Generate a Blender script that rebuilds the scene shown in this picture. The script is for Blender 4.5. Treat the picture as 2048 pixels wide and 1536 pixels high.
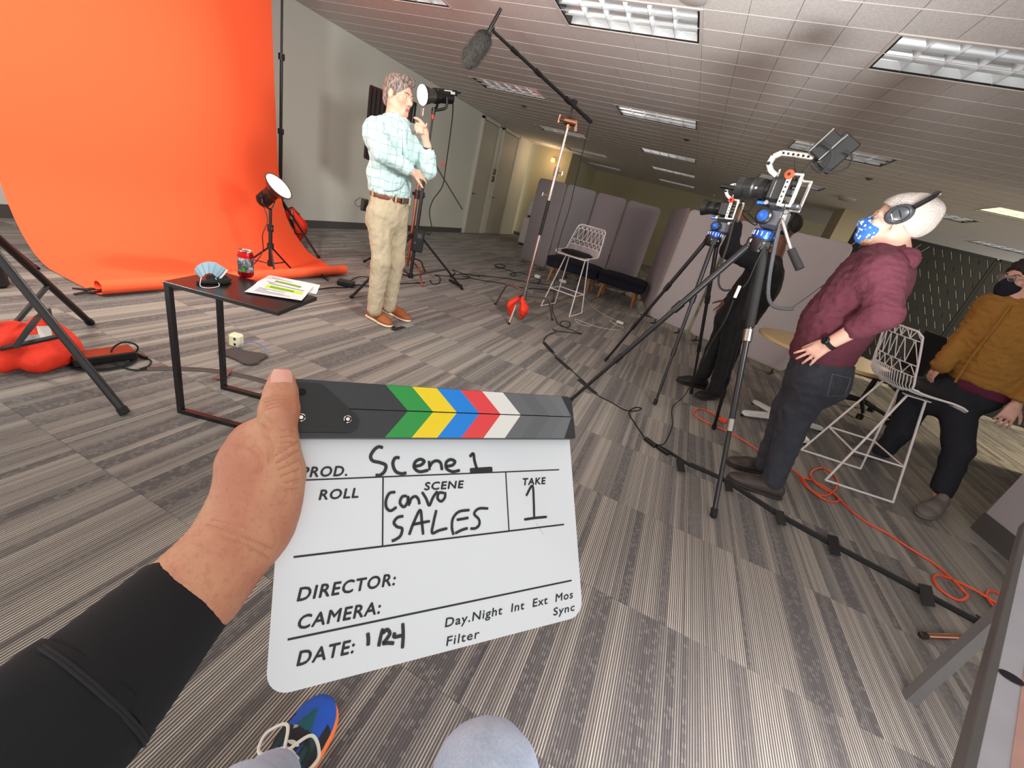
import bpy, math, random
import numpy as np
from mathutils import Vector, Matrix, noise

for o in list(bpy.data.objects): bpy.data.objects.remove(o, do_unlink=True)
scene = bpy.context.scene
COL = scene.collection
random.seed(7)
PI = math.pi

# ------------------------------------------------------------------ camera
CAM_H = 1.28
FPX = 831.88                       # focal length in pixels of a 2048 px wide frame
YAW, PITCH, ROLL = math.radians(16.8408), math.radians(24.1093), math.radians(15.0776)
_cy, _sy, _cp, _sp, _cr, _sr = math.cos(YAW), math.sin(YAW), math.cos(PITCH), math.sin(PITCH), math.cos(ROLL), math.sin(ROLL)
FWD = np.array([-_sy*_cp, _cy*_cp, -_sp]); _rt = np.array([_cy, _sy, 0.0]); _up = np.cross(_rt, FWD)
CR = _cr*_rt + _sr*_up; CU = -_sr*_rt + _cr*_up
CPOS = np.array([0, 0, CAM_H])
cam_data = bpy.data.cameras.new('camera'); cam = bpy.data.objects.new('camera', cam_data); COL.objects.link(cam)
cam_data.sensor_width = 36.0; cam_data.lens = FPX/2048*36.0; cam_data.clip_start = 0.02; cam_data.clip_end = 100
m = Matrix(((CR[0], CU[0], -FWD[0], 0), (CR[1], CU[1], -FWD[1], 0), (CR[2], CU[2], -FWD[2], CAM_H), (0, 0, 0, 1)))
cam.matrix_world = m
scene.camera = cam

# ------------------------------------------------------------------ world, light, exposure
scene.view_settings.view_transform = 'Standard'; scene.view_settings.look = 'None'
scene.view_settings.gamma = 1.0; scene.view_settings.use_curve_mapping = False
scene.view_settings.exposure = 0.0
world = bpy.data.worlds.new('World'); scene.world = world; world.use_nodes = True
bg = world.node_tree.nodes['Background']; bg.inputs[0].default_value = (1.0, 0.98, 0.96, 1); bg.inputs[1].default_value = 1.28

def area_light(name, loc, target, size, power, color=(1, 1, 1), spread=PI):
    ld = bpy.data.lights.new(name, 'AREA'); ld.shape = 'SQUARE'; ld.size = size; ld.energy = power; ld.color = color; ld.spread = spread
    o = bpy.data.objects.new(name, ld); COL.objects.link(o); o.location = loc
    o.rotation_euler = (Vector(target) - Vector(loc)).to_track_quat('-Z', 'Y').to_euler()
    return o
def point_light(name, loc, power, radius, color):
    ld = bpy.data.lights.new(name, 'POINT'); ld.energy = power; ld.shadow_soft_size = radius; ld.color = color
    o = bpy.data.objects.new(name, ld); COL.objects.link(o); o.location = loc; return o
KEY_AT = (1.30, 1.25, 2.10)            # softbox on a stand just right of the viewer: every floor shadow runs back to it
area_light('softbox_lamp', KEY_AT, (-1.9, 3.1, 1.35), 0.5, 37, (1.0, 0.97, 0.94), math.radians(94))
BACK_AT = (-2.75, 0.35, 1.92)          # lamp on the thick stand at the left edge
area_light('backdrop_lamp', BACK_AT, (-5.5, 6.2, 1.6), 0.25, 72, (1.0, 0.95, 0.88))
UP_AT = (0.80, 0.28, 0.34)             # added lamp out of view on the floor, there to brighten the ceiling
UP_TO = (0.50, 2.05, 2.74)
area_light('added_bounce_lamp', UP_AT, UP_TO, 0.55, 86, (1.0, 0.985, 0.97), math.radians(82))

# ------------------------------------------------------------------ pixel / place helpers (frame 2048 x 1536)
def V3(*a): return np.array(a, float)
def ray(u, v):
    return CR*((u-1024)/FPX) - CU*((v-768)/FPX) + FWD
def fl(u, v, z=0.0):                       # point at height z
    d = ray(u, v); return CPOS + d*((z-CAM_H)/d[2])
def vx(u, v, x): d = ray(u, v); return CPOS + d*(x/d[0])
def vy(u, v, y): d = ray(u, v); return CPOS + d*(y/d[1])
def dd(u, v, t): return CPOS + ray(u, v)*t
def nr(u, v, base, off=0.0):               # point on the upright plane through base that faces the viewer, moved off metres towards the viewer
    n = V3(base[0], base[1], 0); n /= np.linalg.norm(n); p = V3(*base[:2], 0) - n*off
    d = ray(u, v); return CPOS + d*(((p-CPOS) @ n)/(d @ n))
def unit(a): a = np.array(a, float); return a/(np.linalg.norm(a)+1e-12)
def proj(p):
    q = np.array(p)-CPOS; z = q @ FWD
    return 1024+FPX*(q @ CR)/z, 768-FPX*(q @ CU)/z, z

# ------------------------------------------------------------------ materials
def lin(c):
    c = c/255.0
    return c/12.92 if c <= 0.04045 else ((c+0.055)/1.055)**2.4
def rgb(c): return (lin(c[0]), lin(c[1]), lin(c[2]), 1)
MATS = {}
def mat(name, col=(128, 128, 128), rough=0.6, metal=0.0, bump=None, var=None, coat=0, spec=0.5, sheen=0, sub=0, trans=0, alpha=1, emit=None):
    """bump=(scale,strength[,distance]); var=(scale,amount) mottles the colour"""
    if name in MATS: return MATS[name]
    M = bpy.data.materials.new(name); M.use_nodes = True; nt = M.node_tree; N = nt.nodes; L = nt.links
    b = N['Principled BSDF']; b.inputs['Base Color'].default_value = rgb(col); b.inputs['Roughness'].default_value = rough
    b.inputs['Metallic'].default_value = metal; b.inputs['Specular IOR Level'].default_value = spec
    b.inputs['Coat Weight'].default_value = coat; b.inputs['Sheen Weight'].default_value = sheen
    b.inputs['Transmission Weight'].default_value = trans; b.inputs['Alpha'].default_value = alpha
    if sub: b.inputs['Subsurface Weight'].default_value = sub; b.inputs['Subsurface Radius'].default_value = (0.01, 0.004, 0.002); b.inputs['Subsurface Scale'].default_value = 0.5
    if emit: b.inputs['Emission Color'].default_value = rgb(emit[0]); b.inputs['Emission Strength'].default_value = emit[1]
    if bump or var:
        tc = N.new('ShaderNodeTexCoord')
    if var:
        n = N.new('ShaderNodeTexNoise'); n.inputs['Scale'].default_value = var[0]; n.inputs['Detail'].default_value = 5; L.new(tc.outputs['Object'], n.inputs['Vector'])
        mx = N.new('ShaderNodeMix'); mx.data_type = 'RGBA'; a = var[1]
        c1 = [max(0, x*(1-a)) for x in rgb(col)[:3]]; c2 = [min(1, x*(1+a)) for x in rgb(col)[:3]]
        mx.inputs[6].default_value = (*c1, 1); mx.inputs[7].default_value = (*c2, 1)
        L.new(n.outputs['Fac'], mx.inputs[0]); L.new(mx.outputs[2], b.inputs['Base Color'])
    if bump:
        n2 = N.new('ShaderNodeTexNoise'); n2.inputs['Scale'].default_value = bump[0]; n2.inputs['Detail'].default_value = 4; L.new(tc.outputs['Object'], n2.inputs['Vector'])
        bn = N.new('ShaderNodeBump'); bn.inputs['Strength'].default_value = bump[1]; bn.inputs['Distance'].default_value = bump[2] if len(bump) > 2 else 0.01
        L.new(n2.outputs['Fac'], bn.inputs['Height']); L.new(bn.outputs['Normal'], b.inputs['Normal'])
    MATS[name] = M
    return M
class NG:
    """tiny node-graph helper for the hand-made materials"""
    def __init__(s, name, rough=0.6):
        s.M = bpy.data.materials.new(name); s.M.use_nodes = True; s.N = s.M.node_tree.nodes; s.L = s.M.node_tree.links
        s.b = s.N['Principled BSDF']; s.b.inputs['Roughness'].default_value = rough; MATS[name] = s.M
    def put(s, x, inp):
        if hasattr(x, 'links') or hasattr(x, 'is_linked'): s.L.new(x, inp)
        elif isinstance(x, (tuple, list)): inp.default_value = x
        else: inp.default_value = x
    def math(s, op, a, b=0.0, c=None):
        n = s.N.new('ShaderNodeMath'); n.operation = op; s.put(a, n.inputs[0]); s.put(b, n.inputs[1])
        if c is not None: s.put(c, n.inputs[2])
        return n.outputs[0]
    def mix(s, f, a, b):
        n = s.N.new('ShaderNodeMix'); n.data_type = 'RGBA'; s.put(f, n.inputs[0]); s.put(a, n.inputs[6]); s.put(b, n.inputs[7]); return n.outputs[2]
    def noise(s, vec, scale, detail=3, dim='3D', w=None):
        n = s.N.new('ShaderNodeTexNoise'); n.noise_dimensions = dim; n.inputs['Scale'].default_value = scale; n.inputs['Detail'].default_value = detail
        if vec is not None: s.L.new(vec, n.inputs['Vector'])
        if w is not None: s.put(w, n.inputs['W'])
        return n.outputs['Fac']
    def white(s, vec=None, w=None, dim='2D'):
        n = s.N.new('ShaderNodeTexWhiteNoise'); n.noise_dimensions = dim
        if vec is not None: s.L.new(vec, n.inputs['Vector'])
        if w is not None: s.put(w, n.inputs['W'])
        return n.outputs['Value']
    def comb(s, x, y, z=0.0):
        n = s.N.new('ShaderNodeCombineXYZ'); s.put(x, n.inputs[0]); s.put(y, n.inputs[1]); s.put(z, n.inputs[2]); return n.outputs[0]
    def pos(s, kind='world'):
        if kind == 'world': v = s.N.new('ShaderNodeNewGeometry').outputs['Position']
        else: v = s.N.new('ShaderNodeTexCoord').outputs['Object']
        q = s.N.new('ShaderNodeSeparateXYZ'); s.L.new(v, q.inputs[0]); return v, q.outputs[0], q.outputs[1], q.outputs[2]
    def step(s, x, lo, hi):
        n = s.N.new('ShaderNodeMapRange'); n.interpolation_type = 'SMOOTHSTEP'; s.put(x, n.inputs[0]); n.inputs[1].default_value = lo; n.inputs[2].default_value = hi; return n.outputs[0]
    def bump(s, h, strength, dist=0.01):
        n = s.N.new('ShaderNodeBump'); n.inputs['Strength'].default_value = strength; n.inputs['Distance'].default_value = dist
        s.L.new(h, n.inputs['Height']); s.L.new(n.outputs[0], s.b.inputs['Normal'])
    def color(s, c): s.put(c, s.b.inputs['Base Color'])

# ------------------------------------------------------------------ mesh builder
def frame_of(d, up=(0, 0, 1)):
    d = unit(d); up = np.array(up, float)
    if abs(d @ unit(up)) > 0.98: up = V3(0, 1, 0) if abs(d[1]) < 0.9 else V3(1, 0, 0)
    x = unit(np.cross(d, up)); y = np.cross(x, d)
    return x, y, d
def world_off(p):
    o = V3(0, 0, 0)
    while p is not None: o = o + np.array(p.location); p = p.parent
    return o
def finish(name, verts, faces, material, parent=None, smooth=False, mats=None, fmat=None, local=False):
    v = np.array(verts, float).reshape(-1, 3)
    if parent is not None and not local: v = v - world_off(parent)
    me = bpy.data.meshes.new(name); me.from_pydata(v.tolist(), [], [list(map(int, f)) for f in faces])
    if mats:
        for q in mats: me.materials.append(q)
        if fmat is not None: me.polygons.foreach_set('material_index', np.array(fmat, np.int32))
    else: me.materials.append(material)
    if smooth is True: me.polygons.foreach_set('use_smooth', [True]*len(me.polygons))
    elif smooth:
        me.polygons.foreach_set('use_smooth', [True]*len(me.polygons)); me.set_sharp_from_angle(angle=math.radians(smooth))
    me.update()
    o = bpy.data.objects.new(name, me); COL.objects.link(o)
    if parent is not None: o.parent = parent
    return o
class MB:
    def __init__(s): s.v = []; s.f = []; s.m = []; s.cur = 0
    def add(s, vs, fs):
        n = len(s.v); s.v.extend([tuple(map(float, q)) for q in vs]); s.f.extend([tuple(int(i)+n for i in f) for f in fs]); s.m.extend([s.cur]*len(fs)); return s
    def box(s, c, size, R=None, bev=0.0):
        c = np.array(c, float); h = np.array(size, float)/2; R = np.eye(3) if R is None else np.array(R)   # rows are the box's axes
        if bev <= 0:
            vs = [c + (np.array(q)*h) @ R for q in [(-1,-1,-1),(1,-1,-1),(1,1,-1),(-1,1,-1),(-1,-1,1),(1,-1,1),(1,1,1),(-1,1,1)]]
            return s.add(vs, [(0,3,2,1),(4,5,6,7),(0,1,5,4),(1,2,6,5),(2,3,7,6),(3,0,4,7)])
        b = min(bev, h.min()*0.95); vs = []; idx = {}
        for sx in (-1, 1):
            for sy in (-1, 1):
                for sz in (-1, 1):
                    for ax in range(3):
                        q = np.array((sx, sy, sz), float)*h
                        for k in range(3):
                            if k != ax: q[k] -= (sx, sy, sz)[k]*b
                        idx[(sx, sy, sz, ax)] = len(vs); vs.append(c + q @ R)
        fs = []
        for ax in range(3):
            o1, o2 = [(1, 2), (2, 0), (0, 1)][ax]
            for sg in (-1, 1):
                loop = []
                for (p, q) in [(-1,-1),(1,-1),(1,1),(-1,1)]:
                    k = [0, 0, 0]; k[ax] = sg; k[o1] = p; k[o2] = q; loop.append(idx[(*k, ax)])
                fs.append(loop if sg > 0 else loop[::-1])
        for ax in range(3):
            o1, o2 = [(1, 2), (2, 0), (0, 1)][ax]
            for p in (-1, 1):
                for q in (-1, 1):
                    a = [0, 0, 0]; a[o1] = p; a[o2] = q; a[ax] = -1; bq = list(a); bq[ax] = 1
                    l = [idx[(*a, o1)], idx[(*bq, o1)], idx[(*bq, o2)], idx[(*a, o2)]]
                    fs.append(l if p*q < 0 else l[::-1])
        for sx in (-1, 1):
            for sy in (-1, 1):
                for sz in (-1, 1):
                    l = [idx[(sx, sy, sz, k)] for k in range(3)]; fs.append(l if sx*sy*sz > 0 else l[::-1])
        return s.add(vs, fs)
    def bar(s, a, b, w, h=None, up=(0, 0, 1), bev=0.0):
        a = np.array(a, float); b = np.array(b, float); x, y, d = frame_of(b-a, up); L = np.linalg.norm(b-a)
        return s.box((a+b)/2, (w, h or w, L), np.array([x, y, d]), bev)
    def tube(s, pts, r, seg=8, caps=True, closed=False, flat=None):
        P = np.array(pts, float); n = len(P); rr = np.full(n, r) if np.isscalar(r) else np.array(r, float)
        if closed: T = np.roll(P, -1, 0) - np.roll(P, 1, 0)
        else:
            T = np.zeros_like(P); T[1:-1] = P[2:]-P[:-2]; T[0] = P[1]-P[0]; T[-1] = P[-1]-P[-2]
        T /= (np.linalg.norm(T, axis=1, keepdims=True)+1e-12)
        x, y, _ = frame_of(T[0]); vs = []
        ang = np.linspace(0, 2*PI, seg, endpoint=False)
        for i in range(n):
            t = T[i]; x = unit(x - t*(x @ t)); y = np.cross(t, x)
            f1, f2 = (1, 1) if flat is None else flat
            for a in ang: vs.append(P[i] + rr[i]*(math.cos(a)*x*f1 + math.sin(a)*y*f2))
        fs = []; m = n if closed else n-1
        for i in range(m):
            j = (i+1) % n
            for k in range(seg):
                k2 = (k+1) % seg; fs.append((i*seg+k, i*seg+k2, j*seg+k2, j*seg+k))
        if caps and not closed:
            fs.append(tuple(range(seg))[::-1]); fs.append(tuple((n-1)*seg+k for k in range(seg)))
        return s.add(vs, fs)
    def rod(s, a, b, r, r2=None, seg=10): return s.tube([a, b], [r, r if r2 is None else r2], seg)
    def lathe(s, prof, org, axis=(0, 0, 1), seg=24, caps=True, sx=1.0, ref=None):
        """prof: list of (radius, height)"""
        x, y, d = frame_of(axis) if ref is None else frame_of(axis, ref); org = np.array(org, float); vs = []
        for r, h in prof:
            for k in range(seg):
                a = 2*PI*k/seg; vs.append(org + d*h + r*(math.cos(a)*x*sx + math.sin(a)*y))
        fs = []
        for i in range(len(prof)-1):
            for k in range(seg):
                k2 = (k+1) % seg; fs.append((i*seg+k, i*seg+k2, (i+1)*seg+k2, (i+1)*seg+k))
        if caps:
            if prof[0][0] > 1e-6: fs.append(tuple(range(seg))[::-1])
            if prof[-1][0] > 1e-6: fs.append(tuple((len(prof)-1)*seg+k for k in range(seg)))
        return s.add(vs, fs)
    def ball(s, c, r, seg=14, rings=9, R=None):
        r = np.array([r]*3 if np.isscalar(r) else r, float); R = np.eye(3) if R is None else np.array(R); c = np.array(c, float); vs = []
        vs.append(c + (V3(0, 0, -1)*r) @ R)
        for i in range(1, rings):
            t = -PI/2 + PI*i/rings
            for k in range(seg):
                a = 2*PI*k/seg; vs.append(c + (V3(math.cos(t)*math.cos(a), math.cos(t)*math.sin(a), math.sin(t))*r) @ R)
        vs.append(c + (V3(0, 0, 1)*r) @ R); fs = []
        for k in range(seg): fs.append((0, 1+(k+1) % seg, 1+k))
        for i in range(rings-2):
            for k in range(seg):
                a = 1+i*seg; k2 = (k+1) % seg; fs.append((a+k, a+k2, a+seg+k2, a+seg+k))
        top = len(vs)-1; a = 1+(rings-2)*seg
        for k in range(seg): fs.append((a+k, a+(k+1) % seg, top))
        return s.add(vs, fs)
    def prism(s, poly, a, nrm):
        """poly: 3d points of an outline; extruded by nrm (vector)"""
        P = [np.array(p, float) for p in poly]; n = len(P); Q = [p + np.array(nrm, float) for p in P]
        fs = [tuple(range(n))[::-1], tuple(range(n, 2*n))] + [(i, (i+1) % n, n+(i+1) % n, n+i) for i in range(n)]
        return s.add(P+Q, fs)
    def sheet(s, G, thick=0.0, closed=False):
        """G[i][j] grid of points -> surface; thick > 0 gives it two sides and a rim"""
        G = np.array(G, float); a, b, _ = G.shape
        def idx(i, j, o=0): return o + i*b + j
        if thick <= 0:
            fs = [(idx(i, j), idx(i+1, j), idx(i+1, j+1), idx(i, j+1)) for i in range(a-1) for j in range(b-1)]
            return s.add(G.reshape(-1, 3), fs)
        du = np.gradient(G, axis=0); dv = np.gradient(G, axis=1); n = np.cross(du, dv); n /= (np.linalg.norm(n, axis=2, keepdims=True)+1e-12)
        A = (G + n*thick/2).reshape(-1, 3); B = (G - n*thick/2).reshape(-1, 3); o = a*b
        fs = []
        for i in range(a-1):
            for j in range(b-1):
                fs.append((idx(i, j), idx(i+1, j), idx(i+1, j+1), idx(i, j+1))); fs.append((idx(i, j, o), idx(i, j+1, o), idx(i+1, j+1, o), idx(i+1, j, o)))
        for i in range(a-1):
            fs.append((idx(i, 0), idx(i, 0, o), idx(i+1, 0, o), idx(i+1, 0))); fs.append((idx(i, b-1), idx(i+1, b-1), idx(i+1, b-1, o), idx(i, b-1, o)))
        for j in range(b-1):
            fs.append((idx(0, j), idx(0, j+1), idx(0, j+1, o), idx(0, j, o))); fs.append((idx(a-1, j), idx(a-1, j, o), idx(a-1, j+1, o), idx(a-1, j+1)))
        return s.add(np.vstack([A, B]), fs)
    def build(s, name, material, parent=None, smooth=False, mats=None, local=False):
        return finish(name, s.v, s.f, material, parent, smooth, mats, s.m if mats else None, local)

def curve(pts, n=8, closed=False):
    """Catmull-Rom through the points"""
    P = np.array(pts, float)
    if closed: Q = np.vstack([P[-1:], P, P[:2]])
    else: Q = np.vstack([2*P[0]-P[1], P, 2*P[-1]-P[-2]])
    out = []
    for i in range(1, len(Q)-2):
        p0, p1, p2, p3 = Q[i-1:i+3]
        for k in range(n):
            t = k/n; out.append(0.5*((2*p1)+(-p0+p2)*t+(2*p0-5*p1+4*p2-p3)*t*t+(-p0+3*p1-3*p2+p3)*t**3))
    if not closed: out.append(P[-1])
    return np.array(out)

# ------------------------------------------------------------------ object bookkeeping
def tag(o, label, cat, group=None, kind=None):
    if label: o['label'] = label
    if cat: o['category'] = cat
    if group: o['group'] = group
    if kind: o['kind'] = kind
    return o
def thing(name, label, cat, loc=(0, 0, 0), group=None):
    o = bpy.data.objects.new(name, None); COL.objects.link(o); o.location = tuple(map(float, loc)); o.empty_display_size = 0.05
    return tag(o, label, cat, group)
def copy_tree(o, parent=None):
    c = o.copy(); COL.objects.link(c); c.parent = parent
    for ch in list(o.children): copy_tree(ch, c)
    return c
def structure(o): o['kind'] = 'structure'; return o

# ------------------------------------------------------------------ organic surfaces: smooth-union distance field -> quad mesh
class Field:
    def __init__(s): s.p = []
    def cap(s, a, b, ra, rb=None, k=0.02, flat=None, sub=False):
        """tapered limb; flat=(direction, factor) squashes it along a direction"""
        s.p.append(('c', np.array(a, float), np.array(b, float), ra, ra if rb is None else rb, k, flat, sub)); return s
    def chain(s, pts, rs, k=0.02, flat=None):
        for i in range(len(pts)-1): s.cap(pts[i], pts[i+1], rs[i], rs[i+1], k, flat)
        return s
    def ell(s, c, r, R=None, k=0.02, sub=False):
        s.p.append(('e', np.array(c, float), np.array([r]*3 if np.isscalar(r) else r, float), np.eye(3) if R is None else np.array(R, float), k, sub)); return s
    def cut(s, c, n, k=0.004):
        """keep only the side of the plane that n points away from"""
        s.p.append(('p', np.array(c, float), unit(n), k)); return s
    def mesh(s, h=0.008, smooth=1, disp=None):
        lo = np.full(3, 1e9); hi = -lo
        for q in s.p:
            if q[0] == 'c':
                if q[7]: continue
                r = max(q[3], q[4])
                for e in (q[1], q[2]): lo = np.minimum(lo, e-r); hi = np.maximum(hi, e+r)
            elif q[0] == 'e' and not q[5]:
                r = q[2].max(); lo = np.minimum(lo, q[1]-r); hi = np.maximum(hi, q[1]+r)
        lo -= 3*h; hi += 3*h; n = np.ceil((hi-lo)/h).astype(int)+1
        ax = [(lo[i] + h*np.arange(n[i])).astype(np.float32) for i in range(3)]
        F = np.full(n, 0.2, np.float32)
        for q in s.p:
            if q[0] == 'p':
                D = (ax[0][:, None, None]-q[1][0])*q[2][0] + (ax[1][None, :, None]-q[1][1])*q[2][1] + (ax[2][None, None, :]-q[1][2])*q[2][2]
                F = np.maximum(F, D.astype(np.float32)); continue
            if q[0] == 'c':
                r = max(q[3], q[4]); k = q[5]; b0 = np.minimum(q[1], q[2])-r-4*h-k*2; b1 = np.maximum(q[1], q[2])+r+4*h+k*2
            else:
                r = q[2].max(); k = q[4]; b0 = q[1]-r-4*h-k*2; b1 = q[1]+r+4*h+k*2
            i0 = np.clip(np.floor((b0-lo)/h).astype(int), 0, n); i1 = np.clip(np.ceil((b1-lo)/h).astype(int)+1, 0, n)
            if np.any(i1 <= i0): continue
            sl = tuple(slice(i0[i], i1[i]) for i in range(3))
            X = ax[0][sl[0]][:, None, None]; Y = ax[1][sl[1]][None, :, None]; Z = ax[2][sl[2]][None, None, :]
            if q[0] == 'c':
                a, b = q[1], q[2]; ba = b-a; px = X-a[0]; py = Y-a[1]; pz = Z-a[2]; sc = 1.0
                if q[6] is not None:
                    nn = unit(q[6][0]); fct = q[6][1]; dn = px*nn[0]+py*nn[1]+pz*nn[2]; g = (1/fct-1)
                    px = px+dn*nn[0]*g; py = py+dn*nn[1]*g; pz = pz+dn*nn[2]*g; ba = ba + nn*(ba @ nn)*g; sc = math.sqrt(min(fct, 1))
                L2 = float(ba @ ba)+1e-9; t = np.clip((px*ba[0]+py*ba[1]+pz*ba[2])/L2, 0, 1)
                D = (np.sqrt((px-t*ba[0])**2+(py-t*ba[1])**2+(pz-t*ba[2])**2) - (q[3]+t*(q[4]-q[3])))*sc; sub = q[7]
            else:
                R = q[3]; px = X-q[1][0]; py = Y-q[1][1]; pz = Z-q[1][2]; rr = q[2]
                u = [(px*R[i][0]+py*R[i][1]+pz*R[i][2])/rr[i] for i in range(3)]
                k0 = np.sqrt(u[0]**2+u[1]**2+u[2]**2)+1e-6; k1 = np.sqrt((u[0]/rr[0])**2+(u[1]/rr[1])**2+(u[2]/rr[2])**2)+1e-6
                D = k0*(k0-1)/k1; sub = q[5]
            D = D.astype(np.float32); O = F[sl]
            if sub:
                hh = np.clip(0.5-0.5*(O+D)/k, 0, 1); F[sl] = O*(1-hh)+(-D)*hh+k*hh*(1-hh)
            else:
                hh = np.clip(0.5+0.5*(O-D)/k, 0, 1); F[sl] = O*(1-hh)+D*hh-k*hh*(1-hh)
        # naive surface nets
        S = F < 0
        c = [S[i:n[0]-1+i, j:n[1]-1+j, k:n[2]-1+k] for i in (0, 1) for j in (0, 1) for k in (0, 1)]
        cnt = sum(x.astype(np.int8) for x in c); act = (cnt > 0) & (cnt < 8)
        ids = np.full(act.shape, -1, np.int64); I = np.argwhere(act); ids[act] = np.arange(len(I))
        acc = np.zeros((len(I), 3)); num = np.zeros(len(I)); cor = [(i, j, k) for i in (0, 1) for j in (0, 1) for k in (0, 1)]
        val = [F[I[:, 0]+q[0], I[:, 1]+q[1], I[:, 2]+q[2]] for q in cor]
        for x in range(8):
            for y in range(x+1, 8):
                dcor = np.array(cor[y])-np.array(cor[x])
                if abs(dcor).sum() != 1: continue
                a, b = val[x], val[y]; mk = (a < 0) != (b < 0); t = np.where(mk, a/(a-b+1e-12), 0)
                acc += mk[:, None]*(np.array(cor[x])+t[:, None]*dcor); num += mk
        P = lo + h*(I + acc/np.maximum(num, 1)[:, None])
        fs = []
        for axn in range(3):
            o1, o2 = [(1, 2), (2, 0), (0, 1)][axn]
            sa = [slice(0, n[i]) for i in range(3)]; sb = list(sa); sa[axn] = slice(0, n[axn]-1); sb[axn] = slice(1, n[axn])
            A = S[tuple(sa)]; B = S[tuple(sb)]; E = np.argwhere(A != B); ok = (E[:, o1] > 0) & (E[:, o2] > 0) & (E[:, o1] < n[o1]-1) & (E[:, o2] < n[o2]-1); E = E[ok]
            fl_ = A[E[:, 0], E[:, 1], E[:, 2]]
            def g(d1, d2):
                q = E.copy(); q[:, o1] -= d1; q[:, o2] -= d2; return ids[q[:, 0], q[:, 1], q[:, 2]]
            Q = np.stack([g(1, 1), g(0, 1), g(0, 0), g(1, 0)], 1); Q[~fl_] = Q[~fl_][:, ::-1]; fs.append(Q)
        Q = np.vstack(fs)
        ed = np.vstack([Q[:, [0, 1]], Q[:, [1, 2]], Q[:, [2, 3]], Q[:, [3, 0]]])
        for _ in range(smooth):
            sm = np.zeros_like(P); ct = np.zeros(len(P)); np.add.at(sm, ed[:, 0], P[ed[:, 1]]); np.add.at(ct, ed[:, 0], 1)
            P = 0.5*P + 0.5*sm/np.maximum(ct, 1)[:, None]
        if disp is not None:
            nn = np.cross(P[Q[:, 2]]-P[Q[:, 0]], P[Q[:, 3]]-P[Q[:, 1]]); vn = np.zeros_like(P)
            for k in range(4): np.add.at(vn, Q[:, k], nn)
            vn /= (np.linalg.norm(vn, axis=1, keepdims=True)+1e-12)
            P = P + vn*np.array([disp(p) for p in P])[:, None]
        return P, Q
    def build(s, name, material, parent=None, h=0.008, smooth=1, disp=None, mats=None, pick=None):
        P, Q = s.mesh(h, smooth, disp)
        fm = None
        if pick is not None: cen = P[Q].mean(1); fm = [pick(q) for q in cen]
        return finish(name, P, Q, material, parent, True, mats, fm)
def folds(scale, amp, axis=(1, 1, 1), seed=0.0):
    ax = np.array(axis, float)
    def f(p):
        q = Vector((p*ax*scale)+seed)
        a = noise.noise(q); b = noise.noise(q*2.1+Vector((5, 3, 1)))
        return amp*((1-abs(a)*2)*0.6 + b*0.5)
    return f
# ================================================================== THE ROOM
CEIL = 2.743
TX, TY = 0.3048, 0.3148            # ceiling tile pitch
GX, GY = -0.534, 4.534             # one grid crossing
# ---- carpet material: fine threads in bands that break at every tile
def carpet_material():
    g = NG('carpet_striped', 0.95); v, x, y, z = g.pos()
    i = g.math('FLOOR', g.math('DIVIDE', g.math('ADD', x, 50*0.61+0.12), 0.61)); j = g.math('FLOOR', g.math('DIVIDE', g.math('SUBTRACT', y, 0.68-40*0.61), 0.61))
    r = g.white(g.comb(g.math('MULTIPLY', i, 0.0), j)); r2 = g.white(g.comb(i, j))
    off = g.math('MULTIPLY', r, 60.0)
    xs = g.math('ADD', x, off)
    b1 = g.noise(None, 9.0, 1.0, '1D', xs); b2 = g.noise(None, 26.0, 0.0, '1D', g.math('ADD', xs, 13.7))
    cell = g.math('FLOOR', g.math('MULTIPLY', xs, 33.0)); cr = g.white(None, cell, '1D')
    cell2 = g.math('FLOOR', g.math('MULTIPLY', xs, 14.0)); cr2 = g.white(None, cell2, '1D')
    band = g.math('ADD', g.math('MULTIPLY', b1, 0.5), g.math('ADD', g.math('MULTIPLY', cr, 0.33), g.math('MULTIPLY', cr2, 0.42)))
    band = g.step(band, 0.38, 0.88)
    ph = g.math('FRACT', g.math('MULTIPLY', x, 1/0.0080))
    tri = g.math('ABSOLUTE', g.math('SUBTRACT', ph, 0.5))
    lid = g.math('FLOOR', g.math('MULTIPLY', x, 1/0.0080)); lr = g.white(g.comb(lid, j))
    line = g.step(tri, 0.20, 0.36)
    spk = g.noise(v, 260.0, 2.0)
    amp = g.math('MULTIPLY', g.math('ADD', g.math('MULTIPLY', band, 0.95), 0.12), g.math('ADD', 0.45, g.math('MULTIPLY', lr, 0.75)))
    fac = g.math('MULTIPLY', line, amp); fac = g.math('MULTIPLY', fac, g.math('ADD', 0.55, g.math('MULTIPLY', spk, 0.9)))
    dash = g.math('GREATER_THAN', g.white(g.comb(lid, g.math('FLOOR', g.math('MULTIPLY', y, 75.0)))), 0.80)
    fac = g.math('MAXIMUM', fac, g.math('MULTIPLY', g.math('MULTIPLY', dash, line), 0.42))
    base = g.mix(g.math('MULTIPLY', band, 0.5), rgb((70, 66, 65)), rgb((104, 97, 92)))
    base = g.mix(g.math('MULTIPLY', spk, 0.35), base, rgb((58, 55, 54)))
    col = g.mix(fac, base, rgb((188, 179, 163)))
    g.color(col); g.b.inputs['Sheen Weight'].default_value = 0.15
    g.bump(g.math('ADD', line, g.math('MULTIPLY', spk, 0.7)), 0.35, 0.003)
    return g.M
M_CARPET = carpet_material()
FX0, FX1, FY0, FY1 = -6.22, 9.15, -0.54, 18.0
fb = MB(); fb.box(((FX0+FX1)/2, (FY0+FY1)/2, -0.03), (FX1-FX0, FY1-FY0, 0.04))
floor = structure(fb.build('floor', mat('floor_slab', (70, 68, 66), 0.9)))
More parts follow.
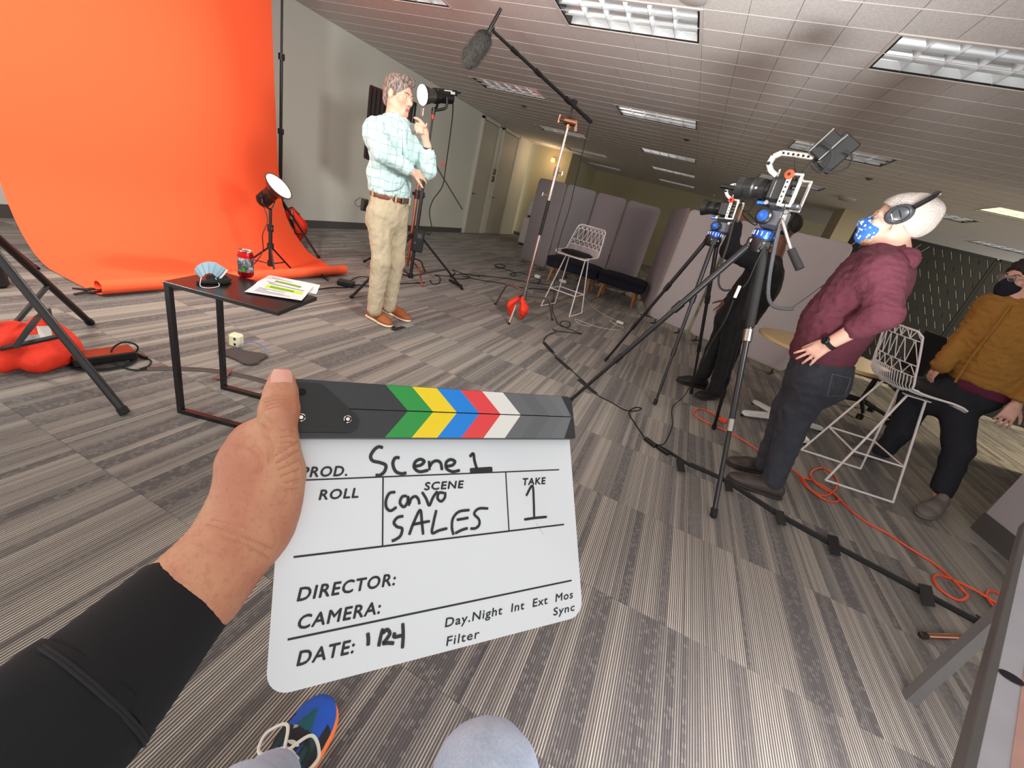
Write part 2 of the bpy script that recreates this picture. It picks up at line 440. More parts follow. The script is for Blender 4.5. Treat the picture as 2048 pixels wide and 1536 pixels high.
def tile_mesh(name, w, d, h, cham, down=False):
    """a slab with chamfered visible edges; its face is at z = 0"""
    a, b = w/2, d/2; s = 1 if not down else -1
    vs = [(-a, -b, -s*cham), (a, -b, -s*cham), (a, b, -s*cham), (-a, b, -s*cham),
          (-a+cham, -b+cham, 0), (a-cham, -b+cham, 0), (a-cham, b-cham, 0), (-a+cham, b-cham, 0),
          (-a, -b, -s*h), (a, -b, -s*h), (a, b, -s*h), (-a, b, -s*h)]
    fs = [(4, 5, 6, 7), (0, 1, 5, 4), (1, 2, 6, 5), (2, 3, 7, 6), (3, 0, 4, 7), (8, 9, 1, 0), (9, 10, 2, 1), (10, 11, 3, 2), (11, 8, 0, 3)]
    if down: fs = [f[::-1] for f in fs]
    return vs, fs
def lay_tiles(parent, centres, vs, fs, material, name, limit=300):
    """the tiles that show largest are objects of their own, the rest is one mesh"""
    def show(c):
        u, v, z = proj(c)
        if z < 0.2 or u < -60 or u > 2108 or v < -60 or v > 1596: return -1/(abs(z)+1)
        return abs(CPOS[2]-c[2])/np.linalg.norm(np.array(c)-CPOS)**3
    centres = sorted(centres, key=lambda c: -show(c))
    me = bpy.data.meshes.new(name); me.from_pydata(vs, [], fs); me.materials.append(material); me.update()
    off = world_off(parent)
    for c in centres[:limit]:
        o = bpy.data.objects.new(name, me); COL.objects.link(o); o.parent = parent; o.location = tuple(np.array(c)-off)
    b = MB()
    for c in centres[limit:]: b.add([(q[0]+c[0], q[1]+c[1], q[2]+c[2]) for q in vs], fs)
    if b.v:
        o = b.build(name+'_field', material, parent); o['kind'] = 'stuff'
vs, fs = tile_mesh('carpet_tile', 0.6094, 0.6094, 0.009, 0.0015)
cs = []
for i in range(-10, 15):
    for j in range(-4, 29):
        x = -0.12+0.61*i+0.305; y = 0.68+0.61*j+0.305
        if FX0 < x < FX1 and FY0 < y < FY1: cs.append((x, y, 0.0))
lay_tiles(floor, cs, vs, fs, M_CARPET, 'carpet_tile')

# ---- ceiling
def ceiling_material():
    g = NG('mineral_ceiling_tile', 0.92); v, x, y, z = g.pos()
    n = g.noise(v, 95.0, 4.0); n2 = g.noise(v, 420.0, 2.0)
    f = g.math('ADD', g.math('MULTIPLY', n, 0.6), g.math('MULTIPLY', n2, 0.5))
    g.color(g.mix(g.step(f, 0.35, 0.75), rgb((206, 202, 199)), rgb((236, 232, 228)))); g.bump(f, 0.35, 0.004)
    return g.M
M_CEIL = ceiling_material()
cb = MB(); cb.box((1.6, 9.0, CEIL+0.16), (14.6, 17.6, 0.02))
ceiling = structure(cb.build('ceiling', mat('ceiling_void', (60, 60, 60), 0.9)))
LW, LD = 4*TX, 2*TY
rowsA = [0, 10, 20, 28, 36]                 # far edges of the light rows, in tiles beyond GY
cols = [-12, -4, 4, 12, 20]                 # left ends of the light columns
lights = []
spots = [(ci, rj) for ci in (-12, -4) for rj in rowsA] + [(4, 0), (4, 10), (4, 20), (4, 28), (12, 20), (14, 15), (20, 28), (18, 4)]
for ci, rj in spots:
    x0 = GX+ci*TX; y1 = GY+rj*TY
    lights.append((x0+LW/2, y1-LD/2, ci, rj))
occ = set()
for (_, _, ci, rj) in lights:
    for a in range(4):
        for b in range(2): occ.add((ci+a, rj-1-b))
vs, fs = tile_mesh('ceiling_tile', TX-0.003, TY-0.006, 0.018, 0.0012, True)
cs = []
for i in range(-17, 33):
    for j in range(-18, 41):
        x = GX+(i+0.5)*TX; y = GY+(j+0.5)*TY
        if (i, j) in occ or x < -5.72 or y > 17.5: continue
        if y < 0.2: continue
        cs.append((x, y, CEIL))
lay_tiles(ceiling, cs, vs, fs, M_CEIL, 'ceiling_tile')
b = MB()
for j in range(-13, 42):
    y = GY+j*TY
    b.box((1.9, y, CEIL-0.0005), (14.9, 0.007, 0.003))  # white strips stand in for highlights along the tile edges
b.build('ceiling_joint_highlight', mat('joint_highlight_white', (232, 228, 222), 0.6), ceiling)['kind'] = 'stuff'
# ---- recessed lights with parabolic louvres
M_ALU = mat('louvre_aluminium', (222, 224, 226), 0.28, 0.75, bump=(6, 0.08))
M_ALUW = mat('louvre_top_reflector', (236, 238, 238), 0.4, 0.2)
M_LBLK = mat('troffer_black_edge', (18, 18, 18), 0.5)
M_LTRIM = mat('troffer_trim', (222, 216, 208), 0.5)
M_TUBE = mat('fluorescent_tube', (236, 238, 236), 0.25, emit=((240, 246, 244), 1.3))  # weak glow added to lighten the louvre cells
def make_troffer():
    t = thing('ceiling_light', 'x', 'ceiling light', (0, 0, CEIL))
    w, d = LW, LD; e = 0.022
    f = MB()
    for (c, s) in [((0, -d/2+e/2), (w, e)), ((0, d/2-e/2), (w, e)), ((-w/2+e/2, 0), (e, d-2*e)), ((w/2-e/2, 0), (e, d-2*e))]:
        f.box((c[0], c[1], CEIL-0.002), (s[0], s[1], 0.008))
    f.build('trim_frame', M_LTRIM, t)
    f = MB(); hh = 0.10
    for (c, s) in [((0, -d/2+e), (w-2*e, 0.006)), ((0, d/2-e), (w-2*e, 0.006))]: f.box((c[0], c[1], CEIL+hh/2), (s[0], s[1], hh))
    f.build('side_reflector', M_ALUW, t); f = MB()
    for (c, s) in [((0, -d/2+e), (w-2*e, 0.010)), ((0, d/2-e), (w-2*e, 0.010))]: f.box((c[0], c[1], CEIL+0.006), (s[0], s[1], 0.012))
    for (c, s) in [((-w/2+e+0.008, 0), (0.016, d-2*e)), ((w/2-e-0.008, 0), (0.016, d-2*e))]:
        f.box((c[0], c[1], CEIL+hh/2), (s[0], s[1], hh))
    f.build('housing', M_LBLK, t)
    W2, D2 = w-2*e-0.032, d-2*e-0.006
    f = MB()
    for k in range(3):                       # vaulted reflector over each row of cells
        y0 = -D2/2+k*D2/3; G = []
        for q in range(9):
            a = PI*q/8; G.append([(xx, y0+D2/6-math.cos(a)*D2/6, CEIL+0.062+0.05*math.sin(a)) for xx in (-W2/2, W2/2)])
        f.sheet(G, 0.002)
    f.build('top_reflector', M_ALUW, t, smooth=40)
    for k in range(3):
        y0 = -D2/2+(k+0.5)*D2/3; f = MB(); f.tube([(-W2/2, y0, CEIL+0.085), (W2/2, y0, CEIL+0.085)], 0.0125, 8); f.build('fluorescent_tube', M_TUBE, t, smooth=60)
    def blade(a, bpt, half_top, name):
        a = np.array(a); bpt = np.array(bpt); d_ = unit(bpt-a); n = V3(-d_[1], d_[0], 0); f = MB(); prof = []
        for q in range(6): tt = q/5; prof.append((0.0012+half_top*tt**2.2, 0.004+0.066*tt))
        P = [(-h_, z_) for h_, z_ in prof[::-1]] + [(h_, z_) for h_, z_ in prof]
        G = [[p + n*h_ + V3(0, 0, z_) for (h_, z_) in P] for p in (a, bpt)]
        f.sheet(G); return f.build(name, M_ALU, t, smooth=50)
    for k in range(1, 3):
        y0 = -D2/2+k*D2/3; blade((-W2/2, y0, CEIL), (W2/2, y0, CEIL), 0.030, 'long_louvre')
    for k in range(1, 6):
        x0 = -W2/2+k*W2/6; blade((x0, -D2/2, CEIL), (x0, D2/2, CEIL), 0.045, 'cross_louvre')
    return t
proto = make_troffer()
rown = {0: 'nearest', 10: 'second', 20: 'third', 28: 'fourth', 36: 'farthest'}
coln = {-12: 'the row by the wall', -4: 'the row beside the boom', 4: 'the row over the cameras'}
lit = None
for n_, (x, y, ci, rj) in enumerate(lights):
    o = proto if n_ == 0 else copy_tree(proto)
    o.location = (x, y, CEIL)
    lb = 'recessed louvred ceiling light, %s in %s' % (rown.get(rj, ''), coln.get(ci, ''))
    if ci == 12: lb = 'recessed louvred ceiling light just behind the grey beanie'
    if ci == 20: lb = 'far recessed louvred ceiling light above the black screens'
    if ci == 14: lb = 'switched-on yellowish ceiling light at the right edge'; lit = o
    if ci == 18: lb = 'switched-on warm ceiling light out of view on the right'; lit2 = o
    tag(o, lb, 'ceiling light', 'recessed louvre lights in the tiled ceiling')
for lo_, pw in ((lit, 150), (lit2, 120)):
    x, y = lo_.location[0], lo_.location[1]; f = MB(); f.box((x, y, CEIL+0.012), (LW-0.06, LD-0.06, 0.006))
    f.build('diffuser', mat('lit_diffuser', (255, 246, 214), 0.5, emit=((255, 240, 190), 1.5)), lo_)
    ld = bpy.data.lights.new('lit_troffer_lamp', 'AREA'); ld.shape = 'RECTANGLE'; ld.size = LW*0.9; ld.size_y = LD*0.9; ld.energy = pw; ld.color = (1, 0.85, 0.55)
    o = bpy.data.objects.new('lit_troffer_lamp', ld); COL.objects.link(o); o.location = (x, y, CEIL-0.01)

# ---- walls
def wall_mat(name, col):
    return mat(name, col, 0.85, bump=(140, 0.12, 0.002), var=(1.5, 0.04))
M_WALL = wall_mat('painted_wall_grey_white', (222, 223, 213)); M_BASE = mat('vinyl_baseboard', (86, 84, 82), 0.6)
M_WARM = wall_mat('painted_wall_cream', (190, 182, 150)); M_DOOR = mat('door_grey_white', (186, 184, 172), 0.55, bump=(30, 0.05)); M_DFRAME = mat('door_frame_white', (214, 212, 202), 0.5)
WX = -5.55
def wallbox(name, a, b, h=CEIL+0.05, th=0.12, m_=None, z0=0.0):
    a = V3(*a, 0); b = V3(*b, 0); f = MB(); d = unit(b-a); n = V3(-d[1], d[0], 0)
    f.prism([a+V3(0, 0, z0), b+V3(0, 0, z0), b+V3(0, 0, h), a+V3(0, 0, h)], None, n*th)
    return structure(f.build(name, m_ or M_WALL))
def base(name, a, b, out, h=0.115):
    a = V3(*a, 0); b = V3(*b, 0); o = V3(*out, 0); f = MB()
    f.prism([a, b, b+V3(0, 0, h), a+V3(0, 0, h)], None, o*0.012); return structure(f.build(name, M_BASE))
wallbox('wall_left', (WX, -0.5), (WX, 13.75), m_=M_WALL)
D1 = (10.35, 11.22); D2y = (11.55, 12.55)        # the two tall doors in the left wall
base('baseboard_left', (WX, -0.5), (WX, 10.25), (1, 0)); 
def door(n, y0, y1):
    f = MB(); f.box((WX+0.02, (y0+y1)/2, 1.33), (0.045, y1-y0, 2.62), bev=0.004)
    d = structure(f.build('door_%d' % n, M_DOOR))
    f = MB()
    for yy in (y0-0.035, y1+0.035): f.box((WX+0.03, yy, 1.36), (0.08, 0.06, 2.70), bev=0.004)
    f.box((WX+0.03, (y0+y1)/2, 2.68), (0.08, y1-y0+0.13, 0.06), bev=0.004); f.build('door_frame', M_DFRAME, d)
    f = MB(); hy = y0+0.08
    f.rod((WX+0.04, hy, 1.0), (WX+0.09, hy, 1.0), 0.012); f.bar((WX+0.09, hy-0.01, 1.0), (WX+0.09, hy+0.12, 1.0), 0.016, bev=0.003); f.rod((WX+0.042, hy, 0.99), (WX+0.05, hy, 0.99), 0.028)
    f.build('door_handle', mat('brushed_steel_handle', (150, 148, 142), 0.35, 0.9), d)
    return d
door(1, *D1); door(2, *D2y)
M_SIGN = mat('brown_sign_plate', (112, 52, 30), 0.5); M_SIGNW = mat('sign_white_print', (225, 210, 190), 0.6)
for k, zz in enumerate((1.63, 1.45)):
    f = MB(); f.box((WX+0.055, 11.38, zz), (0.012, 0.30, 0.13), bev=0.003)
    t = f.build('room_sign', M_SIGN); tag(t, ['upper brown sign plate on the wall between the tall doors', 'lower brown sign plate on the wall between the tall doors'][k], 'sign', 'brown door signs')
    f = MB()
    for q in range(3): f.box((WX+0.0615, 11.34+0.01*q, zz+0.03-0.03*q), (0.002, 0.14-0.03*q, 0.010))
    f.build('sign_print', M_SIGNW, t)
wallbox('wall_alcove', (-4.25, 13.9), (WX-0.12, 13.9), m_=M_WARM, th=-0.12); base('baseboard_alcove', (WX, 13.9), (-4.25, 13.9), (0, -1))
wallbox('wall_alcove_return', (-4.25, 14.0), (-4.25, 17.4), m_=M_WARM)
wallbox('wall_back', (9.2, 17.4), (-4.4, 17.4), m_=M_WARM, th=-0.12)
# cream pier to the right of the cameras, and the grey wall end at the right
def pier(name, x0, x1, y0, y1, m_, h=CEIL+0.03):
    f = MB(); f.box(((x0+x1)/2, (y0+y1)/2, h/2), (x1-x0, y1-y0, h)); return structure(f.build(name, m_))
pier('wall_pier', 2.86, 3.55, 12.5, 13.4, wall_mat('painted_pier_cream', (196, 186, 160)))
a = fl(1944, 1057); bq = fl(2040, 1140); n = V3(unit(bq-a)[1], -unit(bq-a)[0], 0)
if n[0] < 0: n = -n
E2 = fl(2048, 955) - a; side = unit(E2)
f = MB(); q0 = a; q1 = a+unit(bq-a)*1.2; q2 = q1+side*2.4; q3 = a+side*2.4
f.prism([q0, q1, q2, q3], None, (0, 0, CEIL)); structure(f.build('wall_right', wall_mat('painted_wall_end_grey', (176, 174, 176))))
f = MB()
def wp(p, k): return p
s1 = unit(q1-q0); o1 = -side*0.014; o2 = -s1*0.014
f.prism([q0+o1+o2, q1+o1, q1, q0+o2*0], None, (0, 0, 0.14)); f.prism([q0+o1+o2, q0+o1*0, q3, q3+o2], None, (0, 0, 0.14))
structure(f.build('baseboard_right', M_BASE))
# small ceiling fittings
M_SENS = mat('ceiling_fitting_white', (190, 188, 184), 0.5)
for (u, v, nm, lb) in [(1373, 279, 'sprinkler_plate', 'small round sprinkler plate between the second and third lights beside the boom pole'),
                       (1048, 212, 'sprinkler_plate', 'small round sprinkler plate by the light along the wall with doors'),
                       (1738, 357, 'sprinkler_plate', 'small round sprinkler plate above the cameras'),]:
    p = fl(u, v, CEIL); f = MB(); f.lathe([(0.055, 0.004), (0.055, -0.006), (0.035, -0.014), (0.012, -0.02), (0.012, -0.03)], p, seg=16)
    tag(f.build(nm, mat('fitting_dark', (92, 88, 84), 0.5), smooth=40), lb, 'sprinkler', 'sprinkler plates in the ceiling')
p = fl(1693, 399, CEIL-0.03); f = MB(); f.lathe([(0.16, 0.03), (0.16, 0.0), (0.13, -0.022), (0.0, -0.026)], p, seg=20); tag(f.build('wireless_access_point', M_SENS, smooth=40), 'white flat wireless puck on the dark ceiling left of the beanie', 'access point')
p = fl(1386, -3, CEIL); f = MB(); f.lathe([(0.10, 0.01), (0.10, -0.006), (0.08, -0.012), (0, -0.014)], p, seg=20); tag(f.build('ceiling_speaker', M_SENS, smooth=40), 'round grey ceiling speaker at the top edge above the nearest light', 'speaker')
# warm lamp glow in the alcove: a small wall lamp
al = (-4.75, 13.72, 2.42)
f = MB(); f.lathe([(0.0, 0.05), (0.05, 0.05), (0.06, -0.05), (0.0, -0.05)], al, seg=14); tag(f.build('wall_lamp', mat('warm_lamp_glass', (255, 190, 110), 0.4, emit=((255, 170, 80), 6.0)), smooth=40), 'small amber wall lamp in the cream alcove', 'lamp')
ld = bpy.data.lights.new('alcove_lamp', 'POINT'); ld.energy = 9; ld.color = (1, 0.72, 0.42); ld.shadow_soft_size = 0.08
o = bpy.data.objects.new('alcove_lamp', ld); COL.objects.link(o); o.location = (-4.75, 13.4, 2.35)
# ================================================================== STUDIO GEAR
M_BLK = mat('black_powder_coat', (22, 21, 22), 0.42, bump=(300, 0.05)); M_BLKS = mat('black_satin_plastic', (20, 20, 21), 0.35)
M_RUB = mat('black_rubber', (16, 16, 16), 0.8); M_CHROME = mat('chrome_steel', (214, 206, 200), 0.16, 1.0); M_COPPER = mat('copper_toned_steel', (196, 140, 112), 0.2, 1.0)
M_STEEL = mat('dull_steel', (150, 146, 140), 0.35, 0.95); M_RED = mat('red_nylon_bag', (232, 52, 24), 0.75, bump=(60, 0.3), var=(8, 0.12)); M_WEB = mat('black_webbing', (24, 24, 26), 0.85)
# ---- orange paper backdrop
M_ORANGE = mat('orange_seamless_paper', (250, 100, 60), 0.88, bump=(3, 0.02), spec=0.25)
BX = -4.72
prof = [(BX, 2.64), (BX, 2.2), (BX, 1.7), (BX, 1.2), (BX+0.004, 0.9), (BX+0.02, 0.68)]
for k in range(1, 10):
    a = PI/2*k/9; prof.append((BX+0.02+0.66*(1-math.cos(a)), 0.68-0.674*math.sin(a)))
prof += [(-3.9, 0.006), (-3.75, 0.006), (-3.6, 0.007), (-3.5, 0.010), (-3.42, 0.012)]
rc = 0.052
for k in range(1, 11):
    a = -PI/2+2*PI*0.86*k/10; prof.append((-3.40+rc*(1-0.25*k/10)*math.cos(a), 0.012+rc+rc*(1-0.25*k/10)*math.sin(a)))
def yl(x): return float(np.interp(x, [-4.72, -4.4, -4.03, -3.45], [1.675, 1.63, 1.583, 1.56]))
def yr(x, z): return float(np.interp(x, [-4.72, -4.35, -3.94, -3.45], [4.06-0.06*min(z, 2.5)+0.02, 4.06, 3.945, 3.74]))
G = []
for (x, z) in prof:
    a, b = yl(x), yr(x, z); G.append([(x + 0.05*(q/14-0.5)*(1 if x > -3.6 else 0), a+(b-a)*q/14, z) for q in range(15)])
f = MB(); f.sheet(G, 0.0015)
bd = thing('paper_backdrop', 'tall orange seamless paper backdrop sweeping down onto the carpet', 'backdrop', (-4.0, 2.8, 0))
f.build('paper_sweep', M_ORANGE, bd, smooth=50)
f = MB(); f.tube([(BX-0.05, 1.5, 2.64), (BX-0.05, 4.2, 2.64)], 0.05, 18); f.build('paper_roll', M_ORANGE, bd, smooth=50)
# ---- generic black light stand
def stand(name, label, base, feet, height, collar, r=0.016, group=None, leg_r=0.011, mt=None, extra=None):
    mt = mt or M_BLK; bx, by = base[0], base[1]; t = thing(name, label, 'light stand', (bx, by, 0), group)
    z0 = 0.10; n = 3 if height > 1.2 else 2; zs = np.linspace(collar, height, n+1)
    f = MB(); f.rod((bx, by, z0), (bx, by, zs[1] if n > 1 else height), r, seg=12); f.build('pole', mt, t, smooth=50)
    for k in range(1, n):
        f = MB(); f.rod((bx, by, zs[k]-0.02), (bx, by, zs[k+1]), r*(1-0.22*k), seg=12); f.build('pole_section', mt, t, smooth=50)
        f = MB(); f.rod((bx, by, zs[k]-0.03), (bx, by, zs[k]+0.03), r*1.55, seg=12); f.rod((bx, by, zs[k]), (bx+0.04, by-0.02, zs[k]), 0.006); f.ball((bx+0.045, by-0.022, zs[k]), (0.012, 0.012, 0.02), 8, 6); f.build('clamp_collar', mt, t, smooth=50)
    f = MB(); f.rod((bx, by, collar-0.025), (bx, by, collar+0.025), r*1.7, seg=12); f.rod((bx, by, z0-0.02), (bx, by, z0+0.03), r*1.6, seg=12); f.build('leg_collar', mt, t, smooth=50)
    for p in feet:
        p = V3(p[0], p[1], 0.008); top = V3(bx, by, collar)
        f = MB(); f.tube([top, p], leg_r, 8); f.build('leg', mt, t, smooth=50)
        f = MB(); f.tube([V3(bx, by, z0), top+(p-top)*0.62], leg_r*0.7, 6); f.build('brace', mt, t, smooth=50)
        f = MB(); f.tube([p+unit(top-p)*0.03, p-unit(top-p)*0.0], leg_r*1.25, 8); f.build('rubber_foot', M_RUB, t, smooth=50)
    return t
def ring_feet(base, r, a0): return [(base[0]+r*math.cos(a0+k*2*PI/3), base[1]+r*math.sin(a0+k*2*PI/3)) for k in range(3)]
pb = (-4.82, 4.15)
stand('backdrop_stand', 'black stand with tall pole beside the right edge of the orange backdrop', pb, [(-3.995, 3.99), (-5.2, 4.75), (-5.2, 3.6)], 2.72, 0.52, 0.021, leg_r=0.013, group='backdrop stands')
stand('backdrop_stand', 'black stand leg reaching out from behind the left edge of the orange backdrop', (-4.86, 1.32), [(-4.04, 1.525), (-5.3, 1.75), (-5.1, 0.8)], 2.72, 0.52, 0.021, leg_r=0.013, group='backdrop stands')
# ---- sandbags
def sandbag(name, label, c, along, lobe, drop, group='red sandbags on the stands', mt=None):
    """two pointed flaps hanging either side of a strap saddle; c is the saddle point"""
    mt = mt or M_RED; c = np.array(c, float); al = unit(V3(*along, 0)); t = thing(name, label, 'sandbag', (c[0], c[1], max(0, c[2]-drop)), group)
    sd = np.cross(al, V3(0, 0, 1))
    for s in (-1, 1):
        F = Field(); a = c+al*s*0.018; m_ = c+al*s*lobe[0]*0.75-V3(0, 0, drop*0.5); e = c+al*s*lobe[0]*0.62-V3(0, 0, drop*0.96)
        F.cap(a, m_, 0.020, lobe[1], 0.03, (al, 0.7)); F.cap(m_, e, lobe[1], 0.012, 0.02, (al, 0.7)); F.build('bag_lobe', mt, t, 0.008, 2, folds(22, 0.005))
        f = MB(); f.tube(curve([a+al*s*0.012+sd*0.0+V3(0, 0, 0.01), m_+al*s*lobe[1]*0.70, e+al*s*0.012], 6), 0.007, 6, flat=(1, 0.4)); f.build('edge_binding', M_WEB, t, smooth=50)
    f = MB(); f.sheet([[c+al*u*lobe[0]*0.6+sd*w*0.028+V3(0, 0, 0.022-0.075*abs(u)) for w in (-1, 1)] for u in np.linspace(-1, 1, 7)], 0.004); f.build('strap', M_WEB, t)
    return t
sandbag('sandbag', 'dark red sandbag on the stand at the right edge of the orange backdrop', (-4.70, 4.22, 0.42), (0.9, 0.5), (0.15, 0.10), 0.40)
# ---- paper clamp at the curl
def clamp(label, c, d, group):
    c = np.array(c); d = unit(V3(*d, 0)); s = np.cross(V3(0, 0, 1), d); t = thing('spring_clamp', label, 'clamp', (c[0], c[1], 0.0), group)
    for sg, nm in ((1, 'upper_jaw'), (-1, 'lower_jaw')):
        f = MB(); f.tube([c+d*0.05+V3(0, 0, 0.006*sg), c+V3(0, 0, 0.012*sg), c-d*0.03+V3(0, 0, 0.008*sg), c-d*0.09+V3(0, 0, 0.02*sg)], [0.006, 0.010, 0.009, 0.006], 6); f.build(nm, M_BLKS, t, smooth=50)
    f = MB(); f.rod(c-d*0.02-s*0.016, c-d*0.02+s*0.016, 0.005); f.build('pivot', M_STEEL, t, smooth=50)
clamp('small black spring clamp under the left end of the orange paper curl', (-3.47, 1.545, 0.028), (0.2, 1), 'paper clamps')
clamp('small black spring clamp beside the right end of the orange paper curl', (-3.32, 3.38, 0.028), (-1, 0.2), 'paper clamps')
# ---- small spotlight in front of the backdrop
sb = (-3.593, 2.991)
st = stand('spotlight_stand', 'low black stand under the small round spotlight on the orange paper', sb, ring_feet(sb, 0.27, -2.62), 0.60, 0.27, 0.017, leg_r=0.009)
t = thing('spotlight', 'small round LED spotlight tilted up in front of the orange backdrop', 'studio light', (sb[0], sb[1], 0.60))
hd = unit(nr(560, 370, sb, 0.06)-nr(517, 410, sb, -0.06)); hc = nr(545, 384, sb)
M_HEAD = mat('spotlight_dark_shell', (40, 22, 20), 0.38)
f = MB(); f.lathe([(0.0, -0.165), (0.045, -0.165), (0.055, -0.15), (0.055, -0.06), (0.062, -0.05), (0.062, 0.0)], hc, hd, 18); f.build('lamp_body', M_HEAD, t, smooth=35)
f = MB()
for k in range(6):
    f.lathe([(0.058, -0.145+0.015*k), (0.064, -0.141+0.015*k), (0.058, -0.137+0.015*k)], hc, hd, 18, caps=False)
f.build('cooling_fin', M_HEAD, t)
f = MB(); f.lathe([(0.058, 0.0), (0.075, 0.02), (0.125, 0.085), (0.130, 0.085), (0.130, 0.092), (0.121, 0.092), (0.072, 0.028), (0.0, 0.022)], hc, hd, 28, caps=False); f.build('reflector_dish', mat('dish_shell', (66, 44, 40), 0.35, 0.3), t, smooth=35)
f = MB(); f.lathe([(0.121, 0.089), (0.10, 0.086), (0.0, 0.082)], hc, hd, 28, caps=False); f.build('front_glass', mat('spotlight_face', (224, 228, 224), 0.3, emit=((232, 240, 236), 0.75)), t, smooth=60)
f = MB(); f.lathe([(0.055, 0.0), (0.035, 0.012), (0.0, 0.016)], hc+hd*0.082, hd, 22, caps=False); f.build('lamp_core', mat('spotlight_core', (255, 255, 255), 0.3, emit=((255, 255, 250), 2.2)), t, smooth=60)
sd = unit(np.cross(hd, V3(0, 0, 1))); yk = curve([hc-sd*0.075-hd*0.07, hc-sd*0.08-V3(0, 0, 0.07)-hd*0.05, V3(sb[0], sb[1], 0.605), hc+sd*0.08-V3(0, 0, 0.07)-hd*0.05, hc+sd*0.075-hd*0.07], 6)
f = MB(); f.tube(yk, 0.008, 6); f.build('yoke', M_HEAD, t, smooth=50)
f = MB(); f.ball(hc+sd*0.085-hd*0.07, (0.018, 0.018, 0.018), 8, 6); f.build('tilt_knob', M_RUB, t, smooth=50)
cb = curve([hc-hd*0.15, nr(535, 440, sb, -0.02), nr(525, 470, sb), nr(526, 500, sb), nr(515, 520, sb), fl(500, 535), fl(480, 545)], 8); cb[:, 2] = np.maximum(cb[:, 2], 0.012)
f = MB(); f.tube(cb, 0.005, 6); tag(f.build('power_cable', mat('red_black_cable', (74, 20, 16), 0.5), smooth=50), 'thin dark red cable hanging from the small round spotlight', 'cable')
# ---- boom stand, boom pole, microphone
BB = (-1.515, 4.564)
feet = [(-1.456, 4.115), (-1.193, 4.876), (-1.895, 4.702)]
t = thing('boom_stand', 'shiny chrome turtle-base stand holding the microphone boom pole', 'light stand', (*BB, 0))
f = MB(); f.rod((*BB, 0.10), (*BB, 0.95), 0.0175, seg=14); f.build('pole', M_CHROME, t, smooth=50)
f = MB(); f.rod((*BB, 0.93), (*BB, 1.32), 0.0185, seg=14); f.build('grip_sleeve', mat('black_tape_sleeve', (22, 22, 22), 0.6), t, smooth=50)
for z0, z1, r in ((1.30, 1.62, 0.0165), (1.60, 1.98, 0.013)):
    f = MB(); f.rod((*BB, z0), (*BB, z1), r, seg=14); f.build('pole_section', M_CHROME, t, smooth=50)
for z0 in (1.33, 1.56):
    f = MB(); f.rod((*BB, z0-0.045), (*BB, z0+0.045), 0.024, seg=12); f.rod((BB[0], BB[1], z0), (BB[0]+(0.07 if z0 > 1.5 else -0.07), BB[1]-0.02, z0), 0.007); f.box((BB[0]+(0.075 if z0 > 1.5 else -0.075), BB[1]-0.022, z0), (0.012, 0.01, 0.035)); f.build('riser_collar', M_STEEL, t, smooth=40)
for p, zc in zip(feet, (0.22, 0.26, 0.30)):
    p = V3(*p, 0.012); o = V3(*BB, zc); dirn = unit(V3(p[0]-BB[0], p[1]-BB[1], 0)); L = np.linalg.norm((p-o)[:2])
    f = MB(); f.tube(curve([o, o+dirn*L*0.5+V3(0, 0, 0.0), o+dirn*L*0.72-V3(0, 0, 0.02), o+dirn*L*0.80-V3(0, 0, 0.07), p], 5), 0.0125, 10); f.build('leg', M_CHROME if zc < 0.25 else M_STEEL, t, smooth=50)
    f = MB(); f.ball(p, 0.016, 8, 6); f.build('foot_cap', M_RUB, t, smooth=50)
f = MB(); f.rod((*BB, 0.18), (*BB, 0.34), 0.024, seg=12); f.rod((BB[0], BB[1], 0.32), (BB[0]+0.08, BB[1]-0.02, 0.32), 0.008); f.box((BB[0]+0.085, BB[1]-0.02, 0.32), (0.014, 0.012, 0.05)); f.build('leg_collar', M_STEEL, t, smooth=40)
gh = V3(*BB, 2.02); f = MB(); ax = unit(V3(0.95, 0.25, 0)); f.rod(gh-ax*0.05, gh+ax*0.07, 0.036, seg=16); f.rod(gh-ax*0.10, gh-ax*0.05, 0.018); f.box(gh-ax*0.10, (0.016, 0.016, 0.07)); f.rod(gh-V3(0, 0, 0.06), gh, 0.02); f.build('grip_head', M_COPPER, t, smooth=35)
f = MB(); f.bar(gh+ax*0.06+V3(0, 0, 0.02), gh+ax*0.085-V3(0, 0, 0.07), 0.018, 0.026); f.build('grip_handle', M_COPPER, t)
pc = nr(1146, 208, BB); f = MB(); f.rod(gh, pc, 0.0095); f.build('spigot_arm', M_BLK, t, smooth=50)
s0 = V3(*BB, 0.30); sandbag('sandbag', 'bright red sandbag draped over the chrome boom stand leg', (-1.50, 4.40, 0.255), (0.95, -0.1), (0.105, 0.068), 0.245)
mc = (-1.95, 3.62)                                    # microphone hangs towards the presenter
t = thing('boom_pole', 'long black telescopic boom pole reaching over the presenter', 'boom pole', pc)
pe = pc + (nr(1181, 243, BB, -0.12)-pc); ph = nr(986, 62, mc)
d = unit(ph-pe); L = np.linalg.norm(ph-pe); fr = [0, 0.28, 0.60, 0.82, 1.0]; rr = [0.0175, 0.0155, 0.0135, 0.012]
for k in range(4):
    f = MB(); f.rod(pe+d*L*fr[k], pe+d*L*fr[k+1], rr[k], seg=12); f.build('pole_section', M_BLK, t, smooth=50)
    if k: f = MB(); f.rod(pe+d*(L*fr[k]-0.035), pe+d*(L*fr[k]+0.035), rr[k-1]*1.35, seg=12); f.build('twist_lock', M_BLKS, t, smooth=50)
f = MB(); f.rod(pe-d*0.01, pe+d*0.12, 0.019, seg=12); f.build('end_cap', M_RUB, t, smooth=50)
f = MB(); q = pc+V3(0, 0, 0.012); f.box(q, (0.07, 0.045, 0.05), np.array(frame_of(d)), 0.006); f.build('pole_cradle', M_BLK, t)
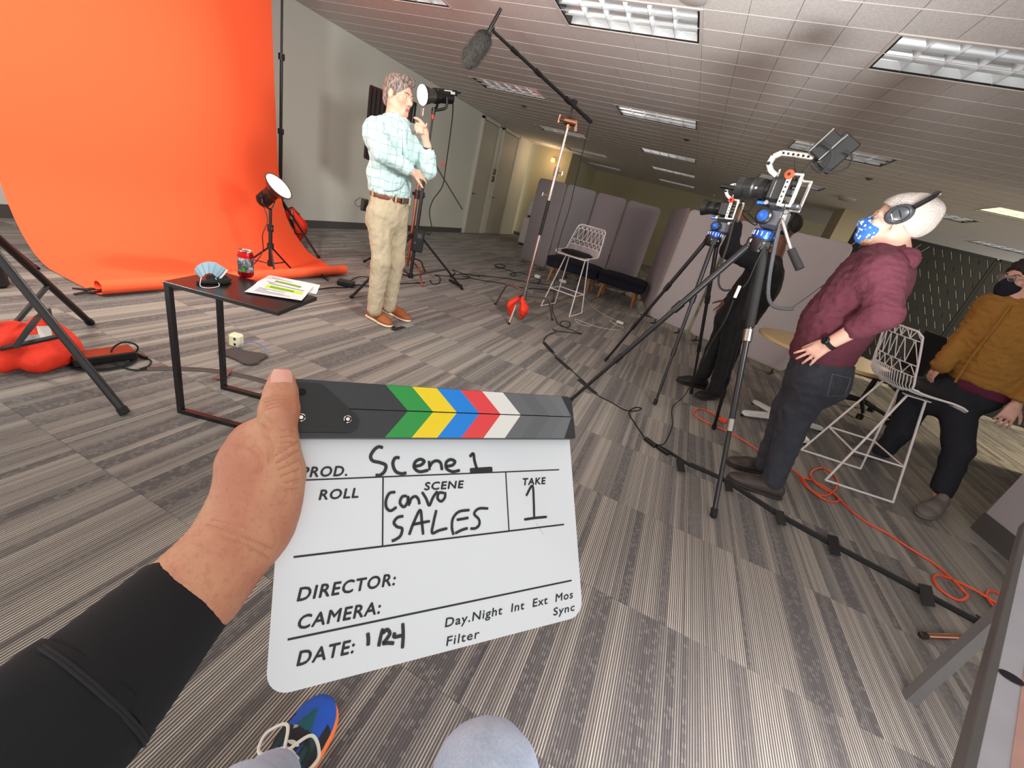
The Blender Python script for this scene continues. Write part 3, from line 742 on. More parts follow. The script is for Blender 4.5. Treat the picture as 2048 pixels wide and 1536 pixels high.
t = thing('microphone', 'shotgun microphone with fuzzy grey windscreen at the end of the boom pole', 'microphone', ph)
ma = nr(1002, 17, mc); mb_ = nr(972, 72, mc); me_ = nr(938, 118, mc); dm = unit(me_-ma)
f = MB(); f.rod(ma, mb_, 0.012, 0.015, seg=12); f.rod(mb_-dm*0.03, mb_+dm*0.06, 0.026, seg=12); f.build('microphone_tube', M_BLK, t, smooth=50)
f = MB(); f.tube([ph, ph+V3(0, 0, 0.03), mb_+dm*0.02], 0.011, 8); f.tube(curve([ph, ph+V3(-0.02, 0, -0.05), ph+V3(-0.04, 0, -0.01)], 5), 0.004, 6); f.build('shock_mount', M_BLKS, t, smooth=50)
w0 = nr(966, 80, mc); w1 = nr(943, 112, mc)
F = Field(); F.cap(w0, w1, 0.066, 0.060, 0.02); F.build('windscreen', mat('grey_fur_base', (34, 34, 33), 0.95), t, 0.012, 2)
# fur: many short tapering hairs, one mesh
rng = random.Random(3); f = MB(); X, Y, D = frame_of(w1-w0); Lw = np.linalg.norm(w1-w0)
for k in range(6500):
    s_ = rng.uniform(-0.62, 1.62); a = rng.uniform(0, 2*PI)
    if s_ < 0: th = -s_/0.62*PI/2; nn = (math.cos(a)*X+math.sin(a)*Y)*math.cos(th)-D*math.sin(th); c = w0
    elif s_ > 1: th = (s_-1)/0.62*PI/2; nn = (math.cos(a)*X+math.sin(a)*Y)*math.cos(th)+D*math.sin(th); c = w1
    else: nn = math.cos(a)*X+math.sin(a)*Y; c = w0+D*Lw*s_
    c = c+nn*0.061; tg = unit(np.cross(nn, D+0.3*X)); hl = rng.uniform(0.022, 0.048)
    tip = c+unit(nn*0.5+D*0.7+V3(rng.uniform(-.5, .5), rng.uniform(-.5, .5), rng.uniform(-.7, .2)))*hl
    f.add([c-tg*0.0022, c+tg*0.0022, tip, c+nn*0.001+D*0.002], [(0, 1, 2), (1, 3, 2), (3, 0, 2)])
f.build('fur', mat('grey_fur_hair', (98, 96, 91), 0.9, var=(26, 0.65)), t)['kind'] = 'stuff'
cbl = curve([pe, pe+V3(0.0, 0, -0.12), nr(1152, 360, BB), nr(1138, 420, BB), nr(1122, 470, BB), nr(1112, 520, BB), fl(1108, 585), fl(1104, 618), fl(1112, 640)], 8); cbl[:, 2] = np.maximum(cbl[:, 2], 0.008)
f = MB(); f.tube(cbl, 0.004, 6); tag(f.build('microphone_cable', M_RUB, smooth=50), 'thin black cable dropping from the end of the boom pole to the floor', 'cable')
# ---- big key spotlight behind the presenter
KB = (-2.86, 4.26)
st = stand('key_light_stand', 'tall black stand carrying the glowing spotlight behind the presenter', KB, [(-2.75, 3.16), (-2.44, 4.83), (-3.75, 4.5)], 1.78, 0.62, 0.019, leg_r=0.013)
t = thing('studio_spotlight', 'large black LED spotlight glowing beside the presenter\'s face', 'studio light', (*KB, 1.80))
h0 = nr(845, 190, KB, 0.10); h1 = nr(905, 196, KB, -0.12); hd = unit(h0-h1)
f = MB(); f.lathe([(0.088, 0.0), (0.083, -0.03), (0.062, -0.10), (0.060, -0.13)], h0, hd, 26, caps=False); f.build('reflector_dish', mat('dish_grey', (92, 92, 84), 0.35, 0.6), t, smooth=40)
f = MB(); f.lathe([(0.089, 0.004), (0.089, -0.012)], h0, hd, 26, caps=False); f.build('dish_rim', M_BLK, t, smooth=40)
f = MB(); f.lathe([(0.086, 0.0), (0.06, 0.006), (0.0, 0.008)], h0, hd, 26, caps=False); f.build('lamp_face', mat('key_light_face', (255, 255, 250), 0.3, emit=((255, 252, 236), 26.0)), t, smooth=60)
f = MB(); f.lathe([(0.0, -0.13), (0.062, -0.13), (0.066, -0.15), (0.066, -0.19), (0.056, -0.20), (0.056, -0.36), (0.0, -0.36)], h0, hd, 20, caps=False); f.build('lamp_body', M_BLKS, t, smooth=35)
X, Y, D = frame_of(hd); f = MB(); f.box(h0-hd*0.28+Y*0.045, (0.10, 0.05, 0.26), np.array([X, Y, D]), 0.008); f.box(h0-hd*0.43+Y*0.05, (0.03, 0.02, 0.10), np.array([X, Y, D]), 0.004); f.build('lamp_housing', M_BLK, t)
vd = unit(V3(*KB, 0)); lx = -X if X @ vd > 0 else X
f = MB(); q = h0-hd*0.30+Y*0.046+lx*0.0515
for k, (w_, hh_) in enumerate([(0.10, 0.010), (0.055, 0.022)]): f.box(q+hd*(0.02-0.06*k)+Y*(0.012-0.016*k), (0.002, hh_, w_), np.array([X, Y, D]))
f.build('white_lettering', mat('white_print', (230, 230, 228), 0.5), t)
f = MB(); yb = V3(*KB, 1.82)
for s in (-1, 1): f.tube(curve([h0-hd*0.25+X*s*0.07, h0-hd*0.25+X*s*0.075-V3(0, 0, 0.09), yb+X*s*0.02], 5), 0.013, 8)
f.rod(yb-V3(0, 0, 0.04), yb+V3(0, 0, 0.02), 0.02); f.build('yoke', M_BLKS, t, smooth=50)
f = MB(); f.rod(V3(*KB, 1.74), V3(*KB, 1.80), 0.016); f.build('stand_adapter', mat('red_adapter', (190, 50, 34), 0.4), t, smooth=50)
# the lamp's own beam
ld = bpy.data.lights.new('studio_spotlight_lamp', 'AREA'); ld.shape = 'DISK'; ld.size = 0.15; ld.energy = 26; ld.color = (1, 0.97, 0.90); ld.spread = math.radians(110)
o = bpy.data.objects.new('studio_spotlight_lamp', ld); COL.objects.link(o); o.location = tuple(h0+hd*0.015); o.rotation_euler = Vector(hd).to_track_quat('-Z', 'Y').to_euler()
f = MB(); q = nr(844, 224, KB, 0.08); f.box(q, (0.035, 0.008, 0.075), bev=0.003); tag(f.build('hanging_tag', M_STEEL), 'small metal tag hanging under the glowing spotlight rim', 'tag')
cc = curve([h1, nr(906, 215, KB, -0.1), nr(903, 250, KB), nr(892, 330, KB), nr(885, 372, KB), nr(866, 400, KB), nr(859, 425, KB), nr(863, 455, KB), nr(857, 470, KB), nr(850, 455, KB)], 8)
f = MB(); f.tube(cc, 0.006, 6); tag(f.build('lamp_cable', M_RUB, smooth=50), 'black cable drooping from the glowing spotlight down its stand', 'cable')
f = MB(); q = nr(886, 329, KB); f.ball(q, (0.02, 0.012, 0.012), 8, 6); tag(f.build('cable_tie', mat('red_tie', (220, 40, 40), 0.5), smooth=True), 'tiny red tie on the drooping spotlight cable', 'cable tie')
f = MB(); q = nr(836, 482, KB, 0.06); X, Y, D = frame_of((0, 0, 1), vd); f.box(q, (0.125, 0.06, 0.24), np.array([X, Y, D]), 0.008)
t = f.build('power_ballast', M_BLKS); tag(t, 'black power box hanging low on the key light stand', 'power supply')
f = MB(); f.box(q-vd*0.032+V3(0, 0, 0.06)-X*0.01, (0.05, 0.006, 0.05), np.array([X, Y, D])); f.rod(q-vd*0.032-V3(0, 0, 0.02)+X*0.03, q-vd*0.038-V3(0, 0, 0.02)+X*0.03, 0.014); f.build('control_panel', mat('panel_grey', (60, 60, 62), 0.4), t)
# copper C-stand behind the presenter with a black ribbed absorber panel and an arm
CB = (-3.12, 4.55)
t = thing('absorber_stand', 'copper toned stand half hidden behind the presenter', 'light stand', (*CB, 0))
f = MB(); f.rod((*CB, 0.12), (*CB, 1.0), 0.0175, seg=12); f.build('pole', M_COPPER, t, smooth=50)
f = MB(); f.rod((*CB, 0.98), (*CB, 1.72), 0.014, seg=12); f.build('pole_section', M_COPPER, t, smooth=50)
for p in ring_feet(CB, 0.46, -0.5):
    f = MB(); p = V3(*p, 0.012); o = V3(*CB, 0.24); f.tube(curve([o, o+(p-o)*0.6+V3(0, 0, 0.08), o+(p-o)*0.8+V3(0, 0, 0.04), p], 5), 0.012, 8); f.build('leg', M_COPPER, t, smooth=50)
f = MB(); f.rod((*CB, 0.93), (*CB, 1.03), 0.03, seg=12); f.rod((CB[0]-0.06, CB[1], 0.98), (CB[0]+0.06, CB[1], 0.98), 0.02); f.build('grip_head', M_BLK, t, smooth=40)
a0 = nr(866, 322, CB, 0.05); a1 = nr(925, 419, CB, 0.05); f = MB(); f.rod(V3(*CB, 1.62), a0, 0.008); f.rod(a0, a1, 0.008); f.build('extension_arm', M_BLK, t, smooth=50)
P0, P1, P2 = vy(742, 170, 4.45), vy(832, 205, 4.45), vy(740, 318, 4.45)
ex_ = unit(P1-P0); w_ = np.linalg.norm(P1-P0); ez = V3(0, 0, -1); h_ = 0.74
t = thing('acoustic_absorber', 'black ribbed acoustic panel standing behind the presenter\'s head', 'acoustic panel', P0+ex_*w_/2-V3(0, 0, h_))
yb = unit(np.cross(ex_, ez))
f = MB(); f.box(P0+ex_*w_/2+ez*h_/2, (w_, 0.05, h_), np.array([ex_, np.cross(-ez, ex_), -ez]), 0.006); f.build('panel_frame', M_BLK, t)
for k in range(10):
    f = MB(); f.bar(P0+ex_*w_*(k+0.5)/10+ez*0.02-V3(0, 0.03, 0), P0+ex_*w_*(k+0.5)/10+ez*(h_-0.02)-V3(0, 0.03, 0), w_/10*0.55, 0.03, bev=0.005); f.build('foam_rib', M_RUB, t)
# ---- stand with sandbag at the left edge
LB = (-2.62, 0.78)
stand('backdrop_light_stand', 'thick black stand legs at the left edge with a red sandbag', LB, [(-1.965, 0.915), (-2.99, 1.30), (-2.9, 0.2)], 1.62, 0.78, 0.024, leg_r=0.0165)
t = thing('backdrop_light', 'round black lamp head on the thick stand at the left edge', 'studio light', (*LB, 1.62))
hl_ = V3(*BACK_AT); hd = unit(V3(-5.0, 3.4, 1.5)-hl_); f = MB(); f.lathe([(0.0, -0.36), (0.07, -0.36), (0.075, -0.15), (0.09, -0.12), (0.19, -0.03), (0.185, -0.03), (0.08, -0.12), (0.0, -0.125)], hl_, hd, 24, caps=False); f.build('lamp_head', M_BLK, t, smooth=40)
f = MB(); f.tube([V3(*LB, 1.6), hl_-hd*0.25-V3(0, 0, 0.06)], 0.014, 8); f.build('yoke', M_BLK, t, smooth=50)
c0 = fl(72, 690)
t = thing('sandbag', 'large red sandbag with white labels between the thick stand legs at the left', 'sandbag', (-2.62, 0.92, 0), 'red sandbags on the stands')
q = [fl(95, 700, 0.1), fl(40, 690, 0.12), fl(85, 655, 0.2)]
F = Field(); F.cap(fl(20, 680, 0.14), fl(112, 695, 0.08), 0.085, 0.075, 0.05); F.cap(fl(88, 650, 0.17), fl(120, 695, 0.08), 0.05, 0.07, 0.05); F.cap(fl(75, 725, 0.05), fl(100, 715, 0.06), 0.05, 0.05, 0.04); F.cap(fl(5, 725, 0.05), fl(30, 715, 0.06), 0.045, 0.045, 0.04)
F.cut((0, 0, 0.0), (0, 0, -1)); F.build('bag', M_RED, t, 0.012, 2, folds(11, 0.008))
M_LABEL = mat('white_label', (226, 224, 214), 0.6)
def patch(a, b, c, d, lift=0.0): return [a, b, d, c]
for (u, v, w, h, z) in [(90, 666, 12, 18, 0.165), (65, 676, 14, 8, 0.20)]:
    c = fl(u, v, z); n = unit(CPOS-c); X, Y, D = frame_of(n); f = MB(); s_ = np.linalg.norm(c-CPOS)/FPX; f.box(c+n*0.05, (w*s_, h*s_, 0.004), np.array([X, Y, D])); f.build('label_patch', M_LABEL, t)
f = MB(); f.tube(curve([fl(30, 695, 0.2), fl(60, 655, 0.27), fl(80, 630, 0.25), fl(95, 622, 0.24), fl(100, 640, 0.25)], 6), 0.018, 6, flat=(1, 0.3)); f.build('carry_strap', M_WEB, t, smooth=50)
f = MB(); f.box(fl(2, 525, 0.12)+V3(-0.0, -0.21, 0), (0.30, 0.36, 0.24), bev=0.02); tag(f.build('equipment_case', M_BLK), 'black equipment case cut off by the left edge beside the backdrop', 'case')
# ================================================================== FURNITURE
M_WHITE = mat('white_powder_coat', (238, 234, 233), 0.4); M_PAD = mat('black_felt_pad', (20, 20, 22), 0.9)
M_WIREP = M_WHITE
def make_stool():
    """local: front edge towards -Y, backrest at +Y"""
    t = thing('wire_stool', 'x', 'stool', (0, 0, 0))
    prof = np.array([(-0.235, 0.735), (-0.20, 0.748), (-0.06, 0.738), (0.08, 0.737), (0.165, 0.765), (0.205, 0.83), (0.225, 0.90), (0.243, 0.965), (0.262, 1.035), (0.278, 1.09), (0.284, 1.115)])
    P = curve(prof, 8); s = np.r_[0, np.cumsum(np.linalg.norm(np.diff(P, axis=0), axis=1))]; S = s[-1]
    hw = lambda q: float(np.interp(q, [0, 0.18, 0.45, 0.62, 0.8, 1.0], [0.225, 0.235, 0.235, 0.23, 0.215, 0.19]))
    def at(u, q):                                   # u -1..1 across, q 0..1 along the shell
        y = np.interp(q*S, s, P[:, 0]); z = np.interp(q*S, s, P[:, 1]); e = abs(u)**2.5
        return V3(u*hw(q), y - 0.075*e*np.interp(q, [0.4, 0.6, 1], [0, 1, 0.8]), z + 0.05*e*np.interp(q, [0, 0.15, 0.45, 0.6], [0.1, 0.6, 0.9, 0.0]))
    f = MB(); rim = [at(-1, q) for q in np.linspace(0.02, 0.97, 26)] + [at(u, 1.0) for u in np.linspace(-0.86, 0.86, 12)] + [at(1, q) for q in np.linspace(0.97, 0.02, 26)] + [at(u, 0.0) for u in np.linspace(0.9, -0.9, 10)]
    f.tube(rim, 0.0065, 8, closed=True); f.build('rim', M_WIREP, t, smooth=50)
    q1, q2, q3 = 0.66, 0.745, 0.93
    f = MB()
    for u in np.linspace(-0.93, 0.93, 25): f.tube([at(u, q) for q in np.linspace(0.0, q1, 14)], 0.0030, 5)
    f.build('seat_wires', M_WIREP, t, smooth=50)
    for q in (q1, q2, q3):
        f = MB(); f.tube([at(u, q) for u in np.linspace(-1, 1, 13)], 0.0034, 5); f.build('cross_wire', M_WIREP, t, smooth=50)
    f = MB(); n = 7
    for k in range(n):
        u0, u1 = -1+2*k/n, -1+2*(k+1)/n; um = (u0+u1)/2
        for (qa, qb) in ((q1, q2), (q2, q3), (q3, 1.0)):
            f.tube([at(u0, qa), at(um, qb)], 0.0030, 5); f.tube([at(um, qb), at(u1, qa)], 0.0030, 5)
        if k: f.tube([at(u0, q3), at(u0, 1.0)], 0.003, 5)
    f.build('back_lattice', M_WIREP, t, smooth=50)
    F = Field(); 
    for (x_, y_) in [(-0.15, -0.15), (0.15, -0.15), (0.15, 0.10), (-0.15, 0.10)]: pass
    G = []
    for a in np.linspace(-1, 1, 11):
        row = []
        for b in np.linspace(-1, 1, 11):
            m_ = max(abs(a), abs(b)); l = math.hypot(a, b)+1e-9; k = m_/l if l > 1 else 1.0; k = 1-(1-k)*0.55
            row.append(V3(a*k*0.195, -0.045+b*k*0.170, 0.762+0.024*(1-m_**6)))
        G.append(row)
    f = MB(); f.sheet(G, 0.03); f.build('seat_pad', M_PAD, t, smooth=60)
    tops = {}; 
    for sx in (-1, 1):
        f = MB(); f.box((sx*0.135, 0.0, 0.728), (0.05, 0.15, 0.008), bev=0.002); f.build('mount_plate', M_WIREP, t)
        for sy in (-1, 1):
            f = MB(); f.tube([(sx*0.135, sy*0.055, 0.728), (sx*0.215, sy*0.225, 0.012)], 0.0075, 8); f.build('leg', M_WIREP, t, smooth=50)
        f = MB(); f.tube([(sx*0.215, -0.225, 0.012), (sx*0.215, 0.225, 0.012)], 0.0085, 8); f.build('sled_bar', M_WIREP, t, smooth=50)
    k = (0.728-0.27)/(0.728-0.012); X_, Y_ = 0.135+0.08*k, 0.055+0.17*k
    for a, b in [((-X_, -Y_), (X_, -Y_)), ((X_, -Y_), (X_, Y_)), ((X_, Y_), (-X_, Y_)), ((-X_, Y_), (-X_, -Y_))]:
        f = MB(); f.tube([(*a, 0.27), (*b, 0.27)], 0.0065, 8); f.build('foot_rail', M_WIREP, t, smooth=50)
    return t
st1 = make_stool(); st1.location = (-1.27, 5.55, 0); st1.rotation_euler = (0, 0, math.radians(-8)); tag(st1, 'white wire bar stool with black pad standing by the navy benches', 'stool', 'white wire bar stools')
st2 = copy_tree(st1); st2.location = (1.63, 3.44, 0); st2.rotation_euler = (0, 0, math.radians(99)); tag(st2, 'white wire bar stool seen from behind beside the maroon hoodie', 'stool', 'white wire bar stools')
# ---- felt partitions
M_FELT = mat('grey_felt_panel', (150, 148, 151), 0.95, bump=(220, 0.25, 0.002), var=(90, 0.10)); M_FELT2 = mat('mauve_grey_felt_panel', (152, 144, 149), 0.95, bump=(220, 0.25, 0.002), var=(90, 0.10)); M_FELT3 = mat('light_grey_felt_panel', (200, 195, 196), 0.95, bump=(220, 0.25, 0.002), var=(90, 0.08))
def felt_panel(name, label, a, b, z0, z1, material, group, th=0.04, feet=True):
    a = V3(*a, 0); b = V3(*b, 0); d = unit(b-a); n = V3(-d[1], d[0], 0); L = np.linalg.norm(b-a); t = thing(name, label, 'partition', (a+b)/2, group)
    r = 0.07; out = []
    for (cx, cz, a0) in [(L-r, z1-r, 0), (r, z1-r, PI/2), (r, z0+r, PI), (L-r, z0+r, 3*PI/2)]:
        for k in range(6): q = a0+PI/2*k/5; out.append((cx+r*math.cos(q), cz+r*math.sin(q)))
    f = MB(); P = []
    for s, ins in ((-th/2, 0.012), (-th/2+0.012, 0), (th/2-0.012, 0), (th/2, 0.012)):
        P.append([a+d*(L/2+(x-L/2)*(1-2*ins/L))+n*s+V3(0, 0, (z0+z1)/2+(z-(z0+z1)/2)*(1-2*ins/(z1-z0))) for x, z in out])
    m_ = len(out); vs = sum(P, []); fs = [tuple(range(m_)), tuple(3*m_+k for k in range(m_))[::-1]]
    for k in range(3):
        for q in range(m_): fs.append((k*m_+q, (k+1)*m_+q, (k+1)*m_+(q+1) % m_, k*m_+(q+1) % m_))
    f.add(vs, fs); f.build('felt_panel', material, t, smooth=50)
    if feet:
        for q in (0.12, L-0.12):
            f = MB(); c = a+d*q; f.rod(c+V3(0, 0, 0.0), c+V3(0, 0, z0+0.01), 0.008); f.bar(c-n*0.10+V3(0, 0, 0.006), c+n*0.10+V3(0, 0, 0.006), 0.03, 0.012); f.build('foot', M_BLK, t)
    return t
gp = 'folding grey felt screen'
pts = [(-3.20, 8.72), (-2.47, 8.26), (-1.93, 8.50), (-1.33, 8.43), (-0.72, 8.64)]
lbs = ['leftmost grey felt partition panel beside the tall doors', 'second grey felt panel, just right of the boom stand', 'third grey felt panel behind the white stool\'s right side', 'rightmost panel of the dark grey felt screen behind the benches']
for k in range(4):
    a, b = np.array(pts[k]), np.array(pts[k+1]); d = (b-a)/np.linalg.norm(b-a); felt_panel('partition_panel', lbs[k], a+d*0.012, b-d*0.012, 0.06, 1.65, M_FELT if k < 2 else M_FELT2, gp)
gp2 = 'light grey felt screens behind the cameras'
felt_panel('partition_panel', 'narrow dark felt panel standing edge-on behind the light grey ones', (-0.52, 8.6), (-0.22, 7.0), 0.06, 1.68, M_FELT2, gp2)
felt_panel('partition_panel', 'light grey felt panel left of the cameraman dressed in black', (-0.19, 6.80), (0.40, 6.56), 0.07, 1.66, M_FELT3, gp2)
felt_panel('partition_panel', 'wide light grey felt panel directly behind the cameraman dressed in black', (0.44, 6.53), (1.62, 5.95), 0.07, 1.66, M_FELT3, gp2)
# ---- benches
M_NAVY = mat('navy_bench_fabric', (26, 30, 44), 0.95, bump=(160, 0.3, 0.003)); M_OAK = mat('oak_leg', (186, 132, 78), 0.5, var=(20, 0.2))
def bench(label, x0, x1, y0, y1):
    t = thing('bench', label, 'bench', ((x0+x1)/2, (y0+y1)/2, 0), 'navy upholstered benches')
    F = []
    G = []
    nx = 9
    for a in np.linspace(-1, 1, 13):
        row = []
        for b in np.linspace(-1, 1, 9):
            row.append(V3((x0+x1)/2+a*(x1-x0)/2, (y0+y1)/2+b*(y1-y0)/2, 0.40+0.035*(1-abs(a)**8)*(1-abs(b)**8)+0.004*math.sin(a*9)*math.sin(b*5)))
        G.append(row)
    f = MB(); f.sheet(G, 0.05); f.build('seat_cushion', M_NAVY, t, smooth=60)
    f = MB(); f.box(((x0+x1)/2, (y0+y1)/2, 0.32), (x1-x0-0.01, y1-y0-0.01, 0.13), bev=0.02); f.build('upholstered_base', M_NAVY, t)
    for x in (x0+0.13, x1-0.13):
        for y in (y0+0.07, y1-0.07):
            f = MB(); sx = -0.03 if x < (x0+x1)/2 else 0.03; f.tube([(x+sx, y, 0.0), (x, y, 0.26)], [0.019, 0.027], 10); f.build('wooden_leg', M_OAK, t, smooth=50)
bench('navy upholstered bench behind the white wire stool', -2.22, -1.27, 7.40, 7.95); bench('navy upholstered bench right of the white wire stool', -1.25, -0.44, 7.36, 7.91)
# ---- white cabinet with a printer, left of the partitions
t = thing('storage_cabinet', 'low white cabinet glimpsed left of the felt screen', 'cabinet', (-4.15, 11.9, 0))
f = MB(); f.box((-4.15, 11.9, 0.38), (0.6, 0.55, 0.66), bev=0.006); f.build('body', M_WHITE, t)
f = MB(); f.box((-4.15, 11.61, 0.38), (0.56, 0.02, 0.60), bev=0.004); d_ = f.build('door', M_WHITE, t)
f = MB(); f.bar((-3.95, 11.59, 0.45), (-3.95, 11.59, 0.60), 0.012); f.build('handle', M_STEEL, d_)
f = MB(); f.box((-4.15, 11.9, 0.025), (0.56, 0.5, 0.05)); f.build('plinth', M_BLK, t)
t = thing('printer', 'white office printer with a black lid on the low cabinet', 'printer', (-4.15, 11.9, 0.71))
f = MB(); f.box((-4.15, 11.9, 0.90), (0.5, 0.45, 0.36), bev=0.02); f.build('body', M_WHITE, t)
f = MB(); f.box((-4.15, 11.9, 1.12), (0.5, 0.45, 0.09), bev=0.02); f.build('lid', M_WHITE, t); f = MB(); f.box((-3.98, 11.72, 1.18), (0.14, 0.12, 0.04), bev=0.006); f.build('control_panel', M_BLK, t); f = MB(); f.box((-4.15, 11.68, 0.78), (0.42, 0.06, 0.05), bev=0.006); f.build('paper_tray', M_BLK, t)
# ---- round oak table with a white star base
t = thing('round_table', 'round pale wood table with a white star base behind the maroon hoodie', 'table', (1.30, 4.12, 0))
M_TOP = mat('pale_wood_top', (214, 184, 132), 0.45, var=(6, 0.10))
f = MB(); f.lathe([(0.0, 0.700), (0.485, 0.700), (0.50, 0.706), (0.50, 0.724), (0.492, 0.730), (0.0, 0.730)], (1.30, 4.12, 0), seg=48, caps=False); f.build('tabletop', M_TOP, t, smooth=35)
f = MB(); f.rod((1.30, 4.12, 0.05), (1.30, 4.12, 0.70), 0.032, seg=16); f.build('column', M_WHITE, t, smooth=50)
for p in [(0.95, 3.93), (1.10, 4.40), (1.44, 3.78), (1.68, 4.30)]:
    p = V3(*p, 0.035); c = V3(1.30, 4.12, 0.065); f = MB(); d_ = unit(p-c); s_ = V3(-d_[1], d_[0], 0); L_ = np.linalg.norm(p-c)
    G = [[c+d_*L_*q+s_*w*(0.038-0.008*q)*(1 if q < 0.95 else 0.6)+V3(0, 0, -0.0*q) for w in (-1, -0.3, 0.3, 1)] for q in (0, 0.3, 0.6, 0.92, 1.0)]
    f.sheet(G, 0.03); f.build('base_arm', M_WHITE, t)
    f = MB(); f.rod(p-V3(0, 0, 0.034), p-V3(0, 0, 0.012)-d_*0.0, 0.014); f.build('glide', M_RUB, t, smooth=50)
# ---- office chair behind the second stool
oc = (2.35, 5.55)
t = thing('office_chair', 'black office chair with castors half hidden behind the wire stool', 'chair', (*oc, 0))
for k in range(5):
    a = 2*PI*k/5-0.5; e = V3(oc[0]+0.31*math.cos(a), oc[1]+0.31*math.sin(a), 0.085); f = MB(); f.tube([(oc[0], oc[1], 0.14), e], [0.026, 0.017], 8); f.build('base_arm', M_BLKS, t, smooth=50)
    f = MB(); s_ = V3(-math.sin(a), math.cos(a), 0)
    for q in (-1, 1): f.lathe([(0.0, -0.01), (0.028, -0.01), (0.030, 0.0), (0.028, 0.01), (0.0, 0.01)], V3(e[0], e[1], 0.030)+s_*q*0.017, s_, 12, caps=False)
    f.rod(V3(e[0], e[1], 0.03), e, 0.008); f.build('castor', M_RUB, t, smooth=40)
f = MB(); f.rod((*oc, 0.12), (*oc, 0.43), 0.026); f.build('gas_column', M_BLK, t, smooth=50)
F = Field(); F.ell((*oc, 0.47), (0.245, 0.245, 0.05), None, 0.02); F.build('seat', M_PAD, t, 0.015, 2)
G = [[V3(oc[0]+0.24+0.05*math.cos(a*1.3)*-1+0.03*z, oc[1]+0.23*a, 0.60+0.42*z) for a in np.linspace(-1, 1, 9)] for z in np.linspace(0, 1, 7)]
f = MB(); f.sheet(G, 0.04); f.build('backrest', M_PAD, t, smooth=60)
f = MB(); f.tube(curve([(oc[0], oc[1], 0.43), (oc[0]+0.22, oc[1], 0.42), (oc[0]+0.25, oc[1], 0.62)], 5), 0.018, 8); f.build('back_support', M_BLKS, t, smooth=50)
# ---- black slotted screens
M_SCR = mat('black_slotted_board', (20, 21, 20), 0.6, bump=(50, 0.1))
def slotted(label, x0, x1, y, z0, z1, flip):
    t = thing('slotted_screen', label, 'screen', ((x0+x1)/2, y, 0), 'black slotted screens')
    nx, nz = max(4, int(round((x1-x0)/0.105))), int(round((z1-z0)/0.15)); cw, ch = (x1-x0)/nx, (z1-z0)/nz
    for row in range(nz):                          # each row of slots is one board of the screen
        f = MB()
        for k in range(nx):
            zig = 1 if ((k//(nx//2+1)) % 2 == 0) ^ flip else -1
            cx = x0+(k+0.5)*cw; cz = z0+(row+0.5)*ch; hw_, hh_ = 0.008, ch*0.30; sl = 0.028*zig
            if (row*7+k*3) % 11 in (3, 5): hw_, hh_, sl = 0.004, ch*0.18, 0.01*zig
            O = [(cx-cw/2, cz-ch/2), (cx+cw/2, cz-ch/2), (cx+cw/2, cz+ch/2), (cx-cw/2, cz+ch/2)]
            I = [(cx-hw_-sl, cz-hh_), (cx+hw_-sl, cz-hh_), (cx+hw_+sl, cz+hh_), (cx-hw_+sl, cz+hh_)]
            vs = [(p[0], y-0.009, p[1]) for p in O]+[(p[0], y-0.009, p[1]) for p in I]+[(p[0], y+0.009, p[1]) for p in O]+[(p[0], y+0.009, p[1]) for p in I]
            fs = []
            for q in range(4):
                r_ = (q+1) % 4; fs += [(q, r_, 4+r_, 4+q), (8+r_, 8+q, 12+q, 12+r_), (4+q, 4+r_, 12+r_, 12+q)]
            f.add(vs, fs)
        f.build('slotted_board', M_SCR, t)
    f = MB()
    for (a, b) in [((x0, z0), (x1, z0)), ((x1, z0), (x1, z1)), ((x1, z1), (x0, z1)), ((x0, z1), (x0, z0))]: f.bar((a[0], y, a[1]), (b[0], y, b[1]), 0.03, 0.03)
    f.build('frame', M_SCR, t)
    for x in (x0+0.1, x1-0.1):
        f = MB(); f.bar((x, y-0.2, 0.012), (x, y+0.2, 0.012), 0.04, 0.024); f.bar((x, y, 0.0), (x, y, z0), 0.03, 0.03); f.build('foot', M_SCR, t)
slotted('black slotted screen right behind the maroon hoodie man', 2.02, 3.66, 7.72, 0.06, 2.0, False)
slotted('black slotted screen behind the man in the mustard jacket', 3.695, 5.4, 7.72, 0.06, 2.0, True)
# dark wall display beyond the partitions
f = MB(); f.box((2.2, 12.9, 1.55), (1.05, 0.06, 0.62), bev=0.01)
t = f.build('display_screen', mat('dark_display', (18, 20, 30), 0.25)); tag(t, 'dark navy display screen behind the cameraman\'s head', 'display')
f = MB(); f.rod((2.2, 12.93, 0.03), (2.2, 12.93, 1.3), 0.03); f.box((2.2, 12.93, 0.015), (0.7, 0.45, 0.03)); f.build('display_stand', M_BLK, t)
# ---- black C-shaped side table
Z1 = 0.625; A = fl(325, 562, Z1); Bc = fl(557, 624, Z1); Cc = fl(645, 597, Z1); ea = unit(Bc-A); eb = Cc-Bc; eb = unit(eb-ea*(eb @ ea)); La = np.linalg.norm(Bc-A); Lb = np.linalg.norm(Cc-Bc)
t = thing('side_table', 'black metal C-shaped side table holding the can and papers', 'table', A*V3(1, 1, 0)); CT = t
M_CT = mat('black_metal_table', (30, 28, 28), 0.26, bump=(200, 0.03)); R3 = np.array([ea, eb, V3(0, 0, 1)])
f = MB(); f.box(A+ea*La/2+eb*Lb/2-V3(0, 0, 0.009), (La, Lb, 0.018), R3, 0.002); f.build('tabletop', M_CT, t)
for s in (0.012, Lb-0.012):
    p = A+ea*0.012+eb*s; f = MB(); f.bar(V3(p[0], p[1], 0.0), V3(p[0], p[1], Z1-0.018), 0.022, up=eb, bev=0.001); f.build('leg', M_CT, t)
    f = MB(); q = V3(p[0], p[1], 0.011); f.bar(q+ea*0.012, q+ea*(La-0.02), 0.022, bev=0.001); f.build('floor_bar', M_CT, t)
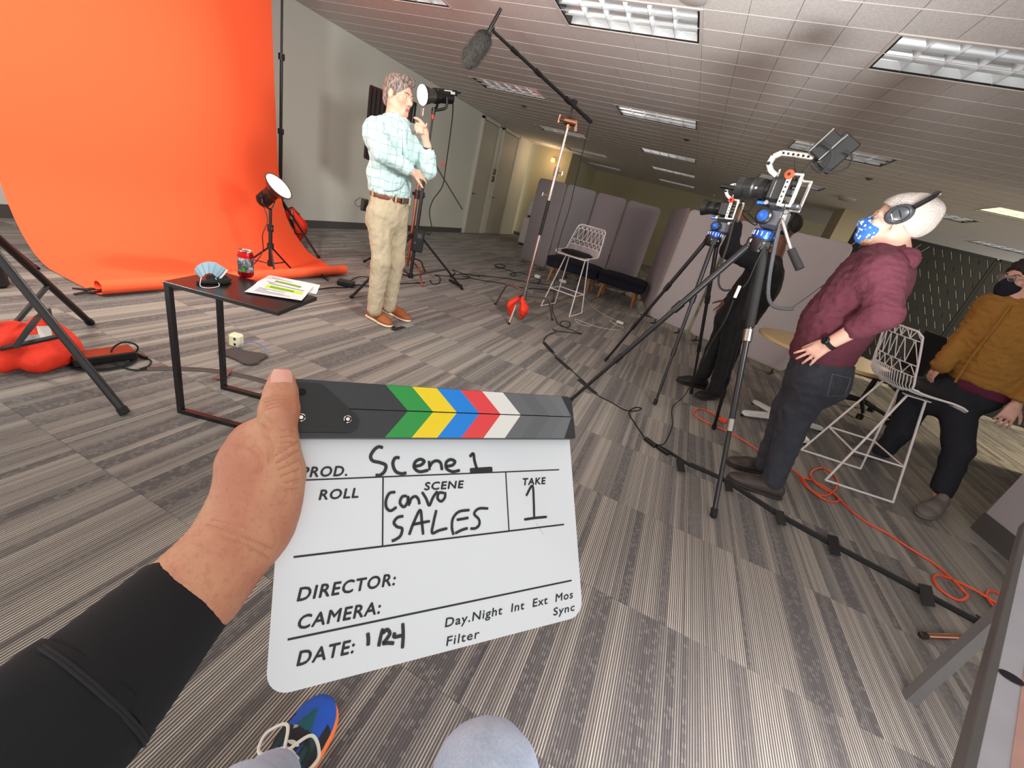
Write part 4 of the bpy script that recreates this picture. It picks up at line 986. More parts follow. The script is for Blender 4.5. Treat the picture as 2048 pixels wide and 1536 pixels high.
f = MB(); q = A+ea*(La-0.02)+eb*Lb/2; q[2] = 0.011; f.bar(q-eb*Lb/2, q+eb*Lb/2, 0.022, bev=0.001); f.build('cross_bar', M_CT, t)
# can
cp = fl(492, 553, Z1)+V3(0, 0, 0); H_ = 0.122; k_ = 0.033
def can_material():
    g = NG('soda_can_print', 0.28); v, x, y, z = g.pos('obj'); b = g.b; b.inputs['Metallic'].default_value = 0.75
    r = g.math('MAXIMUM', g.step(z, 0.090, 0.092), g.math('SUBTRACT', 1.0, g.step(z, 0.026, 0.028)))
    n = g.noise(v, 55.0, 3.0); sil = g.mix(g.step(n, 0.4, 0.62), rgb((120, 122, 126)), rgb((206, 206, 208)))
    g.color(g.mix(r, sil, rgb((206, 18, 22)))); return g.M
t = thing('soda_can', 'red and silver drink can standing on the black side table', 'can', cp)
f = MB(); f.lathe([(0.0, 0.006), (0.022, 0.004), (0.025, 0.0), (0.027, 0.003), (k_, 0.012), (k_, 0.102), (0.030, 0.110), (0.027, 0.117)], cp, seg=32, caps=False); f.build('can_body', can_material(), t, smooth=35)
f = MB(); f.lathe([(0.027, 0.117), (0.0285, 0.121), (0.0275, 0.1225), (0.026, 0.119), (0.0, 0.1185)], cp, seg=32, caps=False); f.build('lid', M_CHROME, t, smooth=35)
f = MB(); f.lathe([(0.0, 0), (0.008, 0.0), (0.008, 0.001), (0, 0.001)], cp+V3(0.006, 0.004, 0.119), seg=12, caps=False); f.build('pull_tab', M_STEEL, t)
def can_patch(name, a0, a1, pts, material, rr=k_+0.0006):
    f = MB(); G = []
    f.add([cp+V3(rr*math.cos(a0+(a1-a0)*u), rr*math.sin(a0+(a1-a0)*u), z) for u, z in pts], [tuple(range(len(pts)))]); f.build(name, material, t)
va = math.atan2(-cp[1], -cp[0])          # the side that faces the viewer
for k in range(8):
    f = MB()
a1 = va+0.15
f = MB(); G = [[cp+V3((k_+0.0006)*math.cos(va-0.55+0.5*u), (k_+0.0006)*math.sin(va-0.55+0.5*u), 0.030+0.02*v_*math.sqrt(max(0.02, 1-(2*u-1)**2))) for v_ in (0, 1)] for u in np.linspace(0, 1, 9)]; f.sheet(G); f.build('green_emblem', mat('can_green', (74, 150, 44), 0.3), t)
M_CANP = mat('can_dark_print', (26, 26, 34), 0.35)
def can_bar(a, b, z0, z1, nm='dark_lettering', m_=None):
    f = MB(); G = [[cp+V3((k_+0.0007)*math.cos(va+a+(b-a)*u), (k_+0.0007)*math.sin(va+a+(b-a)*u), z) for z in (z0, z1)] for u in np.linspace(0, 1, 4)]; f.sheet(G); f.build(nm, m_ or M_CANP, t)
can_bar(0.75, 0.82, 0.056, 0.076); can_bar(0.82, 1.2, 0.072, 0.076); can_bar(0.82, 1.1, 0.063, 0.066); can_bar(-1.2, -0.75, 0.072, 0.076); can_bar(-0.75, -0.68, 0.056, 0.076); can_bar(-1.2, -0.75, 0.056, 0.060)
# papers
M_PAPER = mat('white_paper', (232, 226, 228), 0.7, bump=(9, 0.15, 0.01)); M_HI = mat('highlighter_green', (196, 224, 60), 0.6); M_HI2 = mat('highlighter_olive', (120, 164, 40), 0.6); M_INK = mat('printed_ink', (90, 88, 96), 0.7)
def sheet_on_table(label, corners, lift, nm='paper_sheet'):
    """corners: back-left, back-right, front-right, front-left in the photograph"""
    c = [fl(u, v, Z1) for u, v in corners]; G = []
    for q in np.linspace(0, 1, 9):
        row = []
        for w in np.linspace(0, 1, 9):
            p = (c[0]*(1-w)+c[1]*w)*(1-q)+(c[3]*(1-w)+c[2]*w)*q
            row.append(p+V3(0, 0, lift+0.004*(1+math.sin(q*5+w*2))*0.5+0.006*math.exp(-((q-0.45)/0.07)**2)))
        G.append(row)
    f = MB(); f.sheet(G, 0.0009); o = f.build(nm, M_PAPER, smooth=60); tag(o, label, 'paper', 'script papers on the side table')
    def on(q, w, up=0.0012):
        q_ = q*8; i = min(7, int(q_)); a = q_-i; w_ = w*8; j = min(7, int(w_)); b = w_-j; g_ = np.array(G)
        return (g_[i, j]*(1-a)*(1-b)+g_[i+1, j]*a*(1-b)+g_[i, j+1]*(1-a)*b+g_[i+1, j+1]*a*b)+V3(0, 0, up)
    return o, on
o1, on1 = sheet_on_table('creased white sheet poking out under the highlighted script page', [(541, 552), (640, 572), (632, 590), (535, 568)], 0.001)
o2, on2 = sheet_on_table('white script page with green highlighter strips on the side table', [(538, 554), (626, 576), (603, 605), (489, 586)], 0.006)
def strip(on, par, q0, q1, w0, w1, m_, nm, up=0.0012):
    f = MB(); f.sheet([[on(q, w, up) for w in np.linspace(w0, w1, 8)] for q in np.linspace(q0, q1, 3)]); f.build(nm, m_, par)
strip(on2, o2, 0.20, 0.30, 0.25, 0.80, M_HI2, 'highlight'); strip(on2, o2, 0.52, 0.64, 0.20, 0.92, M_HI, 'highlight'); strip(on2, o2, 0.55, 0.62, 0.28, 0.75, M_HI2, 'highlight', 0.0018); strip(on2, o2, 0.43, 0.46, 0.2, 0.92, M_INK, 'text_line')
for q in (0.10, 0.36, 0.70, 0.76, 0.82, 0.88): strip(on2, o2, q, q+0.016, 0.12, 0.55+0.25*math.sin(q*31), M_INK, 'text_line')
# blue medical mask leaning on a black cloth mask
mb0 = fl(424, 562, Z1)
t = thing('medical_mask', 'pleated light blue medical mask propped on the side table', 'face mask', mb0)
M_MASK = mat('blue_mask_fabric', (182, 212, 226), 0.8, bump=(300, 0.1)); M_LOOP = mat('white_elastic', (236, 236, 234), 0.7)
cA = nr(424, 575, mb0); G = []
rad = lambda u, v: nr(u, v, mb0)
fan = [((389, 545), (404, 558)), ((389, 538), (402, 557)), ((393, 532), (405, 553)), ((403, 526), (411, 548)), ((416, 523), (418, 546)), ((431, 525), (424, 547)), ((444, 533), (430, 552)), ((454, 540), (433, 561))]
for k, (a, b) in enumerate(fan):
    for sgn in (0, 1):
        o_ = 0.004*(1 if sgn else -0.4); G.append([nr(a[0]*(1-q)+b[0]*q+(1.2 if sgn else 0), a[1]*(1-q)+b[1]*q, mb0, o_+0.03*math.sin(PI*(k+0.5)/8)) for q in np.linspace(0, 1, 5)])
f = MB(); f.sheet(G, 0.0012); f.build('pleated_fabric', M_MASK, t, smooth=30)
f = MB(); f.sheet([[nr(a[0], a[1], mb0, 0.02), nr(a[0]+3, a[1]+2.5, mb0, 0.02)] for a in [(453, 538), (446, 547), (439, 555), (433, 563)]], 0.0015); f.build('white_edge', M_LOOP, t)
f = MB(); f.tube(curve([nr(402, 556, mb0, 0.03), fl(401, 572, Z1+0.004), fl(418, 576, Z1+0.004), fl(438, 572, Z1+0.004), fl(435, 563, Z1+0.012), nr(431, 556, mb0, 0.03)], 6), 0.0014, 6); f.build('ear_loop', M_LOOP, t, smooth=50)
F = Field(); b0 = fl(440, 563, Z1); F.cap(fl(398, 565, Z1+0.006), fl(445, 563, Z1+0.010), 0.012, 0.020, 0.02, (V3(0, 0, 1), 0.45)); F.cap(fl(445, 563, Z1+0.01), fl(462, 560, Z1+0.008), 0.018, 0.006, 0.01, (V3(0, 0, 1), 0.5)); F.cap(fl(420, 556, Z1+0.015), fl(450, 556, Z1+0.012), 0.014, 0.012, 0.02)
F.cut((0, 0, Z1+0.0005), (0, 0, -1)); tag(F.build('cloth_mask', M_PAD, None, 0.004, 2, folds(60, 0.002)), 'crumpled black cloth mask under the blue medical mask', 'face mask')
# ---- worktable at the right edge
tz = 0.75; e0, e1 = fl(2045, 1062, tz), fl(1927, 1530, tz); ed = unit(e1-e0); on_ = V3(-ed[1], ed[0], 0)
if on_[0] < 0: on_ = -on_
e0 = e0-ed*0.12; e1 = e1+ed*0.55; t = thing('work_table', 'worn white work table with a pink stripe cut off by the right edge', 'table', (e0+e1)/2*V3(1, 1, 0))
Lt = np.linalg.norm(e1-e0); c = (e0+e1)/2+on_*0.30; Rt = np.array([ed, on_, V3(0, 0, 1)])
M_WT = mat('worn_white_laminate', (176, 175, 182), 0.5, var=(14, 0.12)); M_PINK = mat('pink_stained_strip', (190, 148, 138), 0.6, var=(25, 0.12)); M_EDGE = mat('grey_metal_edge', (120, 118, 116), 0.4, 0.5)
f = MB(); f.box(c-V3(0, 0, 0.012), (Lt-0.01, 0.58, 0.024), Rt, 0.002); f.build('tabletop', M_WT, t)
f = MB(); f.box((e0+e1)/2+on_*0.006-V3(0, 0, 0.014), (Lt, 0.014, 0.03), Rt, 0.002); f.build('edge_strip', M_EDGE, t)
f = MB(); f.box((e0+e1)/2+on_*0.058+V3(0, 0, 0.0006), (Lt*0.98, 0.035, 0.0012), Rt); f.build('pink_stripe', M_PINK, t)
f = MB(); q = fl(2022, 1356, tz); f.lathe([(0.0, 0.0012), (0.010, 0.0012), (0.012, 0.002), (0.010, 0.0032), (0.0, 0.0022)], q, seg=16, caps=False, sx=1.5); f.build('cable_hole', M_RUB, t, smooth=40)
for s_ in (0.06, Lt-0.06):
    for w_ in (0.10, 0.52):
        p = e0+ed*s_+on_*w_; f = MB(); f.bar(V3(p[0], p[1], 0), V3(p[0], p[1], tz-0.024), 0.035); f.build('leg', M_EDGE, t)
# ---- stand whose copper leg pokes out under that table, carrying the lantern that lights the room
t = thing('lantern_stand', 'copper stand leg poking out from under the work table', 'light stand', (2.05, 2.15, 0))
cs = V3(2.10, 2.27, 0.0); f = MB(); f.rod(cs+V3(0, 0, 0.10), cs+V3(0, 0, 1.5), 0.0175, seg=12); f.build('pole', M_COPPER, t, smooth=50)
f = MB(); f.tube(curve([fl(1842, 1271, 0.013), fl(1900, 1273, 0.016), fl(1985, 1275, 0.03), cs+V3(-0.05, -0.03, 0.15), cs+V3(0, 0, 0.22)], 6), 0.0125, 10); f.build('leg', M_COPPER, t, smooth=50)
f = MB(); q = fl(1842, 1271, 0.013); f.tube([q, q+unit(fl(1900, 1273, 0.013)-q)*0.03], 0.014, 10); f.build('foot_cap', M_RUB, t, smooth=50)
for a in (0.4, -1.2):
    p = cs+V3(0.45*math.cos(a), 0.45*math.sin(a), 0.012); f = MB(); f.tube(curve([cs+V3(0, 0, 0.26), cs+(p-cs)*0.7+V3(0, 0, 0.2), p], 5), 0.0125, 8); f.build('leg', M_COPPER, t, smooth=50)
f = MB(); kk = V3(*KEY_AT); f.tube([cs+V3(0, 0, 1.48), cs+V3(0, 0, 2.40), kk+V3(0.15, 0.2, 0.33), kk+V3(0, 0, 0.27)], 0.012, 8); f.build('boom_arm', M_COPPER, t, smooth=50)
f = MB(); f.lathe([(0.0, 0.29), (0.05, 0.29), (0.05, 0.23), (0.0, 0.23)], kk, seg=12, caps=False); f.build('lamp_socket', M_BLK, t)

# housing for the added, unseen fill lamp aimed at the ceiling
t = thing('added_bounce_light', 'added fill lamp out of view on the floor, brightening the ceiling', 'studio light', (UP_AT[0], UP_AT[1], 0))
hd = unit(V3(*UP_TO)-V3(*UP_AT)); f = MB(); f.lathe([(0.0, -0.14), (0.12, -0.14), (0.23, -0.02), (0.225, -0.02), (0.10, -0.13), (0.0, -0.13)], UP_AT, hd, 20, caps=False); f.build('lamp_head', M_BLK, t, smooth=40)
for p_ in ring_feet(UP_AT, 0.22, 0.5): f = MB(); f.tube([V3(*UP_AT)-hd*0.13, (*p_, 0.01)], 0.012, 8); f.build('leg', M_BLK, t, smooth=50)
# ================================================================== CAMERAS ON TRIPODS
M_CF = mat('dark_carbon_tube', (34, 34, 36), 0.34, 0.2); M_BLUE = mat('anodised_blue', (50, 96, 190), 0.3, 0.7); M_CAGE = mat('silver_cage_aluminium', (205, 198, 194), 0.35, 0.85); M_ORK = mat('orange_cage_knob', (250, 66, 30), 0.45)
M_GREYM = mat('grey_cast_metal', (92, 94, 100), 0.4, 0.6); M_LENS = mat('lens_barrel_black', (28, 28, 29), 0.4); M_GLASS = mat('coated_lens_glass', (14, 16, 30), 0.05, 0.0, coat=1.0)
def tripod_leg(t, top, foot, r, n=3, clamp_mat=None, flip=False):
    top = np.array(top, float); foot = np.array(foot, float); d = unit(foot-top); L = np.linalg.norm(foot-top)
    for k in range(n):
        a, b = top+d*L*(k/n if k else 0), top+d*L*((k+1)/n); rk = r*(1-0.17*k)
        f = MB(); f.rod(a, b, rk, seg=12); f.build('leg_section', M_CF if k < 2 else M_BLK, t, smooth=50)
        if k: f = MB(); f.rod(a-d*0.035, a+d*0.03, rk*1.55, seg=12); f.build('leg_lock', clamp_mat or M_BLKS, t, smooth=50)
    f = MB(); f.ball(foot-d*0.004, (r*1.0,)*3, 10, 7); f.rod(foot-d*0.04, foot-d*0.005, r*0.95); f.build('foot', M_RUB, t, smooth=50)
def head_and_camera(base, apex, hb, lens_dir, body_c, k, label_t, label_c, feet, col_r, front):
    """apex: top of the legs; body_c: camera body centre; k: size factor"""
    t = thing('camera_tripod', label_t, 'tripod', (apex[0], apex[1], 0), 'camera tripods')
    for q, ft in enumerate(feet):
        o = V3(ft[0]-apex[0], ft[1]-apex[1], 0); tripod_leg(t, apex+unit(o)*0.05-V3(0, 0, 0.02), V3(*ft, 0.016), col_r, 3, M_STEEL if (front and q == 0) else None)
        f = MB(); f.box(apex+unit(o)*0.045-V3(0, 0, 0.01), (0.05, 0.04, 0.055), bev=0.006); f.build('leg_hinge', M_BLKS, t)
        f = MB(); s_ = np.cross(unit(o), V3(0, 0, 1)); f.rod(apex+unit(o)*0.05-s_*0.028, apex+unit(o)*0.05+s_*0.028, 0.011); f.build('hinge_bolt', M_STEEL, t, smooth=40)
    if front:
        o = V3(feet[0][0]-apex[0], feet[0][1]-apex[1], 0); a = apex+unit(o)*0.05-V3(0, 0, 0.02); b = V3(*feet[0], 0.016); f = MB(); f.rod(a+(b-a)*0.03, a+(b-a)*0.30, col_r*1.28, seg=14); f.build('foam_grip', M_RUB, t, smooth=50)
    f = MB(); f.lathe([(0.0, -0.05), (0.045, -0.05), (0.06, -0.01), (0.06, 0.02), (0.0, 0.02)], apex, seg=18, caps=False); f.build('spider', M_BLKS, t, smooth=40)
    f = MB(); f.lathe([(0.0, 0.02), (0.052*k, 0.02), (0.055*k, 0.028), (0.055*k, 0.060), (0.048*k, 0.066), (0.0, 0.066)], apex, seg=22, caps=False); f.build('blue_pan_ring', M_BLUE, t, smooth=35)
    f = MB()
    for q in range(16): a = 2*PI*q/16; f.box(apex+V3(0.055*k*math.cos(a), 0.055*k*math.sin(a), 0.044), (0.004, 0.004, 0.022))
    f.build('scale_marks', M_WHITE, t)
    e1 = unit(lens_dir); e2 = unit(V3(0, 0, 1)-e1*(e1[2])); e3 = np.cross(e1, e2)
    if e3 @ (np.array([base[0], base[1], 0])) > 0: e3 = -e3             # e3 points to the viewer
    R_ = np.array([e1, e2, e3]); B = np.array(body_c, float)
    f = MB(); f.box(hb, (0.11*k, 0.10*k, 0.09*k), R_, 0.02*k); f.build('fluid_head_body', M_GREYM, t)
    f = MB(); f.lathe([(0.0, 0.0), (0.035*k, 0.0), (0.035*k, 0.03*k), (0.028*k, 0.036*k), (0.0, 0.036*k)], hb+e1*0.03*k+e3*0.04*k, e3, 18, caps=False); f.build('tilt_drum', M_BLKS, t, smooth=40)
    f = MB(); f.lathe([(0.024*k, 0.0), (0.024*k, 0.006), (0.012*k, 0.010), (0.0, 0.010)], hb+e1*0.03*k+e3*0.075*k, e3, 18, caps=False); f.build('blue_tension_knob', M_BLUE, t, smooth=40)
    pl = hb+e2*0.062*k
    f = MB(); f.box(pl, (0.17*k, 0.022*k, 0.065*k), R_, 0.006*k); f.build('quick_plate', M_GREYM, t)
    f = MB(); f.box(pl+e1*0.07*k-e2*0.004*k+e3*0.02*k, (0.05*k, 0.018*k, 0.04*k), R_, 0.004); f.build('blue_lock_lever', M_BLUE, t)
    for s_ in (-1, 1): f = MB(); f.rod(pl+e1*0.05*k*s_+e3*0.03*k-e2*0.03*k*(s_ < 0), pl+e1*0.05*k*s_+e3*0.042*k-e2*0.03*k*(s_ < 0), 0.010*k); f.build('plate_bolt', M_STEEL, t, smooth=40)
    # ---------------- camera
    c = thing('cinema_camera', label_c, 'camera', pl+e2*0.012*k, 'caged cameras on tripods')
    f = MB(); f.box(B, (0.075*k, 0.105*k, 0.13*k), R_, 0.012*k); f.box(B+e2*0.055*k+e1*0.005, (0.05*k, 0.03*k, 0.05*k), R_, 0.01*k); f.box(B+e1*0.03*k+e3*0.05*k, (0.035*k, 0.095*k, 0.035*k), R_, 0.01*k); f.build('body', M_LENS, c)
    L0 = B+e1*0.038*k
    if front: pr_ = [(0.034, 0.0), (0.038, 0.006), (0.038, 0.03), (0.043, 0.032), (0.043, 0.055), (0.039, 0.057), (0.039, 0.085), (0.046, 0.092), (0.046, 0.125), (0.042, 0.127), (0.042, 0.135), (0.047, 0.137), (0.049, 0.165), (0.045, 0.166), (0.041, 0.14)]
    else: pr_ = [(0.034, 0.0), (0.038, 0.006), (0.038, 0.05), (0.044, 0.055), (0.044, 0.085), (0.040, 0.09), (0.042, 0.105), (0.052, 0.112), (0.058, 0.145), (0.054, 0.145), (0.042, 0.11)]
    f = MB(); f.lathe([(r*k, h*k) for r, h in pr_], L0, e1, 26, caps=False); ln = f.build('lens', M_LENS, c, smooth=30)
    f = MB(); f.lathe([(0.042*k, pr_[-1][1]*k), (0.03*k, pr_[-1][1]*k+0.006), (0.0, pr_[-1][1]*k+0.008)], L0, e1, 22, caps=False); f.build('front_glass', M_GLASS, ln, smooth=60)
    for hh, r in ((0.043, 0.0435), (0.108, 0.0465)):
        f = MB()
        for q in range(26): a = 2*PI*q/26; u_ = math.cos(a)*e2+math.sin(a)*e3; f.box(L0+e1*hh*k+u_*r*k, (0.026*k, 0.0035*k, 0.005*k), np.array([e1, u_, np.cross(e1, u_)]))
        f.build('grip_ring', M_RUB, ln)
    f = MB(); f.box(L0+e1*0.07*k+e3*0.040*k, (0.012*k, 0.010*k, 0.002), R_); f.build('lens_badge', M_STEEL, ln)
    # cage: two silver side plates and rails
    for s_ in (1, -1):
        f = MB()
        q0 = B-e1*0.042*k+e3*s_*0.074*k
        f.box(q0+e1*0.012*k, (0.020*k, 0.135*k, 0.010*k), R_, 0.002); f.box(q0-e1*0.035*k, (0.012*k, 0.135*k, 0.010*k), R_, 0.002)
        f.box(q0+e2*0.064*k-e1*0.01*k, (0.06*k, 0.010*k, 0.012*k), R_, 0.002); f.box(q0-e2*0.064*k-e1*0.01*k, (0.06*k, 0.012*k, 0.012*k), R_, 0.002); f.build('cage_plate', M_CAGE, c)
        f = MB()
        for q in range(5): f.rod(q0+e1*0.012*k+e2*(-0.05+0.02*q)*k+e3*s_*0.004*k, q0+e1*0.012*k+e2*(-0.05+0.02*q)*k+e3*s_*0.0065*k, 0.0042*k)
        f.build('cage_holes', M_RUB, c)
    for s2 in (1, -1):
        f = MB(); f.bar(B-e1*0.04*k+e2*0.066*k*s2-e3*0.074*k, B-e1*0.04*k+e2*0.066*k*s2+e3*0.074*k, 0.012*k, 0.010*k); f.build('cage_rail', M_CAGE, c)
    f = MB(); f.lathe([(0.0, 0.012), (0.010*k, 0.012), (0.019*k, 0.010), (0.019*k, 0.0), (0.0, 0.0)], B-e1*0.028*k+e2*0.06*k+e3*0.080*k, e3, 20, caps=False); kn = f.build('orange_knob', M_ORK, c, smooth=40)
    f = MB(); f.rod(B-e1*0.028*k+e2*0.06*k+e3*0.091*k, B-e1*0.028*k+e2*0.06*k+e3*0.0935*k, 0.007*k); f.build('knob_socket', M_RUB, kn)
    f = MB(); f.box(B-e1*0.055*k-e2*0.01*k+e3*0.066*k, (0.035*k, 0.03*k, 0.025*k), R_, 0.006); f.box(B-e1*0.06*k+e2*0.028*k+e3*0.066*k, (0.03*k, 0.025*k, 0.022*k), R_, 0.006); f.build('cable_clamp', M_BLKS, c)
    # top handle: perforated C
    hp = [B+e2*0.075*k-e1*0.005*k, B+e2*0.095*k+e1*0.03*k, B+e2*0.125*k+e1*0.052*k, B+e2*0.155*k+e1*0.045*k, B+e2*0.172*k+e1*0.015*k, B+e2*0.168*k-e1*0.05*k, B+e2*0.160*k-e1*0.125*k]
    if front: hp = [p+e1*0.055*k-e2*0.012*k for p in hp]
    f = MB()
    for q in range(len(hp)-1): f.bar(hp[q], hp[q+1]+unit(hp[q+1]-hp[q])*0.004, 0.024*k, 0.018*k, up=e3, bev=0.003)
    f.build('top_handle', M_CAGE, c)
    f = MB()
    for q in range(6): p = hp[4]*(1-(q+0.5)/6.5)+hp[6]*((q+0.5)/6.5); f.rod(p+e3*0.0082*k, p+e3*0.0125*k, 0.0050*k)
    f.rod(hp[2]+e3*0.0082*k, hp[2]+e3*0.0125*k, 0.008*k); f.build('handle_holes', M_RUB, c)
    f = MB(); f.rod(hp[0], hp[0]+e2*0.03*k, 0.006*k); f.rod(hp[1], hp[1]+e1*0.02*k, 0.004*k); f.build('handle_screw', M_STEEL, c, smooth=40)
    return t, c, B, (e1, e2, e3), hb, hp, R_
# front camera
FB = (0.34, 2.75); ap = nr(1522, 486, FB)
Bf = nr(1565, 384, FB); ld_ = nr(1487, 371, FB, -0.05)-nr(1546, 377, FB)
t1, c1, Bf, (e1, e2, e3), hb, hp, RR = head_and_camera(FB, ap, nr(1549, 438, FB), ld_, Bf, 1.12, 'black camera tripod in front of the maroon hoodie man', 'front caged camera with a big lens and a monitor on its handle', [(0.625, 2.125), (-0.39, 2.775), (0.68, 3.36)], 0.0185, True)
f = MB(); pts_ = [hb-e1*0.05+e3*0.05, nr(1566, 446, FB, 0.08), nr(1575, 477, FB, 0.10), nr(1582, 500, FB, 0.11)]; f.tube(curve(pts_, 5), 0.008, 8); f.build('pan_bar', M_CAGE, t1, smooth=50)
f = MB(); f.rod(nr(1582, 499, FB, 0.11), nr(1600, 538, FB, 0.14), 0.019, 0.021, seg=14); f.build('pan_grip', M_RUB, t1, smooth=50)
# monitor with battery on an arm
M0 = nr(1658, 303, FB, -0.02); t = thing('field_monitor', 'black field monitor with a battery on its back above the front camera', 'monitor', M0-V3(0, 0, 0.08), None)
mx = unit(nr(1690, 300, FB)-nr(1650, 335, FB)); mz = unit(nr(1668, 285, FB)-nr(1690, 312, FB)); mz = unit(mz-mx*(mz @ mx)); nrm = np.cross(mx, mz)
if nrm @ V3(FB[0], FB[1], 0) > 0: nrm = -nrm
Rm = np.array([mx, mz, nrm])
f = MB(); f.box(nr(1672, 307, FB), (0.165, 0.10, 0.03), Rm, 0.006); f.build('monitor_shell', M_BLKS, t)
f = MB(); f.box(nr(1672, 307, FB)-nrm*0.0155, (0.15, 0.088, 0.002), Rm); f.build('screen', mat('dark_screen_glass', (12, 14, 18), 0.1), t)
f = MB(); f.box(nr(1648, 296, FB)+nrm*0.045, (0.12, 0.078, 0.06), Rm, 0.006); bt = f.build('battery', M_BLKS, t)
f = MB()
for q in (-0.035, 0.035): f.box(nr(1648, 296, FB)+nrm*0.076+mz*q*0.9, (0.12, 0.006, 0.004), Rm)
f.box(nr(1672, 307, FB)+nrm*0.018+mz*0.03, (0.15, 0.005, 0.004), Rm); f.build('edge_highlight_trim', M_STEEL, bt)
f = MB(); a_ = hp[6]; b_ = nr(1636, 325, FB); mid = (a_+b_)/2+e2*0.03
f.tube([a_+e2*0.02, mid, b_], 0.009, 8); f.ball(mid, 0.016, 10, 7); f.ball(b_, 0.014, 10, 7); f.ball(a_+e2*0.02, 0.016, 10, 7); f.rod(mid-e2*0.03, mid+e2*0.03, 0.006); f.build('magic_arm', M_BLKS, t, smooth=50)
f = MB(); f.ball(a_+e2*0.018+e1*0.012, 0.013, 10, 7); f.ball(nr(1637, 322, FB, 0.03), 0.012, 10, 7); f.build('silver_knob', M_CHROME, t, smooth=50)
def cable(pts, r, label, nm='cable', m_=None, group=None):
    f = MB(); f.tube(curve(pts, 9), r, 7); return tag(f.build(nm, m_ or M_RUB, smooth=50), label, 'cable', group)
cable([nr(u, v, FB, o) for u, v, o in [(1628, 318, 0.04), (1606, 345, 0.05), (1588, 365, 0.06), (1580, 380, 0.08)]], 0.0055, 'black cable running from the field monitor down to the front camera')
cable([nr(u, v, FB, o) for u, v, o in [(1620, 330, 0.04), (1640, 345, 0.06), (1660, 322, 0.08), (1662, 300, 0.09), (1645, 288, 0.09), (1628, 300, 0.06)]], 0.0045, 'looped black cable hanging in front of the field monitor')
cable([nr(u, v, FB, o) for u, v, o in [(1690, 303, 0.03), (1704, 315, 0.03), (1695, 336, 0.03), (1665, 345, 0.04), (1640, 338, 0.04), (1627, 320, 0.03)]], 0.0045, 'thin cable sagging in a loop right of the field monitor')
cable([nr(u, v, FB, o) for u, v, o in [(1590, 318, 0.05), (1591, 345, 0.06), (1595, 360, 0.07)]], 0.004, 'short cable from the front camera handle')
cable([nr(u, v, FB, o) for u, v, o in [(1560, 448, 0.07), (1548, 500, 0.09), (1538, 560, 0.10), (1537, 595, 0.10), (1548, 612, 0.10), (1570, 617, 0.10), (1588, 617, 0.10)]], 0.0105, 'thick grey gooseneck cable hanging below the front camera', m_=mat('grey_gooseneck', (70, 70, 72), 0.45, 0.3, bump=(400, 0.5)))
cable([nr(1586, 614, FB, 0.10), nr(1620, 590, FB, 0.06), nr(1660, 560, FB, 0.0), nr(1700, 530, FB, -0.06)], 0.002, 'thin wire running from the gooseneck cable to the hoodie man')
cable([nr(u, v, FB, o) for u, v, o in [(1572, 400, 0.10), (1560, 440, 0.12), (1520, 510, 0.13), (1497, 560, 0.13), (1486, 575, 0.13)]], 0.0028, 'thin cable slanting down in front of the front camera head')
f = MB(); f.bar(nr(1480, 571, FB, 0.13), nr(1469, 596, FB, 0.13), 0.018, 0.014, bev=0.003); tag(f.build('inline_adapter', M_CAGE), 'small silver adapter on the thin camera cable', 'adapter')
cl = [nr(1467, 600, FB, 0.13), nr(1450, 640, FB, 0.12), nr(1420, 690, FB, 0.1), nr(1402, 730, FB, 0.05), fl(1370, 790, 0.1), fl(1345, 815, 0.01), fl(1345, 850, 0.008), fl(1330, 885, 0.008), fl(1315, 890, 0.008)]
cable(cl, 0.0035, 'black cable drooping from the silver adapter to the floor')
# rear camera
RB = (0.12, 3.76); ap2 = nr(1426, 480, RB); Br = nr(1455, 420, RB); ld2 = nr(1410, 414, RB, -0.05)-nr(1455, 419, RB)
t2, c2, Br, (g1, g2, g3), hb2, hp2, _ = head_and_camera(RB, ap2, nr(1444, 455, RB), ld2, Br, 1.0, 'rear black tripod beside the cameraman dressed in black', 'rear caged camera with a flared lens hood and a small top microphone', [(0.205, 3.40), (-0.35, 4.05), (0.50, 4.02)], 0.0165, False)
t = thing('camera_microphone', 'small black microphone on top of the rear camera handle', 'microphone', nr(1455, 380, RB))
f = MB(); f.rod(nr(1441, 371, RB), nr(1470, 377, RB), 0.017, seg=12); f.build('microphone_body', M_BLKS, t, smooth=50)
f = MB(); f.rod(nr(1468, 376, RB), nr(1467, 386, RB), 0.006); f.rod(nr(1470, 376, RB), nr(1480, 379, RB), 0.008); f.build('shoe_mount', M_BLK, t, smooth=50)
cable([nr(u, v, RB, o) for u, v, o in [(1476, 415, 0.02), (1490, 398, 0.05), (1508, 400, 0.05), (1500, 420, 0.05), (1485, 425, 0.04), (1495, 440, 0.04), (1510, 450, 0.04), (1513, 444, 0.04), (1495, 425, 0.04)]], 0.0045, 'tangle of dark cable behind the rear camera')
cable([nr(u, v, RB, o) for u, v, o in [(1468, 440, 0.05), (1455, 490, 0.06), (1442, 530, 0.06), (1437, 565, 0.06), (1446, 580, 0.06), (1462, 580, 0.05)]], 0.008, 'grey gooseneck cable curling below the rear camera', m_=MATS['grey_gooseneck'])
